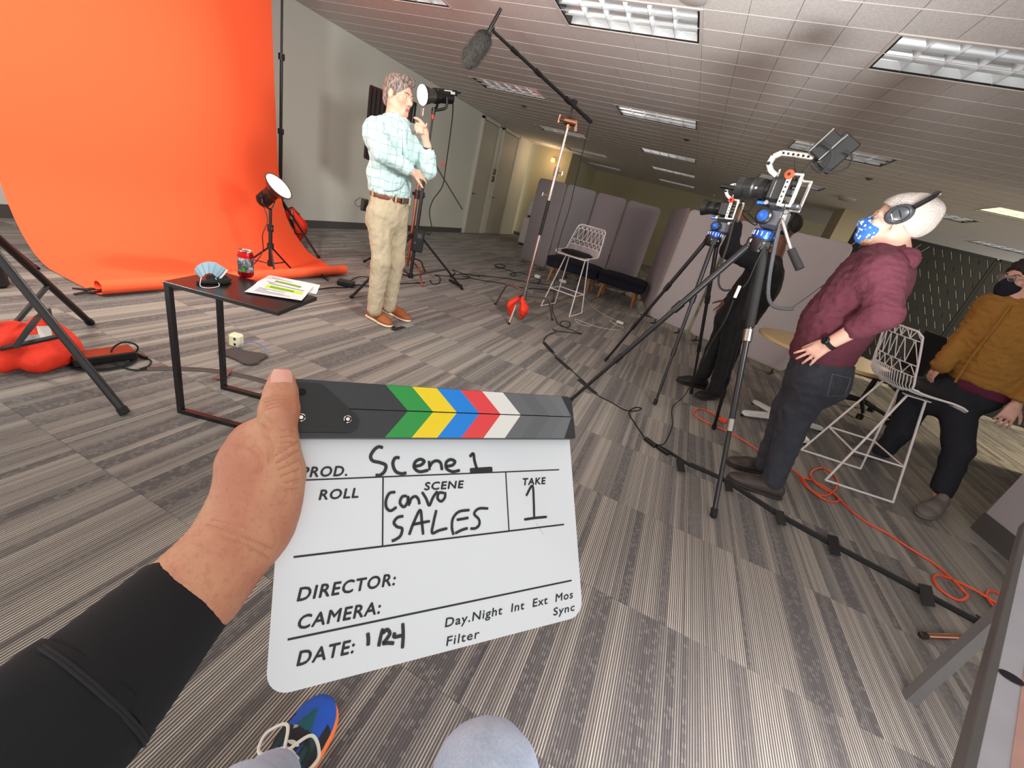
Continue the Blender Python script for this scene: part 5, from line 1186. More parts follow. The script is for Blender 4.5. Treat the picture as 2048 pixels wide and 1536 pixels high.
# ================================================================== PEOPLE
def skin(name, col): return mat(name, col, 0.5, bump=(260, 0.12, 0.002), var=(18, 0.10), sub=0.12)
M_SKIN = skin('skin_fair_warm', (226, 172, 148)); M_SKIN2 = skin('skin_brown', (104, 66, 46)); M_SKIN3 = skin('skin_fair_pink', (226, 176, 156))
M_LIP = mat('lip_colour', (190, 120, 108), 0.45); M_EYEW = mat('eye_white', (226, 220, 214), 0.2); M_IRIS = mat('eye_dark_iris', (40, 30, 24), 0.15)
class Person:
    def __init__(s, label, base):
        s.t = thing('person', label, 'person', (base[0], base[1], 0)); s.b = base; s.F = Field(); s.lips = None
        n = unit(V3(base[0], base[1], 0)); s.right = V3(n[1], -n[0], 0); s.cam = -n; s.eyes = []
    def head(s, c, f, u, k=1.0, neck=None, nr_=0.056, ears=True, nose=True):
        f = unit(f); u = unit(u - f*(u @ f)); r = np.cross(f, u); A = lambda x, y, z: c + (r*x + f*y + u*z)*k; R = np.array([r, f, u]); F = s.F
        F.ell(A(0, -0.012, 0.033), np.array((0.076, 0.098, 0.086))*k, R, 0.02*k)
        F.ell(A(0, 0.033, -0.035), np.array((0.061, 0.060, 0.082))*k, R, 0.025*k)
        F.ell(A(0, 0.066, -0.098), np.array((0.026, 0.022, 0.020))*k, R, 0.02*k)
        for q in (-1, 1):
            F.cap(A(q*0.058, -0.005, -0.052), A(q*0.022, 0.066, -0.100), 0.018*k, 0.016*k, 0.02*k)
            F.ell(A(q*0.045, 0.064, -0.018), 0.024*k, None, 0.02*k)
            F.cap(A(q*0.012, 0.086, 0.024), A(q*0.046, 0.075, 0.022), 0.012*k, 0.011*k, 0.012*k)
        if nose:
            F.cap(A(0, 0.086, 0.012), A(0, 0.112, -0.030), 0.009*k, 0.0125*k, 0.010*k)
            for q in (-1, 1): F.ell(A(q*0.012, 0.098, -0.036), 0.0095*k, None, 0.006*k)
        for q in (-1, 1): F.ell(A(q*0.033, 0.096, 0.002), np.array((0.019, 0.013, 0.011))*k, R, 0.008*k, sub=True)
        F.cap(A(-0.020, 0.082, -0.066), A(0.020, 0.082, -0.066), 0.009*k, 0.009*k, 0.008*k); F.cap(A(-0.016, 0.081, -0.077), A(0.016, 0.081, -0.077), 0.009*k, 0.009*k, 0.006*k)
        if ears:
            for q in (-1, 1):
                F.ell(A(q*0.079, -0.010, -0.006), np.array((0.011, 0.020, 0.032))*k, R, 0.008*k); F.ell(A(q*0.088, -0.006, -0.004), np.array((0.007, 0.011, 0.019))*k, R, 0.004*k, sub=True)
        if neck is not None: F.cap(A(0, -0.020, -0.055), neck, nr_*k, nr_*1.06, 0.03)
        s.A = A; s.R = R; s.k = k; s.hf = f; s.hu = u; s.hr = r
        s.eyes = [A(q*0.033, 0.0795, 0.002) for q in (-1, 1)]; s.lipc = A(0, 0.088, -0.071)
    def face_bits(s, brow=None):
        for e in s.eyes:
            m_ = MB(); m_.ball(e, 0.0104*s.k, 12, 8); ey = m_.build('eye', M_EYEW, s.body, smooth=True); m_ = MB(); m_.ball(e+s.hf*0.0054*s.k, 0.0060*s.k, 8, 6); m_.build('iris', M_IRIS, s.body, smooth=True)
            if brow: m_ = MB(); q = 1 if (e-s.A(0, 0, 0)) @ s.hr > 0 else -1; m_.tube(curve([s.A(q*0.014, 0.096, 0.021), s.A(q*0.034, 0.092, 0.028), s.A(q*0.052, 0.076, 0.021)], 5), [0.0045*s.k]*11, 6, flat=(1, 0.6)); m_.build('eyebrow', brow, s.body, smooth=True)
    def arm(s, S, E, W, ru=0.05, re=0.040, rw=0.027): s.F.chain([S, E], [ru, re], 0.02); s.F.chain([E, W], [re, rw], 0.02)
    def hand(s, W, d, n, side, curl=(0.3,)*5, spread=0.12, k=1.0, thumb_out=0.8, F=None):
        """W wrist, d direction of the fingers, n direction the back of the hand faces, side +1: thumb on d x n side"""
        F = F or s.F; d = unit(d); n = unit(n-d*(n @ d)); sx = np.cross(d, n)*side; L = (0.070, 0.078, 0.073, 0.056)
        P = lambda a, b, c_: W + (d*a + sx*b + n*c_)*k
        for j, b in enumerate((0.030, 0.010, -0.010, -0.028)): F.cap(P(0.005, b*0.55, 0), P(0.084-0.004*j, b, 0), 0.0155*k, 0.0125*k, 0.012*k)
        F.cap(P(0.0, 0.012, 0), P(0.04, 0.028, -0.008), 0.018*k, 0.016*k, 0.015*k)
        for j, b in enumerate((0.032, 0.011, -0.011, -0.030)):
            a = spread*(1.5-j); p = P(0.084-0.004*j, b, 0); dv = unit(d+sx*a); c = curl[j+1]; r = 0.0092*k; l = L[j]*k
            for q, fr in enumerate((0.45, 0.30, 0.25)):
                ang = c*(q+0.7); dq = unit(dv*math.cos(ang)-n*math.sin(ang)); p2 = p+dq*l*fr; F.cap(p, p2, r, r*0.9, 0.003); p = p2; r *= 0.9
        p = P(0.022, 0.034, -0.004); dv = unit(d*0.75+sx*thumb_out-n*0.25)
        for q, (l, r) in enumerate(((0.036, 0.0125), (0.030, 0.0105), (0.024, 0.0092))):
            ang = curl[0]*q; dq = unit(dv*math.cos(ang)+(d*0.9-n*0.4)*math.sin(ang)); p2 = p+dq*l*k; F.cap(p, p2, r*k, r*0.9*k, 0.004); p = p2
    def finish(s, material, h=0.007):
        def pick(q): return 1 if s.lipc is not None and np.linalg.norm((q-s.lipc)*np.array([1, 1, 1])) < 0.018*s.k and abs((q-s.lipc) @ s.hu) < 0.011*s.k else 0
        s.body = s.F.build('body', material, s.t, h, 1, None, [material, M_LIP], pick); return s.body
    def part(s, name, F, material, h=0.010, smooth=2, disp=None): return F.build(name, material, s.t, h, smooth, disp)
def shoe(par, heel, toe, material, sole_m, w=0.048, hgt=0.062, laces=None, name='shoe', group=None, ankle=None):
    heel = np.array(heel, float); toe = np.array(toe, float); d = unit((toe-heel)*V3(1, 1, 0)); L = np.linalg.norm((toe-heel)[:2]); s_ = np.cross(V3(0, 0, 1), d); up = V3(0, 0, 1)
    z0 = 0.012; P = lambda a, z, b=0: V3(heel[0], heel[1], 0)+d*L*a+up*z+s_*b; F = Field(); R_ = np.array([d, s_, up])
    F.cap(P(0.14, z0+0.035), P(0.62, z0+0.034, 0.004), w*0.78, w*0.95, 0.03, (up, 0.9)); F.ell(P(0.78, z0+0.022), (L*0.235, w*0.98, 0.034), R_, 0.03); F.cap(P(0.16, z0+0.06), P(0.30, z0+hgt+0.02), w*0.68, w*0.62, 0.02)
    F.cap(P(0.3, z0+0.06), P(0.66, z0+0.035), w*0.55, w*0.6, 0.03); F.cut(P(0, z0+0.004), (0, 0, -1)); sh = F.build(name, material, par, 0.007, 2)
    G = Field(); G.cap(P(0.13, 0.014), P(0.6, 0.014, 0.004), w*0.86, w*1.04, 0.03, (up, 0.35)); G.ell(P(0.78, 0.014), (L*0.25, w*1.06, 0.017), R_, 0.02); G.cut(P(0, 0.001), (0, 0, -1)); G.cut(P(0, 0.024), (0, 0, 1)); G.build('sole', sole_m, sh, 0.007, 1)
    if laces is not None:
        for q in range(4):
            a = 0.42+0.075*q; z = z0+0.088-0.012*q*1.1; f = MB(); f.tube(curve([P(a, z-0.012, -w*0.45), P(a, z+0.0, 0), P(a+0.01, z-0.012, w*0.45)], 4), 0.0032, 6); f.build('lace', laces, sh, smooth=50)
    return sh
# ------------------------------------------------------------------ the presenter
MBs = (-2.15, 2.95); p = Person('presenter in a pale mint checked shirt and khaki trousers, hand at chin', MBs)
J = lambda x, y, o=0.0: nr(720+0.1953*x, 130+0.1953*y, MBs, o); K2 = lambda x, y, o=0.0: nr(540+0.3776*x, 100+0.3776*y, MBs, o)
hc = J(398, 318, 0.0); hf = p.right*0.80+p.cam*0.60-V3(0, 0, 0.05); neckb = J(352, 612, 0.0)
kh = np.linalg.norm(J(400, 95)-J(500, 545))/0.262
p.head(hc, hf, V3(0, 0, 1)+p.right*0.02, kh, neckb, 0.058)
S1, E1, W1 = J(165, 668, 0.10), J(235, 890, 0.24), J(540, 1095, 0.22); S2, E2, W2 = J(560, 735, -0.05), J(690, 1075, 0.06), J(692, 835, 0.09)
p.arm(S1, E1, W1); p.arm(S2, E2, W2)
F_ = p.F; pk_ = J(655, 690, 0.10); F_.cap(W2, pk_, 0.023, 0.030, 0.015, (p.cam, 0.75)); F_.cap(pk_, J(650, 640, 0.11), 0.028, 0.020, 0.015, (p.cam, 0.75))
F_.chain([J(668, 628, 0.13), J(612, 566, 0.135), J(582, 548, 0.12), J(556, 540, 0.10)], [0.0112, 0.0102, 0.0090, 0.0080], 0.004)         # index finger to the chin
for q, (a, b, c) in enumerate([((640, 628), (582, 602), (566, 628)), ((634, 660), (572, 638), (566, 664)), ((638, 694), (584, 678), (584, 702))]): F_.chain([J(*a, 0.13), J(*b, 0.14), J(*c, 0.115)], [0.0112, 0.0102, 0.0088], 0.004)
F_.chain([J(690, 740, 0.06), J(655, 640, 0.05), J(610, 585, 0.06)], [0.014, 0.0115, 0.009], 0.006)                                      # thumb behind
p.hand(W1, J(640, 1130, 0.16)-W1, p.cam*0.8+V3(0, 0, 0.6), 1, (0.2, 0.3, 0.35, 0.4, 0.45), 0.08, 0.95)
wc = J(310, 1290); p.F.chain([neckb, J(350, 800), wc], [0.07, 0.11, 0.10], 0.05)
hpN, hpF = K2(585, 870, 0.07), K2(668, 878, -0.06); knN, knF = K2(588, 1120, 0.09), K2(662, 1115, -0.05); anN, anF = K2(552, 1385, 0.06), K2(627, 1368, -0.06)
p.F.chain([wc, hpN, knN, anN+V3(0, 0, 0.03)], [0.09, 0.07, 0.045, 0.035], 0.03); p.F.chain([wc, hpF, knF, anF+V3(0, 0, 0.03)], [0.09, 0.07, 0.045, 0.035], 0.03)
p.finish(M_SKIN, 0.0062); M_BROW = mat('grey_brown_brow', (96, 76, 64), 0.8); p.face_bits(M_BROW)
A = p.A; H = Field(); H.ell(A(0, -0.020, 0.042), np.array((0.084, 0.106, 0.092))*kh, p.R, 0.02); H.ell(A(0, -0.075, -0.030), np.array((0.060, 0.040, 0.06))*kh, p.R, 0.03); H.cap(A(-0.035, 0.066, 0.104), A(0.045, 0.060, 0.106), 0.026*kh, 0.022*kh, 0.02)
for q in (-1, 1): H.cap(A(q*0.076, 0.012, 0.04), A(q*0.075, 0.020, -0.002), 0.012*kh, 0.008*kh, 0.012); H.ell(A(q*0.09, -0.004, -0.012), np.array((0.02, 0.024, 0.034))*kh, p.R, 0.01, sub=True)
H.ell(A(0, 0.110, -0.005), np.array((0.062, 0.062, 0.078))*kh, p.R, 0.015, sub=True); H.cut(A(0, -0.02, -0.065), -p.hu+p.hf*0.35)
def hairmat(name, c1, c2):
    g = NG(name, 0.55); v, x, y, z = g.pos('obj'); n = g.noise(g.comb(g.math('MULTIPLY', x, 2.2), y, g.math('MULTIPLY', z, 0.5)), 75.0, 4.0); g.color(g.mix(g.step(n, 0.35, 0.65), rgb(c1), rgb(c2))); g.bump(n, 0.8, 0.006); return g.M
p.part('hair', H, hairmat('greying_brown_hair', (84, 66, 58), (158, 142, 134)), 0.006, 2, folds(38, 0.0035, (1.6, 1.6, 0.7)))
# shirt: pale mint with a fine check
def check_material():
    g = NG('mint_checked_cotton', 0.85); v, x, y, z = g.pos('obj'); n = unit(V3(MBs[0], MBs[1], 0)); rt = V3(n[1], -n[0], 0)
    a = g.math('ADD', g.math('MULTIPLY', x, rt[0]), g.math('MULTIPLY', y, rt[1])); w = g.noise(v, 7.0, 2.0); ww = g.math('MULTIPLY', g.math('SUBTRACT', w, 0.5), 0.06)
    def ln(c, pitch): return g.math('LESS_THAN', g.math('ABSOLUTE', g.math('SUBTRACT', g.math('FRACT', g.math('DIVIDE', g.math('ADD', c, ww), pitch)), 0.5)), 0.05)
    l = g.math('MAXIMUM', ln(a, 0.052), ln(z, 0.058)); g.color(g.mix(g.math('MULTIPLY', l, 0.75), rgb((188, 213, 211)), rgb((140, 176, 180)))); g.bump(g.noise(v, 22.0, 3.0), 0.5, 0.02); return g.M
M_SHIRT = check_material(); T = Field(); shF = p.right*0.62+p.cam*0.78
T.cap(S1-V3(0, 0, 0.035), S2-V3(0, 0, 0.02), 0.080, 0.072, 0.05); T.ell(J(345, 830, 0.03), (0.185, 0.135, 0.21), np.array([unit(np.cross(shF, V3(0, 0, 1))), unit(shF), V3(0, 0, 1)]), 0.06)
T.cap(J(345, 900, 0.02), J(315, 1265, 0.01), 0.150, 0.152, 0.05, (shF, 0.85)); T.cap(J(190, 1130, 0.03), J(200, 1240, 0.03), 0.085, 0.07, 0.05); T.cap(neckb-V3(0, 0, 0.03), neckb+V3(0, 0, 0.005), 0.082, 0.062, 0.03)
T.chain([S1, E1], [0.082, 0.070], 0.03); T.chain([E1, W1-unit(W1-E1)*0.04], [0.070, 0.046], 0.025); T.chain([S2, E2], [0.075, 0.062], 0.03); T.chain([E2, E2+(W2-E2)*0.62], [0.062, 0.056], 0.025)
T.cut(J(310, 1330), V3(0, 0, -1)); T.cut(E2+(W2-E2)*0.70, V3(0, 0, 1)*0) if False else None
p.part('shirt', T, M_SHIRT, 0.0085, 2, folds(17, 0.010, (1.2, 1.2, 0.8), 2.0))
C = Field(); ct = neckb+V3(0, 0, 0.03)
f = MB(); G = []
for a in np.linspace(-2.5, 2.5, 17):
    dvec = shF/np.linalg.norm(shF)*math.cos(a)+np.cross(V3(0, 0, 1), unit(shF))*math.sin(a); op = 0.02*(1-math.cos(a))*0.0
    G.append([neckb+dvec*0.068+V3(0, 0, 0.065-0.012*math.cos(a)), neckb+dvec*0.090+V3(0, 0, 0.005-0.03*(math.cos(a) > 0.3))])
# open at the front: the two ends meet at the throat
G = []
for a in np.linspace(0.28, 2*PI-0.28, 21):
    dvec = unit(shF)*math.cos(a)+np.cross(V3(0, 0, 1), unit(shF))*math.sin(a); fr = max(0, math.cos(a))
    G.append([neckb+dvec*(0.066+0.012*fr)+V3(0, 0, 0.058-0.03*fr), neckb+dvec*(0.094+0.02*fr)+V3(0, 0, 0.012-0.05*fr)])
f.sheet(G, 0.004); f.build('collar', M_SHIRT, p.t, smooth=60)
fw = unit(shF); f = MB(); pc_ = [J(457, 650, 0.13), J(458, 760, 0.155), J(462, 900, 0.165), J(470, 1000, 0.165)]; f.tube(curve(pc_, 5), 0.014, 6, flat=(1.0, 0.35)); f.build('button_placket', M_SHIRT, p.t, smooth=60)
CF = Field(); a = E2+(W2-E2)*0.50; b = E2+(W2-E2)*0.68; CF.cap(a, b, 0.058, 0.061, 0.01); CF.cut(b, W2-E2); CF.cut(a, E2-W2); p.part('rolled_cuff', CF, M_SHIRT, 0.007, 1, folds(25, 0.004))
# watch
f = MB(); dv = unit(W2-E2); q = E2+(W2-E2)*0.92; f.lathe([(0.031, -0.009), (0.033, -0.009), (0.033, 0.009), (0.031, 0.009)], q, dv, 18, caps=False); wt = f.build('watch_strap', mat('dark_leather_strap', (58, 44, 38), 0.5), p.t, smooth=40)
f = MB(); f.lathe([(0.0, 0.006), (0.015, 0.006), (0.017, 0.0), (0, 0)], q+unit(p.right*0.9+p.cam*0.4)*0.032, unit(p.right*0.9+p.cam*0.4), 14, caps=False); f.build('watch_face', M_CHROME, wt, smooth=40)
# trousers, belt
M_KHAKI = mat('khaki_twill', (176, 162, 136), 0.88, bump=(24, 0.6, 0.02), var=(5, 0.06)); T = Field(); bw = (K2(525, 755, 0.0)+K2(745, 805, 0.0))/2
fwT = unit(p.right*0.62+p.cam*0.78); latT = unit(np.cross(fwT, V3(0, 0, 1)))
T.cap(bw-V3(0, 0, 0.0), (hpN+hpF)/2, 0.148, 0.145, 0.05, (fwT, 0.85)); T.ell(K2(570, 900, 0.0), (0.09, 0.09, 0.11), None, 0.05)
for a, b, c in ((hpN, knN, anN), (hpF, knF, anF)): T.chain([a, b], [0.093, 0.072], 0.035); T.chain([b, c+V3(0, 0, 0.02)], [0.072, 0.058], 0.03)
T.cut((0, 0, 0.055), (0, 0, -1)); T.cut(bw+V3(0, 0, 0.01), (0, 0, 1)); p.part('trousers', T, M_KHAKI, 0.009, 2, folds(15, 0.010, (1, 1, 0.7), 7.0))
B_ = Field(); B_.cap(bw-V3(0, 0, 0.02), bw+V3(0, 0, 0.02), 0.156, 0.156, 0.01, (fwT, 0.86)); B_.cut(bw+V3(0, 0, 0.024), (0, 0, 1)); B_.cut(bw-V3(0, 0, 0.018), (0, 0, -1)); blt = p.part('belt', B_, mat('brown_leather_belt', (112, 58, 34), 0.4, bump=(120, 0.15)), 0.009, 1)
f = MB(); bk = K2(715, 800, 0.12); f.box(bk, (0.045, 0.008, 0.04), np.array([latT, fwT, V3(0, 0, 1)]), 0.003); f.build('buckle', M_STEEL, blt)
for (x, y, o) in ((545, 752, 0.115), (668, 785, 0.15), (740, 803, 0.10)):
    f = MB(); q = K2(x, y, o); f.box(q, (0.012, 0.006, 0.055), np.array([latT, fwT, V3(0, 0, 1)])); f.build('belt_loop', M_KHAKI, blt)
M_TAN = mat('tan_suede_shoe', (150, 84, 44), 0.8, bump=(200, 0.2)); M_SOLE = mat('cream_sole', (222, 206, 178), 0.7); M_LACE = mat('brown_lace', (104, 58, 32), 0.8)
shoe(p.t, fl(734, 632), fl(781, 656), M_TAN, M_SOLE, 0.05, laces=M_LACE); shoe(p.t, fl(768, 622), fl(818, 645), M_TAN, M_SOLE, 0.05, laces=M_LACE)
f = MB(); f.box(K2(500, 820, 0.0), (0.03, 0.06, 0.09), bev=0.006); pk = f.build('radio_microphone_pack', M_BLKS, p.t)
f = MB(); f.tube(curve([K2(500, 800, 0.02), K2(470, 830, 0.0), K2(450, 805, 0.0), K2(480, 780, 0.0)], 6), 0.0022, 5); f.tube(curve([K2(720, 690, 0.17), K2(690, 735, 0.17), K2(640, 748, 0.16), K2(600, 745, 0.15)], 6), 0.0018, 5); f.build('lavalier_wire', M_RUB, p.t, smooth=50)
f = MB(); c = fl(797, 657, 0.0015); X = unit(fl(820, 651, 0.0)-fl(775, 664, 0.0)); f.box(c, (0.16, 0.05, 0.002), np.array([X, np.cross(V3(0, 0, 1), X), V3(0, 0, 1)])); f.box(c+np.cross(V3(0, 0, 1), X)*0.05-X*0.02, (0.05, 0.09, 0.0018), np.array([X, np.cross(V3(0, 0, 1), X), V3(0, 0, 1)])); tag(f.build('floor_mark_tape', mat('black_gaffer_tape', (30, 29, 30), 0.7)), 'black tape mark on the carpet at the presenter\'s feet', 'tape')
# ------------------------------------------------------------------ man in the maroon hoodie
PB = (0.93, 2.74); p = Person('man in a maroon hoodie, grey beanie, headphones and blue patterned mask', PB)
J = lambda x, y, o=0.0: nr(1560+0.3386*x, 340+0.3386*y, PB, o); K8 = lambda x, y, o=0.0: nr(1380+0.3646*x, 740+0.3646*y, PB, o)
hc = J(668, 318); hf = -p.right*0.97+p.cam*0.12+V3(0, 0, 0.10); hu = V3(0, 0, 1)+p.right*0.10; neckb = J(640, 480)
kh = 1.0; p.head(hc, hf, hu, kh, neckb, 0.060)
S1, E1, W1 = J(600, 600, 0.15), J(610, 850, 0.24), J(285, 1030, 0.19); S2, E2, W2 = J(590, 560, -0.17), J(520, 800, -0.26), J(280, 960, -0.2)
p.arm(S1, E1, W1, 0.055, 0.046, 0.031); p.arm(S2, E2, W2, 0.055, 0.046, 0.031)
wc = J(245, 1120); p.F.chain([neckb, J(480, 700), wc], [0.08, 0.13, 0.12], 0.05)
p.hand(W1, J(170, 1095, 0.19)-W1, p.cam*0.9+V3(0, 0, 0.35), 1, (0.1, 0.12, 0.10, 0.10, 0.15), 0.20, 1.0, 0.2)
hip = K8(690, 60); knN, anN = K8(590, 230, 0.08), K8(452, 610, 0.07); knF, anF = K8(540, 210, -0.08), K8(415, 520, -0.07); hpN, hpF = K8(690, 70, 0.09), K8(650, 55, -0.09)
p.F.chain([wc, hpN, knN, anN+V3(0, 0, 0.02)], [0.11, 0.08, 0.05, 0.04], 0.03); p.F.chain([wc, hpF, knF, anF+V3(0, 0, 0.02)], [0.11, 0.08, 0.05, 0.04], 0.03)
p.finish(M_SKIN3, 0.0062); p.face_bits(mat('fair_brow', (150, 116, 90), 0.8)); A = p.A
# beanie
def knit(name, c1, c2):
    g = NG(name, 0.95); v, x, y, z = g.pos('obj'); n = g.noise(v, 120.0, 3.0); w = g.noise(v, 14.0, 2.0); g.color(g.mix(g.math('MULTIPLY', g.math('ADD', n, w), 0.5), rgb(c1), rgb(c2))); g.bump(n, 0.7, 0.006); return g.M
H = Field(); H.ell(A(0, -0.018, 0.050), np.array((0.088, 0.112, 0.095)), p.R, 0.02); H.ell(A(0, -0.075, 0.045), np.array((0.068, 0.075, 0.085)), p.R, 0.04); H.cap(A(0, -0.055, 0.10), A(0, -0.105, 0.10), 0.050, 0.035, 0.04); H.cut(A(0, 0.0, 0.030), -p.hu*0.80+p.hf*0.50)
ba_ = folds(20, 0.003, (1, 1, 0.6)); c0_ = A(0, -0.03, 0); hr_, hf_ = p.hr, p.hf; ba = lambda q: ba_(q)+0.0016*math.sin(46*math.atan2((q-c0_) @ hr_, (q-c0_) @ hf_)); p.part('beanie', H, knit('grey_ribbed_knit', (170, 160, 154), (206, 198, 190)), 0.006, 2, ba)
H = Field(); H.ell(A(0, -0.012, 0.040), np.array((0.0905, 0.114, 0.094)), p.R, 0.02); H.ell(A(0, -0.075, 0.035), np.array((0.074, 0.066, 0.072)), p.R, 0.03); n_ = unit(-p.hu*0.80+p.hf*0.50); H.cut(A(0, 0.0, 0.030)+n_*0.010, n_); H.cut(A(0, 0.0, 0.030)-n_*0.045, -n_); p.part('beanie_cuff', H, MATS['grey_ribbed_knit'], 0.006, 1)
# headphones
side = p.hr if p.hr @ p.cam > 0 else -p.hr
for s_ in (1, -1):
    c = A(0, 0, 0)+side*s_*0.092+p.hf*0.010+p.hu*0.035; ax_ = unit(side*s_); ux = unit(p.hf*0.72-p.hu*0.70); uy = np.cross(ax_, ux)
    F = Field(); F.ell(c, (0.058, 0.044, 0.022), np.array([ux, uy, ax_]), 0.01); F.cut(c-ax_*0.012, -ax_); cup = p.part('ear_cup', F, mat('graphite_plastic', (62, 64, 68), 0.3), 0.005, 2)
    if s_ == 1:
        f = MB(); f.lathe([(0.030, 0.0195), (0.031, 0.0215), (0.032, 0.0195)], c, ax_, 22, caps=False, sx=1.1, ref=uy); f.tube(curve([c+uy*0.040+ax_*0.008, c+ax_*0.0225, c-uy*0.040+ax_*0.008], 5), 0.003, 6); f.build('cup_groove', M_RUB, cup, smooth=40)
        f = MB(); f.box(c+ux*0.030+ax_*0.0195, (0.004, 0.028, 0.002), np.array([ux, uy, ax_])); f.build('cup_logo', M_WHITE, cup)
    F = Field(); F.ell(c-ax_*0.012, (0.056, 0.046, 0.014), np.array([ux, uy, ax_]), 0.01); p.part('ear_cushion', F, M_RUB, 0.006, 1)
bandc = [A(0, 0, 0)+side*0.104+p.hf*-0.02+p.hu*0.075, A(0, 0, 0)+side*0.090-p.hf*0.055+p.hu*0.130, A(0, 0, 0)+side*0.04-p.hf*0.070+p.hu*0.160, A(0, -0.072, 0.165), A(0, 0, 0)-side*0.04-p.hf*0.070+p.hu*0.160, A(0, 0, 0)-side*0.090-p.hf*0.055+p.hu*0.130, A(0, 0, 0)-side*0.104-p.hf*0.02+p.hu*0.075]
f = MB(); f.tube(curve(bandc, 6), 0.015, 8, flat=(1.0, 0.8)); f.build('headband', M_BLKS, p.t, smooth=50)
# mask
def mask_print():
    g = NG('blue_leaf_print_cotton', 0.85); v, x, y, z = g.pos('obj'); n = g.N.new('ShaderNodeTexVoronoi'); n.inputs['Scale'].default_value = 52; g.L.new(v, n.inputs['Vector']); w = g.noise(v, 60.0, 2.0)
    d = g.math('ADD', n.outputs['Distance'], g.math('MULTIPLY', g.math('SUBTRACT', w, 0.5), 0.9)); g.color(g.mix(g.step(d, 0.30, 0.36), rgb((208, 226, 246)), rgb((48, 104, 186)))); return g.M
def face_mask(p, material, loopm):
    A = p.A; H = Field(); H.ell(A(0, 0.058, -0.058), np.array((0.066, 0.062, 0.060))*p.k, p.R, 0.02); H.cap(A(0, 0.085, -0.005), A(0, 0.118, -0.035), 0.012*p.k, 0.018*p.k, 0.03); H.ell(A(0, 0.075, -0.10), np.array((0.036, 0.032, 0.026))*p.k, p.R, 0.03)
    H.cut(A(0, 0.012, -0.05), -p.hf); p.part('face_mask', H, material, 0.005, 2)
    for s_ in (-1, 1):
        f = MB(); f.tube(curve([A(s_*0.060, 0.030, -0.035), A(s_*0.078, -0.005, 0.0), A(s_*0.086, -0.028, 0.0), A(s_*0.084, -0.026, -0.03), A(s_*0.066, 0.018, -0.075)], 5), 0.002, 6); f.build('ear_loop', loopm, p.t, smooth=50)
face_mask(p, mask_print(), M_LOOP)
BRD = Field(); BRD.ell(A(0, 0.040, -0.105), np.array((0.056, 0.052, 0.030)), p.R, 0.02); BRD.cut(A(0, -0.005, 0), -p.hf); p.part('beard', BRD, hairmat('fair_beard', (150, 112, 84), (196, 156, 124)), 0.006, 1, folds(60, 0.002))
# hoodie
M_HOOD = mat('maroon_jersey', (92, 40, 54), 0.92, bump=(26, 0.6, 0.02), var=(6, 0.08)); T = Field(); fw = -p.right
T.cap(S1-V3(0, 0, 0.02), S2-V3(0, 0, 0.02), 0.095, 0.095, 0.05); T.ell(J(520, 690, 0.0), (0.165, 0.19, 0.22), np.array([p.right, p.cam, V3(0, 0, 1)]), 0.06); T.cap(J(420, 800), J(260, 1060), 0.165, 0.168, 0.06, (p.right, 0.93)); T.ell(J(330, 900), (0.16, 0.165, 0.15), None, 0.06)
T.cap(neckb-V3(0, 0, 0.04), neckb, 0.095, 0.078, 0.03); T.chain([S1, E1], [0.092, 0.072], 0.03); T.chain([E1, E1+(W1-E1)*0.42], [0.072, 0.058], 0.025); T.chain([S2, E2], [0.092, 0.072], 0.03); T.chain([E2, E2+(W2-E2)*0.5], [0.072, 0.058], 0.025)
hz = J(240, 1120)[2]; T.cut((0, 0, hz-0.045), (0, 0, -1)); p.part('hoodie', T, M_HOOD, 0.009, 2, folds(17, 0.009, (0.7, 0.7, 1.6), 4.0))
Hd = Field(); hn = J(735, 535); Hd.cap(hn+p.cam*0.09, hn-p.cam*0.09, 0.05, 0.05, 0.03); Hd.cap(hn+p.cam*0.09, J(560, 490, 0.09), 0.045, 0.026, 0.03); Hd.cap(hn-p.cam*0.09, J(560, 490, -0.09), 0.045, 0.026, 0.03); Hd.cap(hn, hn-V3(0, 0, 0.10), 0.045, 0.035, 0.04); p.part('hood', Hd, M_HOOD, 0.009, 2, folds(20, 0.006))
q = E1+(W1-E1)*0.40; CF = Field(); CF.cap(q, E1+(W1-E1)*0.50, 0.058, 0.055, 0.01); CF.cut(E1+(W1-E1)*0.50, W1-E1); CF.cut(q, E1-W1); p.part('pushed_up_cuff', CF, M_HOOD, 0.007, 1, folds(25, 0.004))
f = MB(); dv = unit(W1-E1); q = E1+(W1-E1)*0.96; f.lathe([(0.034, -0.011), (0.0365, -0.011), (0.0365, 0.011), (0.034, 0.011)], q, dv, 20, caps=False); wt = f.build('watch_strap', M_RUB, p.t, smooth=40)
u_ = unit(p.cam*0.55+V3(0, 0, 0.75)); u_ = unit(u_-dv*(u_ @ dv)); f = MB(); f.lathe([(0.0, 0.010), (0.018, 0.010), (0.021, 0.006), (0.021, 0.0), (0, 0)], q+u_*0.034, u_, 18, caps=False); wf = f.build('watch_case', M_BLK, wt, smooth=35)
f = MB(); f.lathe([(0.0, 0.0012), (0.016, 0.001), (0.017, 0.0)], q+u_*0.044, u_, 18, caps=False); f.build('watch_glass', M_GLASS, wf, smooth=40)
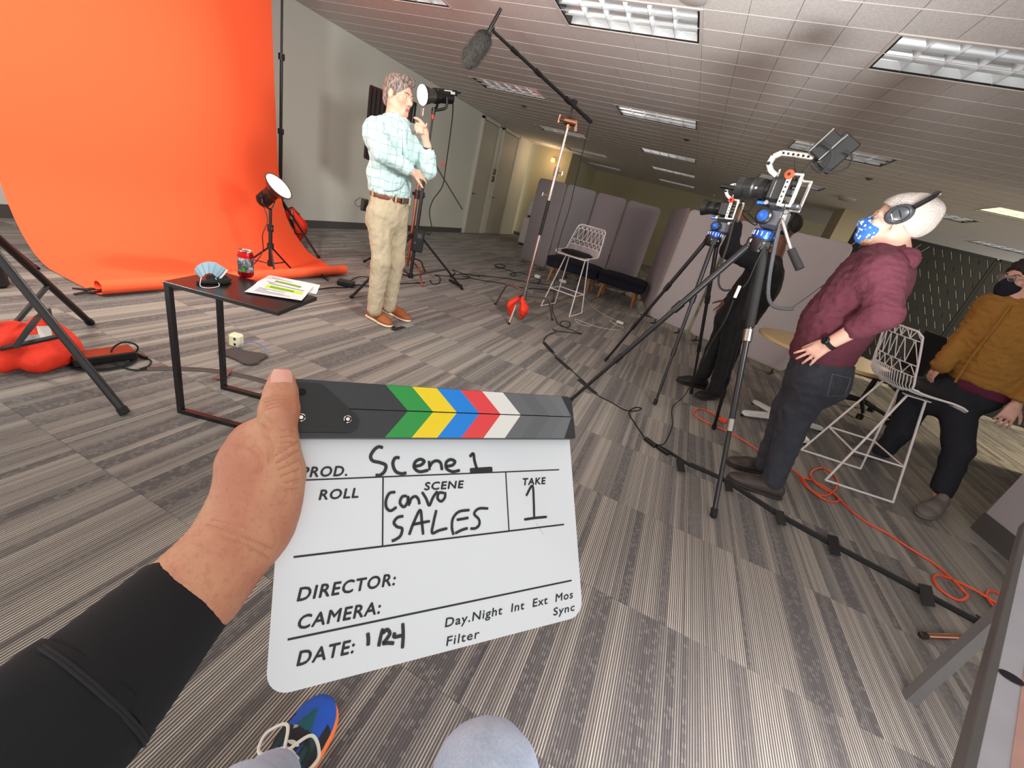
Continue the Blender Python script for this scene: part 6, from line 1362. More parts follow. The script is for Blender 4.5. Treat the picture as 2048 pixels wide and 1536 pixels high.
# jeans
M_JEAN = mat('faded_black_denim', (50, 52, 60), 0.9, bump=(30, 0.5, 0.015), var=(4, 0.25)); T = Field()
T.cap(J(245, 1130), (hpN+hpF)/2, 0.155, 0.150, 0.05, (p.right, 0.92)); T.ell(K8(745, 70), (0.11, 0.13, 0.12), None, 0.05)
for a, b, c in ((hpN, knN, anN), (hpF, knF, anF)): T.chain([a, b], [0.105, 0.080], 0.04); T.chain([b, c], [0.080, 0.058], 0.03)
T.cut((0, 0, J(240, 1110)[2]+0.02), (0, 0, 1)); T.cut((0, 0, 0.06), (0, 0, -1)); jn = p.part('jeans', T, M_JEAN, 0.009, 2, folds(16, 0.011, (1, 1, 0.8), 9.0))
M_ST = mat('denim_stitching', (120, 112, 104), 0.8)
def on_surface(u, v, base, lo, off=0.02): return nr(u, v, base, lo+off)
bp = [(1665, 748), (1702, 757), (1690, 792), (1655, 793)]
f = MB(); pts_ = [nr(u, v, PB, 0.205) for u, v in bp]; f.tube(pts_+[pts_[0]], 0.0025, 5, flat=(1, 0.5)); f.build('back_pocket_stitching', M_ST, jn)
M_BRN = mat('dark_brown_leather', (62, 52, 46), 0.55, bump=(120, 0.15)); M_DSOLE = mat('dark_sole', (44, 38, 36), 0.8)
shoe(p.t, fl(1563, 1000), fl(1453, 958), M_BRN, M_DSOLE, 0.05, 0.07, M_RUB); shoe(p.t, fl(1552, 952), fl(1452, 928), M_BRN, M_DSOLE, 0.05, 0.07, M_RUB)
# ------------------------------------------------------------------ cameraman in black
OB = (0.60, 4.16); p = Person('cameraman dressed in black with headphones, reaching up to the rear camera', OB)
J = lambda x, y, o=0.0: nr(1280+0.3777*x, 240+0.3777*y, OB, o)
hc = J(755, 575); hf = -p.right*0.95+p.cam*0.1; neckb = J(705, 690); p.head(hc, hf, V3(0, 0, 1), 1.02, neckb, 0.058)
S1, E1, W1 = J(650, 770, 0.15), J(470, 690, 0.24), J(515, 545, 0.16); S2, E2, W2 = J(640, 760, -0.16), J(530, 900, -0.2), J(470, 960, -0.05)
p.arm(S1, E1, W1); p.arm(S2, E2, W2); p.hand(W1, J(560, 455, 0.12)-W1, p.cam*0.8+p.right*0.4, -1, (0.4, 0.5, 0.5, 0.55, 0.6), 0.12, 1.0, 0.6); p.hand(W2, J(430, 1000, 0)-W2, p.cam, 1, (0.3, 0.4, 0.4, 0.4, 0.4), 0.1)
wc = J(540, 1010); hpN, hpF = J(505, 1070, 0.08), J(470, 1060, -0.08); knN, knF = J(470, 1230, 0.09), J(400, 1210, -0.07); anN, anF = J(400, 1430, 0.08), J(335, 1345, -0.06)
p.F.chain([neckb, J(640, 850), wc], [0.08, 0.12, 0.11], 0.05); p.F.chain([wc, hpN, knN, anN], [0.1, 0.08, 0.05, 0.04], 0.03); p.F.chain([wc, hpF, knF, anF], [0.1, 0.08, 0.05, 0.04], 0.03)
p.finish(M_SKIN2, 0.0075); p.face_bits(mat('black_brow', (26, 20, 18), 0.8)); A = p.A
H = Field(); H.ell(A(0, -0.020, 0.045), np.array((0.082, 0.104, 0.088)), p.R, 0.02); H.ell(A(0, 0.115, -0.01), np.array((0.07, 0.065, 0.085)), p.R, 0.01, sub=True); H.cut(A(0, -0.02, -0.05), -p.hu+p.hf*0.4); p.part('hair', H, mat('black_hair', (22, 19, 18), 0.8, bump=(120, 0.5)), 0.008, 1)
side = p.hr if p.hr @ p.cam > 0 else -p.hr
for s_ in (1, -1):
    F = Field(); c = A(0, -0.005, 0.0)+side*s_*0.092; F.ell(c, (0.026, 0.042, 0.050), np.array([side, p.hf, p.hu]), 0.01); p.part('ear_cup', F, M_BLKS, 0.007, 1)
f = MB(); f.tube(curve([A(0, -0.005, 0.04)+side*0.1, A(0, -0.02, 0.115)+side*0.075, A(0, -0.025, 0.148), A(0, -0.02, 0.115)-side*0.075, A(0, -0.005, 0.04)-side*0.1], 6), 0.013, 8, flat=(1, 0.6)); f.build('headband', M_BLKS, p.t, smooth=50)
M_BKC = mat('black_cotton', (22, 22, 25), 0.95, bump=(12, 0.4, 0.02)); T = Field(); T.cap(S1, S2, 0.09, 0.09, 0.05); T.ell(J(640, 860), (0.15, 0.18, 0.22), np.array([p.right, p.cam, V3(0, 0, 1)]), 0.06); T.cap(J(620, 900), J(530, 1040), 0.15, 0.145, 0.05); T.cap(neckb-V3(0, 0, 0.05), neckb-V3(0, 0, 0.01), 0.09, 0.07, 0.03)
T.chain([S1, E1], [0.08, 0.065], 0.03); T.chain([E1, W1-unit(W1-E1)*0.03], [0.065, 0.045], 0.02); T.chain([S2, E2], [0.08, 0.065], 0.03); T.chain([E2, W2], [0.065, 0.045], 0.02); T.cut((0, 0, J(520, 1060)[2]), (0, 0, -1)); sw = p.part('sweatshirt', T, M_BKC, 0.011, 2, folds(12, 0.008))
f = MB(); f.lathe([(0.066, 0.0), (0.070, 0.006), (0.066, 0.010)], neckb-V3(0, 0, 0.0), (0, 0, 1), 20, caps=False); f.build('shirt_neckline', mat('cream_neckline', (214, 198, 176), 0.8), p.t, smooth=40)
f = MB(); q = J(585, 770, 0.22); Xr = p.right*0.9+V3(0, 0, 0.0)
for k in range(4): f.bar(q+Xr*0.018*k, q+Xr*(0.018*k+0.004)+V3(0, 0, 0.022), 0.003, 0.002); f.bar(q+Xr*0.018*k+V3(0, 0, 0.011), q+Xr*(0.018*k+0.011)+V3(0, 0, 0.014), 0.003, 0.002)
f.build('chest_print', mat('pale_chest_print', (150, 150, 150), 0.8), sw)
T = Field(); T.cap(wc+V3(0, 0, 0.02), (hpN+hpF)/2, 0.145, 0.145, 0.05)
for a, b, c in ((hpN, knN, anN), (hpF, knF, anF)): T.chain([a, b], [0.10, 0.078], 0.04); T.chain([b, c], [0.078, 0.062], 0.03)
T.cut((0, 0, 0.06), (0, 0, -1)); p.part('trousers', T, M_BKC, 0.011, 2, folds(12, 0.008, seed=3))
M_BSH = mat('black_trainer', (32, 28, 26), 0.6, bump=(80, 0.3)); shoe(p.t, fl(1447, 792), fl(1392, 797), M_BSH, M_DSOLE, 0.055, 0.08, M_RUB); shoe(p.t, fl(1412, 778), fl(1352, 763), M_BSH, M_DSOLE, 0.055, 0.08, M_RUB)
# ------------------------------------------------------------------ man in the mustard jacket
YB = (2.22, 3.78); p = Person('man in a mustard jacket, dark mask and glasses at the right edge', YB)
J = lambda x, y, o=0.0: nr(1780+0.2605*x, 460+0.2605*y, YB, o); K8 = lambda x, y, o=0.0: nr(1380+0.3646*x, 740+0.3646*y, YB, o)
hc = J(1010, 385); hf = -p.right*0.55+p.cam*0.80-V3(0, 0, 0.10); neckb = J(970, 560); p.head(hc, hf, V3(0, 0, 1), 1.0, neckb, 0.058)
S1, E1, W1 = J(790, 600, 0.02), J(560, 860, 0.04), J(395, 1040, 0.12); S2, E2, W2 = J(1180, 720, 0.0), J(1150, 1120, 0.0), J(955, 1350, 0.12)
p.arm(S1, E1, W1); p.arm(S2, E2, W2); p.hand(W2, J(870, 1470, 0.14)-W2, p.cam*0.9+p.right*0.3, -1, (0.3, 0.35, 0.35, 0.4, 0.4), 0.14, 1.05, 0.6); p.hand(W1, J(310, 1120, 0.1)-W1, p.cam*0.5-p.right*0.8, 1, (0.2, 0.3, 0.3, 0.3, 0.3), 0.05, 1.0, 0.3)
wc = J(640, 1240); hpR, hpL = K8(1470, 160, 0.02), K8(1250, 120, -0.05); knR, knL = K8(1470, 440, 0.05), K8(1160, 330, -0.08); anR, anL = K8(1370, 690, 0.08), K8(1055, 450, -0.12)
p.F.chain([neckb, J(830, 850), wc], [0.08, 0.13, 0.12], 0.05); p.F.chain([wc, hpR, knR, anR], [0.1, 0.08, 0.05, 0.04], 0.03); p.F.chain([wc, hpL, knL, anL], [0.1, 0.08, 0.05, 0.04], 0.03)
p.finish(M_SKIN3, 0.007); p.face_bits(mat('dark_brow', (50, 36, 30), 0.8)); A = p.A; face_mask(p, mat('navy_mask_cotton', (24, 26, 38), 0.9), M_RUB)
H = Field(); H.ell(A(0, -0.020, 0.050), np.array((0.088, 0.108, 0.098)), p.R, 0.02); H.ell(A(0, 0.115, -0.015), np.array((0.068, 0.065, 0.085)), p.R, 0.01, sub=True); H.cut(A(0, -0.02, -0.07), -p.hu+p.hf*0.3); p.part('hair', H, mat('dark_curly_hair', (42, 32, 28), 0.75), 0.007, 1, folds(45, 0.012))
f = MB()
for e in p.eyes: f.tube([e+p.hf*0.035+(p.hr*math.cos(a)*0.024+p.hu*math.sin(a)*0.019) for a in np.linspace(0, 2*PI, 16, endpoint=False)], 0.0016, 5, closed=True)
f.tube([p.eyes[0]+p.hf*0.036+p.hr*0.024, p.eyes[1]+p.hf*0.036-p.hr*0.024], 0.0015, 5)
for q, e in zip((-1, 1), p.eyes): f.tube([e+p.hf*0.034+p.hr*q*0.024, A(q*0.080, -0.01, 0.01)], 0.0015, 5)
gl = f.build('glasses_frame', mat('thin_metal_frame', (150, 150, 156), 0.3, 0.8), p.t, smooth=50)
for e in p.eyes:
    f = MB(); f.lathe([(0.0, 0.0), (0.021, 0.0), (0.021, 0.001), (0, 0.001)], e+p.hf*0.035, p.hf, 16, caps=False); f.build('lens', mat('clear_spectacle_glass', (230, 240, 245), 0.05, trans=0.95), gl)
M_MUS = mat('mustard_corduroy', (160, 114, 48), 0.92, bump=(28, 0.6, 0.02), var=(9, 0.12)); T = Field(); T.cap(S1, S2, 0.10, 0.10, 0.05); T.ell(J(900, 800), (0.21, 0.15, 0.24), np.array([p.right, p.cam, V3(0, 0, 1)]), 0.06); T.cap(J(850, 900), J(690, 1190), 0.19, 0.185, 0.06, (p.cam, 0.85)); T.cap(neckb-V3(0, 0, 0.05), neckb, 0.095, 0.075, 0.03)
T.chain([S1, E1], [0.085, 0.07], 0.03); T.chain([E1, W1], [0.07, 0.055], 0.02); T.chain([S2, E2], [0.088, 0.072], 0.03); T.chain([E2, W2], [0.072, 0.056], 0.02); T.cut(J(690, 1190), (0, 0, -1)); jk = p.part('jacket', T, M_MUS, 0.010, 2, folds(17, 0.013, (0.7, 0.7, 1.7), 6.0))
f = MB(); f.tube(curve([J(930, 580, 0.14), J(800, 760, 0.165), J(640, 960, 0.165), J(500, 1170, 0.15)], 6), 0.008, 6, flat=(1, 0.5)); f.build('zip_placket', M_MUS, jk, smooth=50)
T = Field(); T.cap(J(690, 1200), J(670, 1260), 0.18, 0.165, 0.02, (p.cam, 0.85)); T.cut(J(670, 1255), (0, 0, -1)); p.part('undershirt_hem', T, mat('plum_undershirt', (96, 30, 58), 0.9), 0.010, 1)
M_DKJ = mat('dark_navy_denim', (36, 38, 46), 0.92, bump=(240, 0.2, 0.002), var=(5, 0.2)); T = Field(); T.cap(wc, (hpR+hpL)/2, 0.165, 0.155, 0.05, (p.cam, 0.85))
for a, b, c in ((hpR, knR, anR), (hpL, knL, anL)): T.chain([a, b], [0.105, 0.080], 0.04); T.chain([b, c], [0.080, 0.062], 0.03)
T.cut((0, 0, 0.07), (0, 0, -1)); p.part('trousers', T, M_DKJ, 0.010, 2, folds(12, 0.009, (1, 1, 0.6), 1.0))
M_GSH = mat('grey_suede_shoe', (120, 112, 108), 0.8, bump=(160, 0.15)); shoe(p.t, fl(1878, 1012), fl(1838, 1035), M_GSH, M_GSH, 0.055, 0.07, M_GSH); shoe(p.t, fl(1765, 918), fl(1695, 905), M_GSH, M_GSH, 0.055, 0.07, M_GSH)
# ================================================================== CLAPPERBOARD IN THE HAND
STL = V3(-0.27, 0.2419, 1.0887); STR = V3(-0.0684, 0.4635, 1.0728); SBL = V3(-0.1604, 0.129, 0.9046)
sx_ = unit(STR-STL); sy_ = SBL-STL; sy_ = unit(sy_-sx_*(sy_ @ sx_)); sn_ = -np.cross(sx_, sy_)          # sn_ points out of the written face
def SL(s, t, h=0.0): return STL + sx_*s*0.01 + sy_*t*0.01 + sn_*h                                     # s, t in centimetres from the top left corner
def on_slate(u, v, h=0.0):
    d = ray(u, v); o = STL+sn_*h; k = ((o-CPOS) @ sn_)/(d @ sn_); q = CPOS+d*k-STL; return (q @ sx_)*100, (q @ sy_)*100
slate = thing('clapperboard', 'white film clapperboard with coloured chevron sticks held in the foreground', 'clapperboard', SL(15, 12))
M_ACR = mat('white_acrylic_board', (226, 230, 234), 0.22, coat=0.3, var=(5, 0.03)); M_STK = mat('charcoal_stick', (46, 47, 49), 0.38, bump=(150, 0.04)); M_PRINT = mat('black_board_print', (14, 14, 16), 0.4); M_MARK = mat('dry_marker_ink', (22, 22, 20), 0.35, var=(40, 0.4))
out = [(0, 5.0), (30.0, 5.0)]
def arc(cx, cy, r, a0, a1, n=7): return [(cx+r*math.cos(a0+(a1-a0)*k/(n-1)), cy+r*math.sin(a0+(a1-a0)*k/(n-1))) for k in range(n)]
out = [(0.0, 4.6), (30.0, 4.6)] + arc(28.3, 22.5, 1.7, 0, PI/2) + arc(1.7, 22.5, 1.7, PI/2, PI)
f = MB(); f.prism([SL(s, t, -0.003) for s, t in out], None, sn_*0.003); f.build('white_board', M_ACR, slate)
def slab(name, poly, h0, h1, material, parent=None):
    f = MB(); f.prism([SL(s, t, h0) for s, t in poly], None, sn_*(h1-h0)); return f.build(name, material, parent or slate)
low = slab('lower_stick', [(0, 2.47), (30, 2.47), (30.05, 4.8), (29.8, 5.02), (0, 5.02)], -0.004, 0.011, M_STK)
upp = slab('upper_stick', [(0, 0.0), (29.4, 0.0), (29.9, 0.45), (30, 2.40), (0, 2.40)], -0.004, 0.011, M_STK)
cols_ = [((36, 150, 62), 'green'), ((246, 214, 20), 'yellow'), ((10, 132, 226), 'blue'), ((232, 66, 70), 'red'), ((232, 230, 224), 'white'), ((104, 106, 108), 'grey'), ((98, 100, 102), 'grey_mid'), ((106, 108, 110), 'grey_light'), ((112, 114, 116), 'grey_pale')]
pit = 2.50; x = 8.07
for k, (c, nm) in enumerate(cols_):
    w = pit if k < 5 else 1.95; x1 = min(x+w, 29.6); mm = mat('stripe_'+nm, c, 0.35)
    e = lambda q: min(q, 29.6)
    slab('chevron_stripe', [(x, 0.04), (e(x1), 0.04), (e(x1+2.08), 2.38), (e(x+2.08), 2.38)], 0.011, 0.0114, mm, upp)
    slab('chevron_stripe', [(e(x+2.08), 2.49), (e(x1+2.08), 2.49), (e(x1), 4.96), (x, 4.96)], 0.011, 0.0114, mm, low)
    x = x1
hin = slab('hinge_plate', [(0.1, 0.35), (2.45, 0.35), (2.75, 0.5), (5.55, 3.05), (5.75, 3.4), (5.65, 4.1), (5.2, 4.5), (4.9, 4.55), (0.1, 4.55)], 0.011, 0.0135, mat('black_hinge_plate', (16, 16, 17), 0.42, bump=(60, 0.05)))
for s, t in ((4.77, 3.42), (1.13, 3.37)):
    f = MB(); f.lathe([(0.0, 0.0030), (0.0016, 0.0030), (0.0020, 0.0006), (0.0026, 0.0028), (0.0034, 0.0022), (0.0036, 0.0)], SL(s, t, 0.0135), sn_, 16, caps=False); f.build('bolt', M_CHROME, hin, smooth=40)
f = MB(); f.lathe([(0.0, 0.0002), (0.0016, 0.0003), (0.0026, 0.0009), (0.0032, 0.0002)], SL(1.08, 1.17, 0.0135), sn_, 14, caps=False); f.build('rivet_hole', M_RUB, hin, smooth=40)
def rule(s0, t0, s1, t1, w=0.09):
    d = unit((s1-s0, t1-t0, 0)); n = (-d[1]*w/2, d[0]*w/2); slab('ruled_line', [(s0+n[0], t0+n[1]), (s1+n[0], t1+n[1]), (s1-n[0], t1-n[1]), (s0-n[0], t0-n[1])], 0.0, 0.0003, M_PRINT)
for a in [(0.9, 8.46, 28.15, 8.46, 0.13), (1.3, 14.5, 28.3, 14.5, 0.16), (1.25, 20.5, 28.8, 20.42, 0.16), (8.25, 8.46, 8.33, 14.5, 0.13), (21.12, 8.46, 21.22, 14.5, 0.13)]: rule(*a)
def letters(txt, s0, s1, base, cap, strike=0.035, shear=0.18):
    cu = bpy.data.curves.new('print_'+txt, 'FONT'); cu.body = txt; cu.shear = 0.0; cu.space_character = 1.12; cu.resolution_u = 3
    o = bpy.data.objects.new('tmp_text', cu); COL.objects.link(o); dg = bpy.context.evaluated_depsgraph_get(); dg.update()
    me = bpy.data.meshes.new_from_object(o.evaluated_get(dg)); v = np.array([q.co[:] for q in me.vertices]); fs = [tuple(pl.vertices) for pl in me.polygons]
    bpy.data.objects.remove(o, do_unlink=True); bpy.data.meshes.remove(me); bpy.data.curves.remove(cu)
    k = cap/0.70; x0, x1 = v[:, 0].min(), v[:, 0].max(); kx = (s1-s0-shear*cap)/(x1-x0)
    P = []; FS = []
    for i, (ox, oy) in enumerate(((0, 0), (1, 0), (-1, 0), (0, 1), (0, -1))):       # several strikes make the strokes heavier
        n0 = len(P); P += [SL(s0+(q[0]-x0)*kx+shear*q[1]*k+ox*strike, base-q[1]*k+oy*strike, 0.0003+0.00003*i) for q in v]; FS += [tuple(a+n0 for a in f_) for f_ in fs]
    finish('printed_word', P, FS, M_PRINT, slate)
for a in [('PROD.', 1.45, 5.25, 8.22, 0.85), ('ROLL', 2.95, 6.25, 10.15, 0.82), ('SCENE', 12.15, 16.25, 9.86, 0.72), ('TAKE', 23.1, 26.2, 9.95, 0.72), ('DIRECTOR:', 1.75, 9.6, 17.85, 0.98), ('CAMERA:', 1.85, 8.35, 19.92, 0.98), ('DATE:', 2.0, 6.3, 22.5, 1.0)]: letters(*a)
for a in [('Day.Night  Int  Ext  Mos', 14.1, 28.9, 22.18, 0.75, 0.018), ('Filter', 14.2, 17.6, 23.75, 0.75, 0.012), ('Sync', 26.1, 29.0, 23.45, 0.72, 0.018)]: letters(*a)
def stroke(pts, w=0.30, nm='marker_stroke'):
    P = [on_slate(u, v, 0.0) for u, v in pts]; C_ = curve([(a, b, 0) for a, b in P], 6) if len(P) > 2 else np.array([(a, b, 0) for a, b in P]); G = []
    for i in range(len(C_)):
        d = unit(C_[min(i+1, len(C_)-1)]-C_[max(i-1, 0)]); n = V3(-d[1], d[0], 0)*w/2*(0.8 if i in (0, len(C_)-1) else 1); G.append([SL(*(C_[i]+n)[:2], 0.0006), SL(*(C_[i]-n)[:2], 0.0006)])
    f = MB(); f.sheet(G); f.build(nm, M_MARK, slate)
z4 = lambda L: [(560+0.3027*x, 740+0.3027*y) for x, y in L]; z5 = lambda L: [(520+0.3223*x, 1080+0.3223*y) for x, y in L]
for L in [[(680, 514), (650, 508), (620, 530), (598, 570), (612, 600), (660, 612), (698, 630), (690, 670), (660, 695), (630, 695)], [(790, 580), (760, 582), (745, 620), (762, 668), (800, 685), (835, 680)], [(887, 638), (930, 628), (952, 604), (925, 590), (893, 608), (886, 645), (920, 672), (980, 662)],
          [(983, 600), (988, 662)], [(988, 640), (1005, 612), (1035, 600), (1060, 615), (1070, 662)], [(1098, 638), (1140, 628), (1155, 604), (1125, 592), (1097, 612), (1100, 652), (1140, 672), (1188, 662)], [(1252, 574), (1276, 553), (1284, 600), (1300, 655)]]: stroke(z4(L))
stroke(z4([(1254, 666), (1320, 662), (1402, 656)]), 0.55)
for L in [[(762, 806), (722, 815), (700, 860), (702, 908), (730, 930), (770, 905)], [(838, 832), (806, 838), (792, 878), (818, 905), (842, 872), (845, 832)], [(846, 832), (852, 898)], [(855, 885), (866, 850), (895, 835), (915, 858), (920, 888)], [(937, 806), (965, 850), (985, 895), (1010, 842), (1040, 800)], [(1082, 812), (1050, 812), (1040, 848), (1064, 868), (1088, 842), (1090, 806)],
          [(815, 965), (775, 975), (752, 1008), (772, 1035), (806, 1048), (795, 1095), (762, 1120), (737, 1130)], [(852, 1090), (882, 1010), (925, 925), (936, 1000), (945, 1088)], [(872, 1022), (930, 1010), (990, 998)], [(1032, 925), (1015, 1000), (1004, 1076), (1050, 1060), (1105, 1046)], [(1252, 925), (1182, 936), (1142, 980), (1135, 1040), (1145, 1090)], [(1166, 990), (1205, 984), (1245, 976)], [(1155, 1080), (1200, 1057), (1240, 1045)], [(1375, 915), (1312, 916), (1282, 950), (1312, 985), (1316, 1020), (1292, 1045), (1256, 1048)],
          [(1625, 832), (1666, 764), (1675, 860), (1678, 975)], [(1612, 988), (1680, 978), (1762, 970)]]: stroke(z4(L), 0.26)
for L in [[(668, 575), (672, 615), (670, 655)], [(762, 548), (748, 600), (736, 660)], [(760, 578), (788, 556), (805, 580), (782, 618), (760, 642)], [(758, 642), (795, 638), (832, 640)], [(836, 572), (832, 600), (880, 592)], [(885, 515), (888, 590), (883, 672)]]: stroke(z5(L), 0.30)
stroke(z4([(1690, 1010), (1740, 1090)]), 0.02)
# ------------------------------------------------------------------ the person behind the lens
def hand_skin():
    g = NG('hand_skin_tan', 0.48); v, x, y, z = g.pos('obj'); n = g.noise(v, 22.0, 3.0); n2 = g.noise(v, 240.0, 3.0); n3 = g.noise(v, 900.0, 2.0)
    c = g.mix(g.step(n, 0.36, 0.66), rgb((204, 146, 112)), rgb((190, 122, 94))); c = g.mix(g.math('MULTIPLY', g.step(n2, 0.50, 0.72), 0.30), c, rgb((158, 98, 74))); g.color(c)
    g.bump(g.math('ADD', g.math('MULTIPLY', n2, 0.8), g.math('MULTIPLY', n3, 0.5)), 0.5, 0.0016); g.b.inputs['Subsurface Weight'].default_value = 0.06; g.b.inputs['Subsurface Radius'].default_value = (0.01, 0.004, 0.002); g.b.inputs['Subsurface Scale'].default_value = 0.4
    return g.M
M_SKINH = hand_skin()
me_p = thing('person', 'seated person in black sleeve and light jeans holding the clapperboard', 'person', (-0.05, 0.05, 0.0))
def dep(u, v): d = ray(u, v); return float(((STL-CPOS) @ sn_)/(d @ sn_))
def HP(u, v, off): return CPOS+ray(u, v)*dep(u, v)+sn_*off
F = Field()
t0, t1, t2 = HP(562, 772, 0.0235), HP(558, 832, 0.0245), HP(556, 888, 0.0215)
F.cap(t0, t0+(t1-t0)*0.45, 0.0100, 0.0116, 0.006); F.cap(t0+(t1-t0)*0.45, t1, 0.0116, 0.0118, 0.006); F.cap(t1, t2, 0.0118, 0.0116, 0.008); F.ell(t1+sn_*0.001, (0.0124, 0.0110, 0.011), np.array([sx_, sn_, sy_]), 0.008)
th = HP(550, 950, 0.008); F.cap(t2, th, 0.0116, 0.0165, 0.014); F.cap(th, HP(535, 1015, -0.002), 0.0170, 0.0190, 0.02); F.ell(HP(557, 955, 0.004), (0.0140, 0.0140, 0.022), np.array([sx_, sn_, sy_]), 0.012)
pc1 = HP(498, 925, -0.002); F.cap(pc1, HP(500, 1005, -0.008), 0.0185, 0.0215, 0.02); F.cap(HP(503, 882, -0.003), pc1, 0.0130, 0.0185, 0.02); F.cap(HP(503, 880, -0.003), HP(540, 862, 0.008), 0.0105, 0.0105, 0.012)
F.cap(HP(545, 905, 0.012), HP(515, 985, 0.004), 0.0085, 0.012, 0.016)
wr = HP(478, 1065, -0.008); F.cap(HP(500, 1005, -0.008), wr, 0.0225, 0.0238, 0.02); F.cap(HP(535, 1015, -0.002), wr+sx_*0.010, 0.018, 0.0200, 0.02)
el0 = dd(388, 1178, 0.300); el1 = dd(260, 1320, 0.262); F.cap(wr, el0, 0.0245, 0.0265, 0.02); F.cap(el0, el1, 0.0265, 0.029, 0.02); F.cap(wr+sx_*0.010, el0+sx_*0.004, 0.0200, 0.024, 0.02)
for k, (tt, ln) in enumerate(((3.0, 5.6), (5.6, 6.4), (8.0, 6.0), (10.2, 4.8))):     # fingers wrapped behind the board
    a = pc1*(1-k/3.4)+HP(505, 1000, -0.01)*(k/3.4); b = SL(0.2, tt, -0.016); F.cap(a, b, 0.013, 0.0095, 0.012); c = SL(ln*0.6, tt+0.3, -0.0135); F.cap(b, c, 0.0095, 0.0088, 0.004); F.cap(c, SL(ln, tt+0.5, -0.0115), 0.0088, 0.0078, 0.003)
# skin creases: each is a short groove pressed into the surface, given where it runs on the hand
creases = []
def crease(px, depth, width):
    q = curve([HP(u, v, 0.018) for u, v in px], 4); creases.append((np.array(q), depth, width))
for y_, dp in ((801, 0.0007), (808, 0.0012), (815, 0.0013), (822, 0.0009)): crease([(531, y_+5), (545, y_), (562, y_-3), (584, y_+1)], dp, 0.0010)
crease([(527, 862), (535, 885), (541, 905), (540, 925)], 0.0028, 0.0022); crease([(508, 898), (519, 912), (523, 930), (518, 945)], 0.0022, 0.0020); crease([(480, 893), (498, 900), (512, 908)], 0.0012, 0.0014)
for k in range(6): crease([(548+4*k, 915+13*k), (570+2*k, 903+15*k), (594, 886+18*k)], 0.0008, 0.0010)
for k in range(3): crease([(560, 868+11*k), (575, 864+12*k), (588, 866+12*k)], 0.0006, 0.0009)
crease([(420, 1046), (462, 1056), (510, 1076), (545, 1092)], 0.0012, 0.0013); crease([(450, 1068), (495, 1084), (535, 1108)], 0.0009, 0.0011); crease([(430, 1036), (470, 1044), (500, 1054)], 0.0007, 0.0010)
CR_L = []
for q, dp, w in creases:
    d_ = [Vector(x-CPOS).normalized() for x in q]; sg = [(d_[i], d_[i+1]-d_[i], (d_[i+1]-d_[i]).length_squared) for i in range(len(d_)-1)]; c_ = (d_[0]+d_[-1])/2
    CR_L.append((sg, dp, w, c_, max((x-c_).length for x in d_)+3*w/0.34))
def groove(p, core=False):
    r = 0.0; near_ = 1.0; la = Vector(p-CPOS).normalized()
    for q, dp, w, c_, rad in CR_L:
        if (la-c_).length > rad: continue
        best = 1.0
        for a_, ba, l2 in q:                            # distance across the surface to the groove
            e = la-a_; t_ = min(1.0, max(0.0, e.dot(ba)/l2)); best = min(best, (e-ba*t_).length*0.34)
        if best < 3*w: r = max(r, dp*math.exp(-(best/w)**2))
        if w < 0.0016: near_ = min(near_, best)
    return near_ if core else r
def skin_lines(p): return 0.00022*noise.noise(Vector(p*190)) + 0.0007*noise.noise(Vector(p*34)) - groove(p)
M_CREASE = mat('skin_crease_line', (186, 122, 94), 0.55)
hd_ = F.build('body', M_SKINH, me_p, 0.0013, 2, skin_lines, [M_SKINH, M_CREASE], lambda q: 1 if groove(q, True) < 0.00055 else 0)
nz = unit(CPOS-t0); X = unit(np.cross(t1-t0, nz)); Y = unit(t0-t1); G = []
for a in np.linspace(-1, 1, 9):
    row = []
    for b in np.linspace(0, 1, 7):
        w = 0.0074*(1-0.25*b**4); row.append(t0+Y*(-0.0050+0.0135*b)+X*a*w+nz*(0.0112*math.sqrt(max(0, 1-(a*0.66)**2))-0.0016*b**3-0.0009*(b < 0.1)))
    G.append(row)
f = MB(); f.sheet(G, 0.0008); f.build('thumb_nail', mat('finger_nail', (226, 164, 146), 0.3, coat=0.2), hd_, smooth=60)
M_SLV = mat('black_knit_sleeve', (18, 18, 21), 0.95, bump=(700, 0.35, 0.001), var=(60, 0.25))
def sleeve_tube(name, pts, radii, seg=56, amp=0.0, sc=30, lip=0.003):
    C_ = curve(pts, 8); R_ = np.interp(np.linspace(0, len(pts)-1, len(C_)), range(len(pts)), radii); f = MB()
    P = list(C_); rr = list(R_); P = [C_[1], C_[0]]+P; rr = [R_[0]-lip*1.6, R_[0]-lip]+rr
    f.tube(np.array(P), rr, seg, caps=False); V = np.array(f.v)
    for i in range(2*seg, len(V)):
        c = P[i//seg]; d = unit(V[i]-c); q = Vector(V[i]*sc); V[i] += d*amp*(noise.noise(q)+0.5*noise.noise(q*2.3))
    f.v = [tuple(q) for q in V]; return f.build(name, M_SLV, me_p, smooth=60)
s0 = dd(364, 1200, 0.297); s1 = dd(190, 1384, 0.240); s2 = dd(92, 1470, 0.222); s3 = dd(-60, 1600, 0.205); s4 = dd(-300, 1800, 0.190)
sleeve_tube('sleeve_cuff', [s0, s0*0.5+s1*0.5, s1, s1+(s1-s0)*0.2], [0.0352, 0.0380, 0.0400, 0.0400], amp=0.0006)
sleeve_tube('sleeve', [s1-(s1-s0)*0.03, s1+(s2-s1)*0.25, s2, s3, s4], [0.0414, 0.0422, 0.0440, 0.0455, 0.0470], amp=0.0025, sc=24)
f = MB(); Xc, Yc, Dc = frame_of(s2-s1)
for q, r_ in ((0.06, 0.0416), (0.14, 0.0420)):
    c = s1+(s2-s1)*q; f.tube([c+(Xc*math.cos(a)+Yc*math.sin(a))*r_ for a in np.linspace(0, 2*PI, 40, endpoint=False)], 0.0010, 6, closed=True)
f.build('cuff_seam', mat('charcoal_seam', (34, 34, 36), 0.9), me_p, smooth=50)
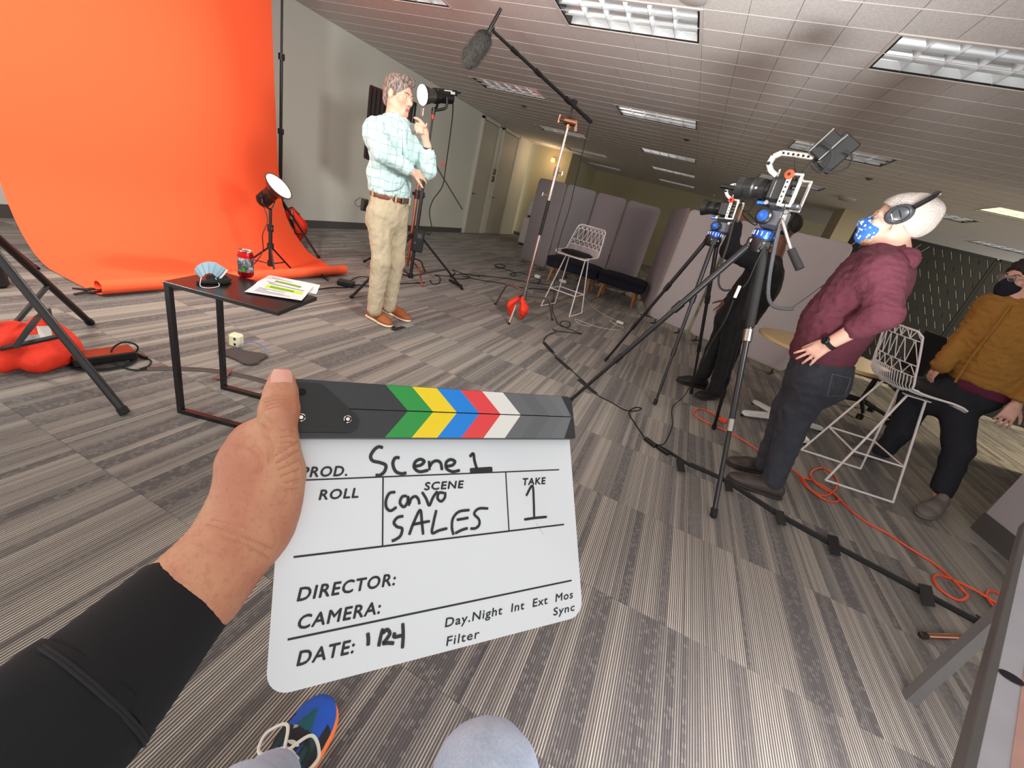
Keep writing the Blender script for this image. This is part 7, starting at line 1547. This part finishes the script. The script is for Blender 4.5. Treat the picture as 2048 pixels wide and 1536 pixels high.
# rest of the black top: shoulder, upper arm and chest of the seated holder, behind the lens
S = Field(); eb_ = s4+unit(s4-s3)*0.06; sh_ = V3(-0.21, -0.40, 1.06); S.cap(s4-unit(s4-s3)*0.03, eb_, 0.047, 0.054, 0.02); S.cap(eb_, sh_, 0.054, 0.078, 0.04); S.cap(sh_, V3(0.19, -0.42, 1.06), 0.080, 0.080, 0.05); S.ell((0, -0.40, 0.86), (0.19, 0.13, 0.24), None, 0.06); S.cap((0, -0.36, 0.75), (0, -0.22, 0.50), 0.150, 0.150, 0.05)
S.build('jumper', M_SLV, me_p, 0.012, 2, folds(14, 0.006))
# legs
def denim():
    g = NG('light_washed_denim', 0.92); v, x, y, z = g.pos('obj'); n = g.noise(v, 260.0, 3.0); n2 = g.noise(v, 22.0, 3.0); w = g.N.new('ShaderNodeTexWave'); w.inputs['Scale'].default_value = 420; g.L.new(v, w.inputs['Vector'])
    g.color(g.mix(g.math('ADD', g.math('MULTIPLY', n, 0.6), g.math('MULTIPLY', n2, 0.4)), rgb((138, 164, 200)), rgb((232, 240, 250)))); g.bump(g.math('ADD', n, g.math('MULTIPLY', w.outputs['Fac'], 0.5)), 0.4, 0.002); return g.M
M_LJ = denim(); kR = dd(973, 1574, 0.60); kL = dd(478, 1630, 0.60); T = Field()
hipR, hipL = V3(0.13, -0.10, 0.47), V3(-0.13, -0.10, 0.45); pel = V3(0, -0.14, 0.46)
T.chain([pel, hipR, kR], [0.14, 0.10, 0.072], 0.04); T.chain([pel, hipL, kL], [0.14, 0.085, 0.052], 0.04); ftR, ftL = V3(0.05, 0.30, 0.16), V3(-0.345, 0.29, 0.17)
T.chain([kR, ftR], [0.072, 0.060], 0.03); T.chain([kL, ftL], [0.052, 0.050], 0.03); T.build('jeans', M_LJ, me_p, 0.008, 2, folds(14, 0.005))
# trainers
def trainer(heel, toe, detail=True):
    heel = np.array(heel, float); toe = np.array(toe, float); d = unit((toe-heel)*V3(1, 1, 0)); L = np.linalg.norm((toe-heel)[:2]); s_ = np.cross(V3(0, 0, 1), d); up = V3(0, 0, 1); w = 0.050
    P = lambda a, z, b=0.0: V3(heel[0], heel[1], 0)+d*L*a+up*z+s_*b; R_ = np.array([d, s_, up])
    mm = [mat('trainer_black_mesh', (24, 26, 30), 0.7, bump=(300, 0.3)), mat('trainer_blue_suede', (30, 82, 176), 0.75, bump=(260, 0.3)), mat('trainer_teal_mesh', (16, 84, 92), 0.7, bump=(400, 0.4)), mat('trainer_dark_green', (20, 52, 50), 0.7)]
    F = Field(); F.cap(P(0.14, 0.06), P(0.60, 0.058, 0.004), w*0.80, w*0.96, 0.03, (up, 0.95)); F.ell(P(0.76, 0.045), (L*0.235, w*1.0, 0.042), R_, 0.03); F.cap(P(0.18, 0.09), P(0.34, 0.10), w*0.72, w*0.60, 0.02); F.cap(P(0.34, 0.095), P(0.66, 0.06), w*0.55, w*0.6, 0.03); F.cut(P(0, 0.030), (0, 0, -1))
    def pick(q):
        r = q-V3(heel[0], heel[1], 0); a = r @ d/L; b = abs(r @ s_)/w; z = r[2]
        if a > 0.66:
            if b < 0.42*(1-(a-0.66)/0.20): return 2
            if a > 0.78 or b < 0.78 + 0.0*(z): return 1
            return 0
        if z > 0.095 and a < 0.5: return 1
        if 0.45 < a < 0.66 and 0.5 < b < 0.8: return 3
        return 0
    sh = F.build('trainer', mm[0], me_p, 0.004, 2, None, mm, pick)
    G = Field(); G.cap(P(0.12, 0.02), P(0.6, 0.02, 0.004), w*0.98, w*1.10, 0.03, (up, 0.55)); G.ell(P(0.77, 0.02), (L*0.25, w*1.12, 0.026), R_, 0.02); G.cut(P(0, 0.001), (0, 0, -1)); G.cut(P(0, 0.040), (0, 0, 1)); G.build('midsole', mat('trainer_orange_midsole', (246, 130, 66), 0.6), sh, 0.005, 1)
    LC = mat('cream_laces', (226, 222, 208), 0.8)
    f = MB(); f.sheet([[P(a, 0.108-0.075*max(0, a-0.42)+0.004, b*0.020) for b in (-1, 0, 1)] for a in np.linspace(0.22, 0.66, 8)], 0.008); f.build('tongue', mm[1], sh, smooth=60)
    for q in range(5):
        a = 0.44+0.052*q; z = 0.124-0.0065*q; f = MB(); f.tube(curve([P(a, z-0.016, -w*0.55), P(a+0.012, z, 0), P(a, z-0.016, w*0.55)], 5), 0.0042, 6, flat=(1, 0.6)); f.build('lace', LC, sh, smooth=50)
    for sg in (-1, 1):
        f = MB(); f.tube(curve([P(0.46, 0.130, 0), P(0.62, 0.120, sg*0.030), P(0.55, 0.104, sg*0.064), P(0.43, 0.112, sg*0.050), P(0.46, 0.130, 0)], 7), 0.0036, 6); f.tube(curve([P(0.46, 0.130, 0), P(0.40, 0.128, sg*0.03), P(0.33, 0.104, sg*0.055)], 6), 0.0036, 6); f.build('lace_bow', LC, sh, smooth=50)
    f = MB(); f.box(P(0.615, 0.100, 0.012), (0.03, 0.009, 0.004), np.array([unit(d+s_*0.3+up*0.3), np.cross(up, unit(d+s_*0.3)), up])); f.build('eyelet_tab', mat('grey_reflective_tab', (150, 150, 150), 0.4), sh)
    return sh
trainer((-0.352, 0.208, 0), (-0.405, 0.505, 0)); trainer((0.06, 0.20, 0), (0.05, 0.50, 0))
# ================================================================== THINGS ON THE FLOOR
M_GAF = mat('black_gaffer_tape', (30, 29, 30), 0.7); M_CABLE = M_RUB
def floor_cable(label, px, r=0.006, m_=None, nm='floor_cable', group='cables on the carpet', z=None):
    P = curve([fl(u, v, r if z is None else z) for u, v in px], 8); f = MB(); f.tube(P, r, 7); return tag(f.build(nm, m_ or M_CABLE, smooth=50), label, 'cable', group)
def flat_patch(label, quad, nm='gaffer_tape', m_=None, z=0.0135, group='black tape strips', cat='tape'):
    P = [fl(u, v, z) for u, v in quad]; f = MB(); f.prism(P, None, (0, 0, -0.003)); return tag(f.build(nm, m_ or M_GAF), label, cat, group)
# tape-covered cable run to the right
run = [(1292, 880), (1318, 893), (1345, 908), (1380, 930), (1450, 962), (1560, 1032), (1668, 1092), (1780, 1152), (1855, 1192), (1985, 1262)]
floor_cable('thick black taped cable run crossing the carpet towards the right', run, 0.0095)
f = MB(); G = []
for i, (u, v) in enumerate(run[3:]):
    a, b = np.array(run[3:][max(0, i-1)]), np.array(run[3:][min(len(run)-4, i+1)]); pa, pb = fl(*a), fl(*b); d = unit(pb-pa); s_ = np.cross(V3(0, 0, 1), d); c = fl(u, v); G.append([c+s_*w*0.022+V3(0, 0, h) for w, h in ((-1, 0.003), (-0.5, 0.012), (0, 0.0205), (0.5, 0.012), (1, 0.003))])
f.sheet(G, 0.0015); tag(f.build('gaffer_tape', M_GAF, smooth=60), 'long black tape strip stuck along the thick cable run', 'tape', 'black tape strips')
names = ['nearest the connector blocks', 'beside the brown boots', 'right of the brown boots', 'in the middle of the run', 'near the orange cord loop']
for k, (u, v, su, sv) in enumerate([(1361, 931, 10, 13), (1457, 971, 10, 12), (1561, 1035, 12, 16), (1668, 1090, 14, 22), (1853, 1190, 18, 24)]):
    flat_patch('short black tape strip across the cable run, ' + names[k], [(u-su*0.9, v-sv), (u+su*0.6, v-sv*0.75), (u+su, v+sv), (u-su*0.5, v+sv*0.8)], z=0.024)
flat_patch('black tape corner at the right end of the cable run', [(1952, 1228), (1975, 1240), (1992, 1268), (1968, 1262)], z=0.024)
# connectors at the left end of the run
for k, (a, b) in enumerate([((1290, 876), (1312, 893)), ((1315, 893), (1338, 908))]):
    pa, pb = fl(*a, 0.016), fl(*b, 0.016); f = MB(); f.bar(pa, pb, 0.030, 0.024, bev=0.005); tag(f.build('cable_connector', M_BLKS), ['black plug block at the start of the thick cable run', 'black socket block just after the first plug block'][k], 'connector', 'black connector blocks')
floor_cable('black cable with taped sections running from the stool to the plug blocks', [(1112, 640), (1118, 650), (1135, 655), (1140, 645), (1125, 642), (1122, 650), (1150, 663), (1164, 668), (1140, 665), (1115, 662), (1105, 658), (1112, 664), (1100, 668), (1090, 676), (1089, 686), (1105, 706), (1140, 738), (1170, 765), (1192, 788), (1225, 806), (1250, 820), (1272, 822), (1283, 817), (1270, 815), (1258, 826), (1272, 850), (1290, 876)], 0.0045)
for k, (a, b) in enumerate([((1088, 686), (1106, 706)), ((1113, 716), (1140, 740)), ((1158, 760), (1192, 788))]):
    pa, pb = fl(*a), fl(*b); d = unit(pb-pa); s_ = np.cross(V3(0, 0, 1), d); f = MB(); f.sheet([[p_+s_*w*0.024+V3(0, 0, h) for w, h in ((-1, 0.003), (0, 0.0115), (1, 0.003))] for p_ in (pa, (pa+pb)/2, pb)], 0.0012); tag(f.build('gaffer_tape', M_GAF, smooth=60), ['upper black tape strip on the thin cable below the white stool', 'middle black tape strip on the thin cable below the white stool', 'lower black tape strip where the tripod foot crosses the thin cable'][k], 'tape', 'black tape strips')
# white cable and plug
M_WC = mat('white_cable', (206, 202, 194), 0.5)
floor_cable('thin white cable curling on the carpet beside the white stool', [(1163, 585), (1172, 600), (1190, 618), (1215, 633), (1238, 644), (1225, 645), (1220, 640), (1232, 650), (1247, 655), (1235, 660), (1200, 655), (1175, 647), (1150, 638), (1160, 648), (1180, 652), (1186, 645), (1186, 637)], 0.0035, M_WC)
f = MB(); c = fl(1240, 645, 0.018); f.box(c, (0.10, 0.05, 0.034), bev=0.008); tag(f.build('white_adapter', M_WHITE), 'small white power adapter on the carpet right of the white stool', 'adapter')
# orange extension cord
z8 = lambda L: [(1380+0.3646*x, 740+0.3646*y) for x, y in L]
M_OC = mat('orange_cord', (226, 82, 44), 0.5)
P = z8([(175, 285), (120, 235), (50, 212), (22, 235), (70, 275), (170, 322), (280, 378), (390, 450), (480, 500), (560, 545), (612, 590), (660, 655), (740, 690), (800, 650), (800, 590), (730, 537), (662, 565), (690, 620), (800, 690), (810, 720), (740, 712), (640, 640), (612, 595), (680, 610), (780, 670), (860, 750), (960, 830), (1080, 895), (1200, 975), (1330, 1055), (1420, 1130), (1480, 1190), (1522, 1240), (1470, 1262), (1380, 1210), (1335, 1150), (1360, 1125), (1440, 1150), (1560, 1205), (1660, 1265), (1720, 1300)])
zs = [0.008]*len(P); PP = [fl(u, v, 0.008+0.009*(k % 7 == 3)) for k, (u, v) in enumerate(P)]
f = MB(); f.tube(curve(PP, 7), 0.0068, 8); t = tag(f.build('extension_cord', M_OC, smooth=50), 'orange extension cord looping across the carpet past the wire stool', 'cord')
f = MB(); a, b = fl(1442, 836, 0.018), fl(1452, 845, 0.018); f.bar(a, b, 0.034, 0.03, bev=0.006); f.build('socket_end', M_OC, t)
f = MB(); f.tube(curve([fl(*q, 0.008) for q in z8([(1735, 1255), (1690, 1222), (1640, 1212), (1628, 1240), (1660, 1290), (1712, 1340)])], 7), 0.0068, 8); tag(f.build('extension_cord', M_OC, smooth=50), 'orange cord end looping beside the work table edge', 'cord')
# left: power brick, cables, pouch
bq = [fl(160, 722, 0.0), fl(248, 710, 0.0)]; d = unit(bq[1]-bq[0]); s_ = np.cross(V3(0, 0, 1), d); c = fl(208, 716, 0.03)
t = thing('power_brick', 'dark red power brick lying on coiled cable by the sandbag', 'power supply', c*V3(1, 1, 0))
f = MB(); f.box(c+V3(0, 0, 0.012), (0.24, 0.10, 0.045), np.array([d, s_, V3(0, 0, 1)]), 0.006); f.build('brick_case', M_BLKS, t)
f = MB(); f.box(c+V3(0, 0, 0.035), (0.232, 0.092, 0.002), np.array([d, s_, V3(0, 0, 1)])); f.build('red_top_plate', mat('dark_red_top', (128, 50, 32), 0.4), t)
f = MB()
for k in range(4): f.tube([c+d*(0.11+0.006*k)*math.cos(a)+s_*(0.075+0.008*k)*math.sin(a)-V3(0, 0, 0.023-0.004*(k % 2)) for a in np.linspace(0, 2*PI, 26, endpoint=False)], 0.0038, 6, closed=True)
f.build('coiled_cable', M_CABLE, t, smooth=50)
P = [fl(260, 712, 0.03), fl(275, 700, 0.06), fl(272, 690, 0.09), fl(250, 684, 0.12), fl(228, 694, 0.09), fl(222, 712, 0.05), fl(235, 730, 0.01), fl(268, 740, 0.006), fl(295, 738, 0.006)]
f = MB(); f.tube(curve(P, 8), 0.0042, 7); tag(f.build('floor_cable', M_CABLE, smooth=50), 'black cable loop standing up beside the dark red power brick', 'cable', 'cables on the carpet')
f = MB(); a, b = fl(275, 708, 0.014), fl(292, 716, 0.014); f.rod(a, b, 0.010, seg=10); tag(f.build('cable_connector', M_BLKS, smooth=50), 'small barrel connector right of the dark red power brick', 'connector', 'black connector blocks')
floor_cable('short cable from the barrel connector back to the power brick', [(258, 705), (272, 707), (292, 716), (302, 722), (297, 732), (280, 738)], 0.004)
mT = mat('brown_black_cable_cover', (66, 54, 52), 0.6)
P = [(295, 739), (340, 738), (400, 740), (450, 745), (500, 756), (545, 768), (600, 775)]
G = []
for i, q in enumerate(P):
    a, b = fl(*P[max(0, i-1)]), fl(*P[min(len(P)-1, i+1)]); d = unit(b-a); s2 = np.cross(V3(0, 0, 1), d); c2 = fl(*q); G.append([c2+s2*w*0.02+V3(0, 0, h) for w, h in ((-1, 0.002), (-0.4, 0.011), (0.4, 0.011), (1, 0.002))])
f = MB(); f.sheet(G, 0.0015); tag(f.build('cable_cover', mT, smooth=60), 'flat dark cable cover running under the black side table', 'cable cover')
flat_patch('reddish tape patch on the cable cover under the side table', [(452, 738), (466, 738), (449, 758), (425, 757)], m_=mat('reddish_tape', (112, 72, 64), 0.7), z=0.015)
flat_patch('dark tape patch on the cable cover beside the thumb', [(528, 768), (545, 765), (540, 780), (525, 776)], m_=mat('purple_grey_tape', (96, 82, 82), 0.7), z=0.015)
# pouch with blue cord
F = Field(); F.cap(fl(448, 705, 0.012), fl(515, 712, 0.010), 0.030, 0.045, 0.03, (V3(0, 0, 1), 0.3)); F.cap(fl(470, 705, 0.012), fl(500, 722, 0.010), 0.05, 0.05, 0.03, (V3(0, 0, 1), 0.3)); F.cap(fl(500, 715, 0.012), fl(530, 712, 0.008), 0.045, 0.012, 0.02, (V3(0, 0, 1), 0.3)); F.cut((0, 0, 0.0), (0, 0, -1))
t = thing('drawstring_pouch', 'dark grey cloth pouch with blue cord lying under the side table', 'pouch', fl(490, 712)); F.build('pouch_cloth', mat('dark_grey_cloth', (70, 62, 60), 0.9, bump=(30, 0.4, 0.01)), t, 0.006, 2, folds(40, 0.004))
f = MB(); f.tube(curve([fl(474, 697, 0.02), fl(485, 688, 0.05), fl(505, 684, 0.055), fl(522, 690, 0.04), fl(535, 702, 0.02), fl(533, 711, 0.012)], 7), 0.0036, 6); f.build('blue_cord', mat('blue_cord', (104, 120, 176), 0.7), t, smooth=50)
t = thing('cube_speaker', 'small cream cube with two black sockets standing behind the pouch', 'power adapter', fl(474, 695))
c = fl(473, 693, 0.0)+V3(0, 0, 0.045); R_ = np.array([unit((1, 0.35, 0)), unit((-0.35, 1, 0)), V3(0, 0, 1)]); f = MB(); f.box(c, (0.07, 0.06, 0.085), R_, 0.012); f.build('case', mat('cream_plastic', (226, 220, 186), 0.5), t)
for q in (0.018, -0.018): f = MB(); f.box(c+R_[0]*0.010-R_[1]*0.030+V3(0, 0, q), (0.014, 0.003, 0.016), R_, 0.001); f.build('socket', M_RUB, t)
f = MB(); f.box(c-R_[0]*0.0352, (0.002, 0.048, 0.07), R_); f.build('yellowed_face', mat('yellowed_plastic', (204, 192, 122), 0.5), t)
# cables and boxes around the key light
f = MB(); c = fl(692, 566, 0.03); f.box(c, (0.16, 0.11, 0.05), np.array([unit((1, 0.6, 0)), unit((-0.6, 1, 0)), V3(0, 0, 1)]), 0.008); tag(f.build('power_adapter', M_BLKS), 'black power adapter beside the right end of the orange paper curl', 'power supply')
floor_cable('black cable snaking from the adapter past the presenter\'s feet', [(620, 582), (640, 578), (665, 575), (690, 575), (712, 570), (735, 572), (760, 575), (800, 568), (850, 565)], 0.006)
floor_cable('black cable crossing from the adapter towards the presenter', [(700, 562), (712, 555), (725, 553), (745, 556), (770, 552)], 0.004)
floor_cable('tangled black cable at the foot of the key light stand', [(860, 560), (865, 568), (878, 566), (880, 555), (870, 550), (895, 552), (910, 546), (905, 540), (920, 545), (940, 555), (915, 558), (900, 552), (930, 548), (960, 553)], 0.006)
floor_cable('long black cable from the key light stand towards the benches, nearer one', [(925, 552), (960, 560), (1000, 566), (1040, 575), (1080, 578), (1110, 582)], 0.006)
floor_cable('long black cable from the key light stand towards the benches, farther one', [(940, 550), (980, 553), (1020, 558), (1060, 565), (1100, 570)], 0.006)
floor_cable('black cable loops on the far carpet left of the boom stand', [(988, 530), (1000, 528), (1010, 532), (1000, 537), (990, 532), (1015, 540), (1030, 546), (1028, 552), (1020, 548), (1040, 545), (1060, 552), (1080, 560), (1075, 566)], 0.006)
f = MB(); c = fl(1075, 553, 0.03); f.box(c, (0.10, 0.07, 0.06), bev=0.008); tag(f.build('white_adapter', M_WHITE), 'small white power adapter on the far carpet behind the boom stand', 'adapter')
f = MB(); c = fl(1126, 562, 0.03); f.box(c, (0.14, 0.06, 0.05), bev=0.008); tag(f.build('white_adapter', M_WHITE), 'small white power adapter under the left navy bench', 'adapter')
a, b = fl(900, 560, 0.02), fl(922, 572, 0.02); f = MB(); f.bar(a, b, 0.05, 0.03, bev=0.006); tag(f.build('cable_connector', M_BLKS), 'black cable box beside the right foot of the key light stand', 'connector', 'black connector blocks')
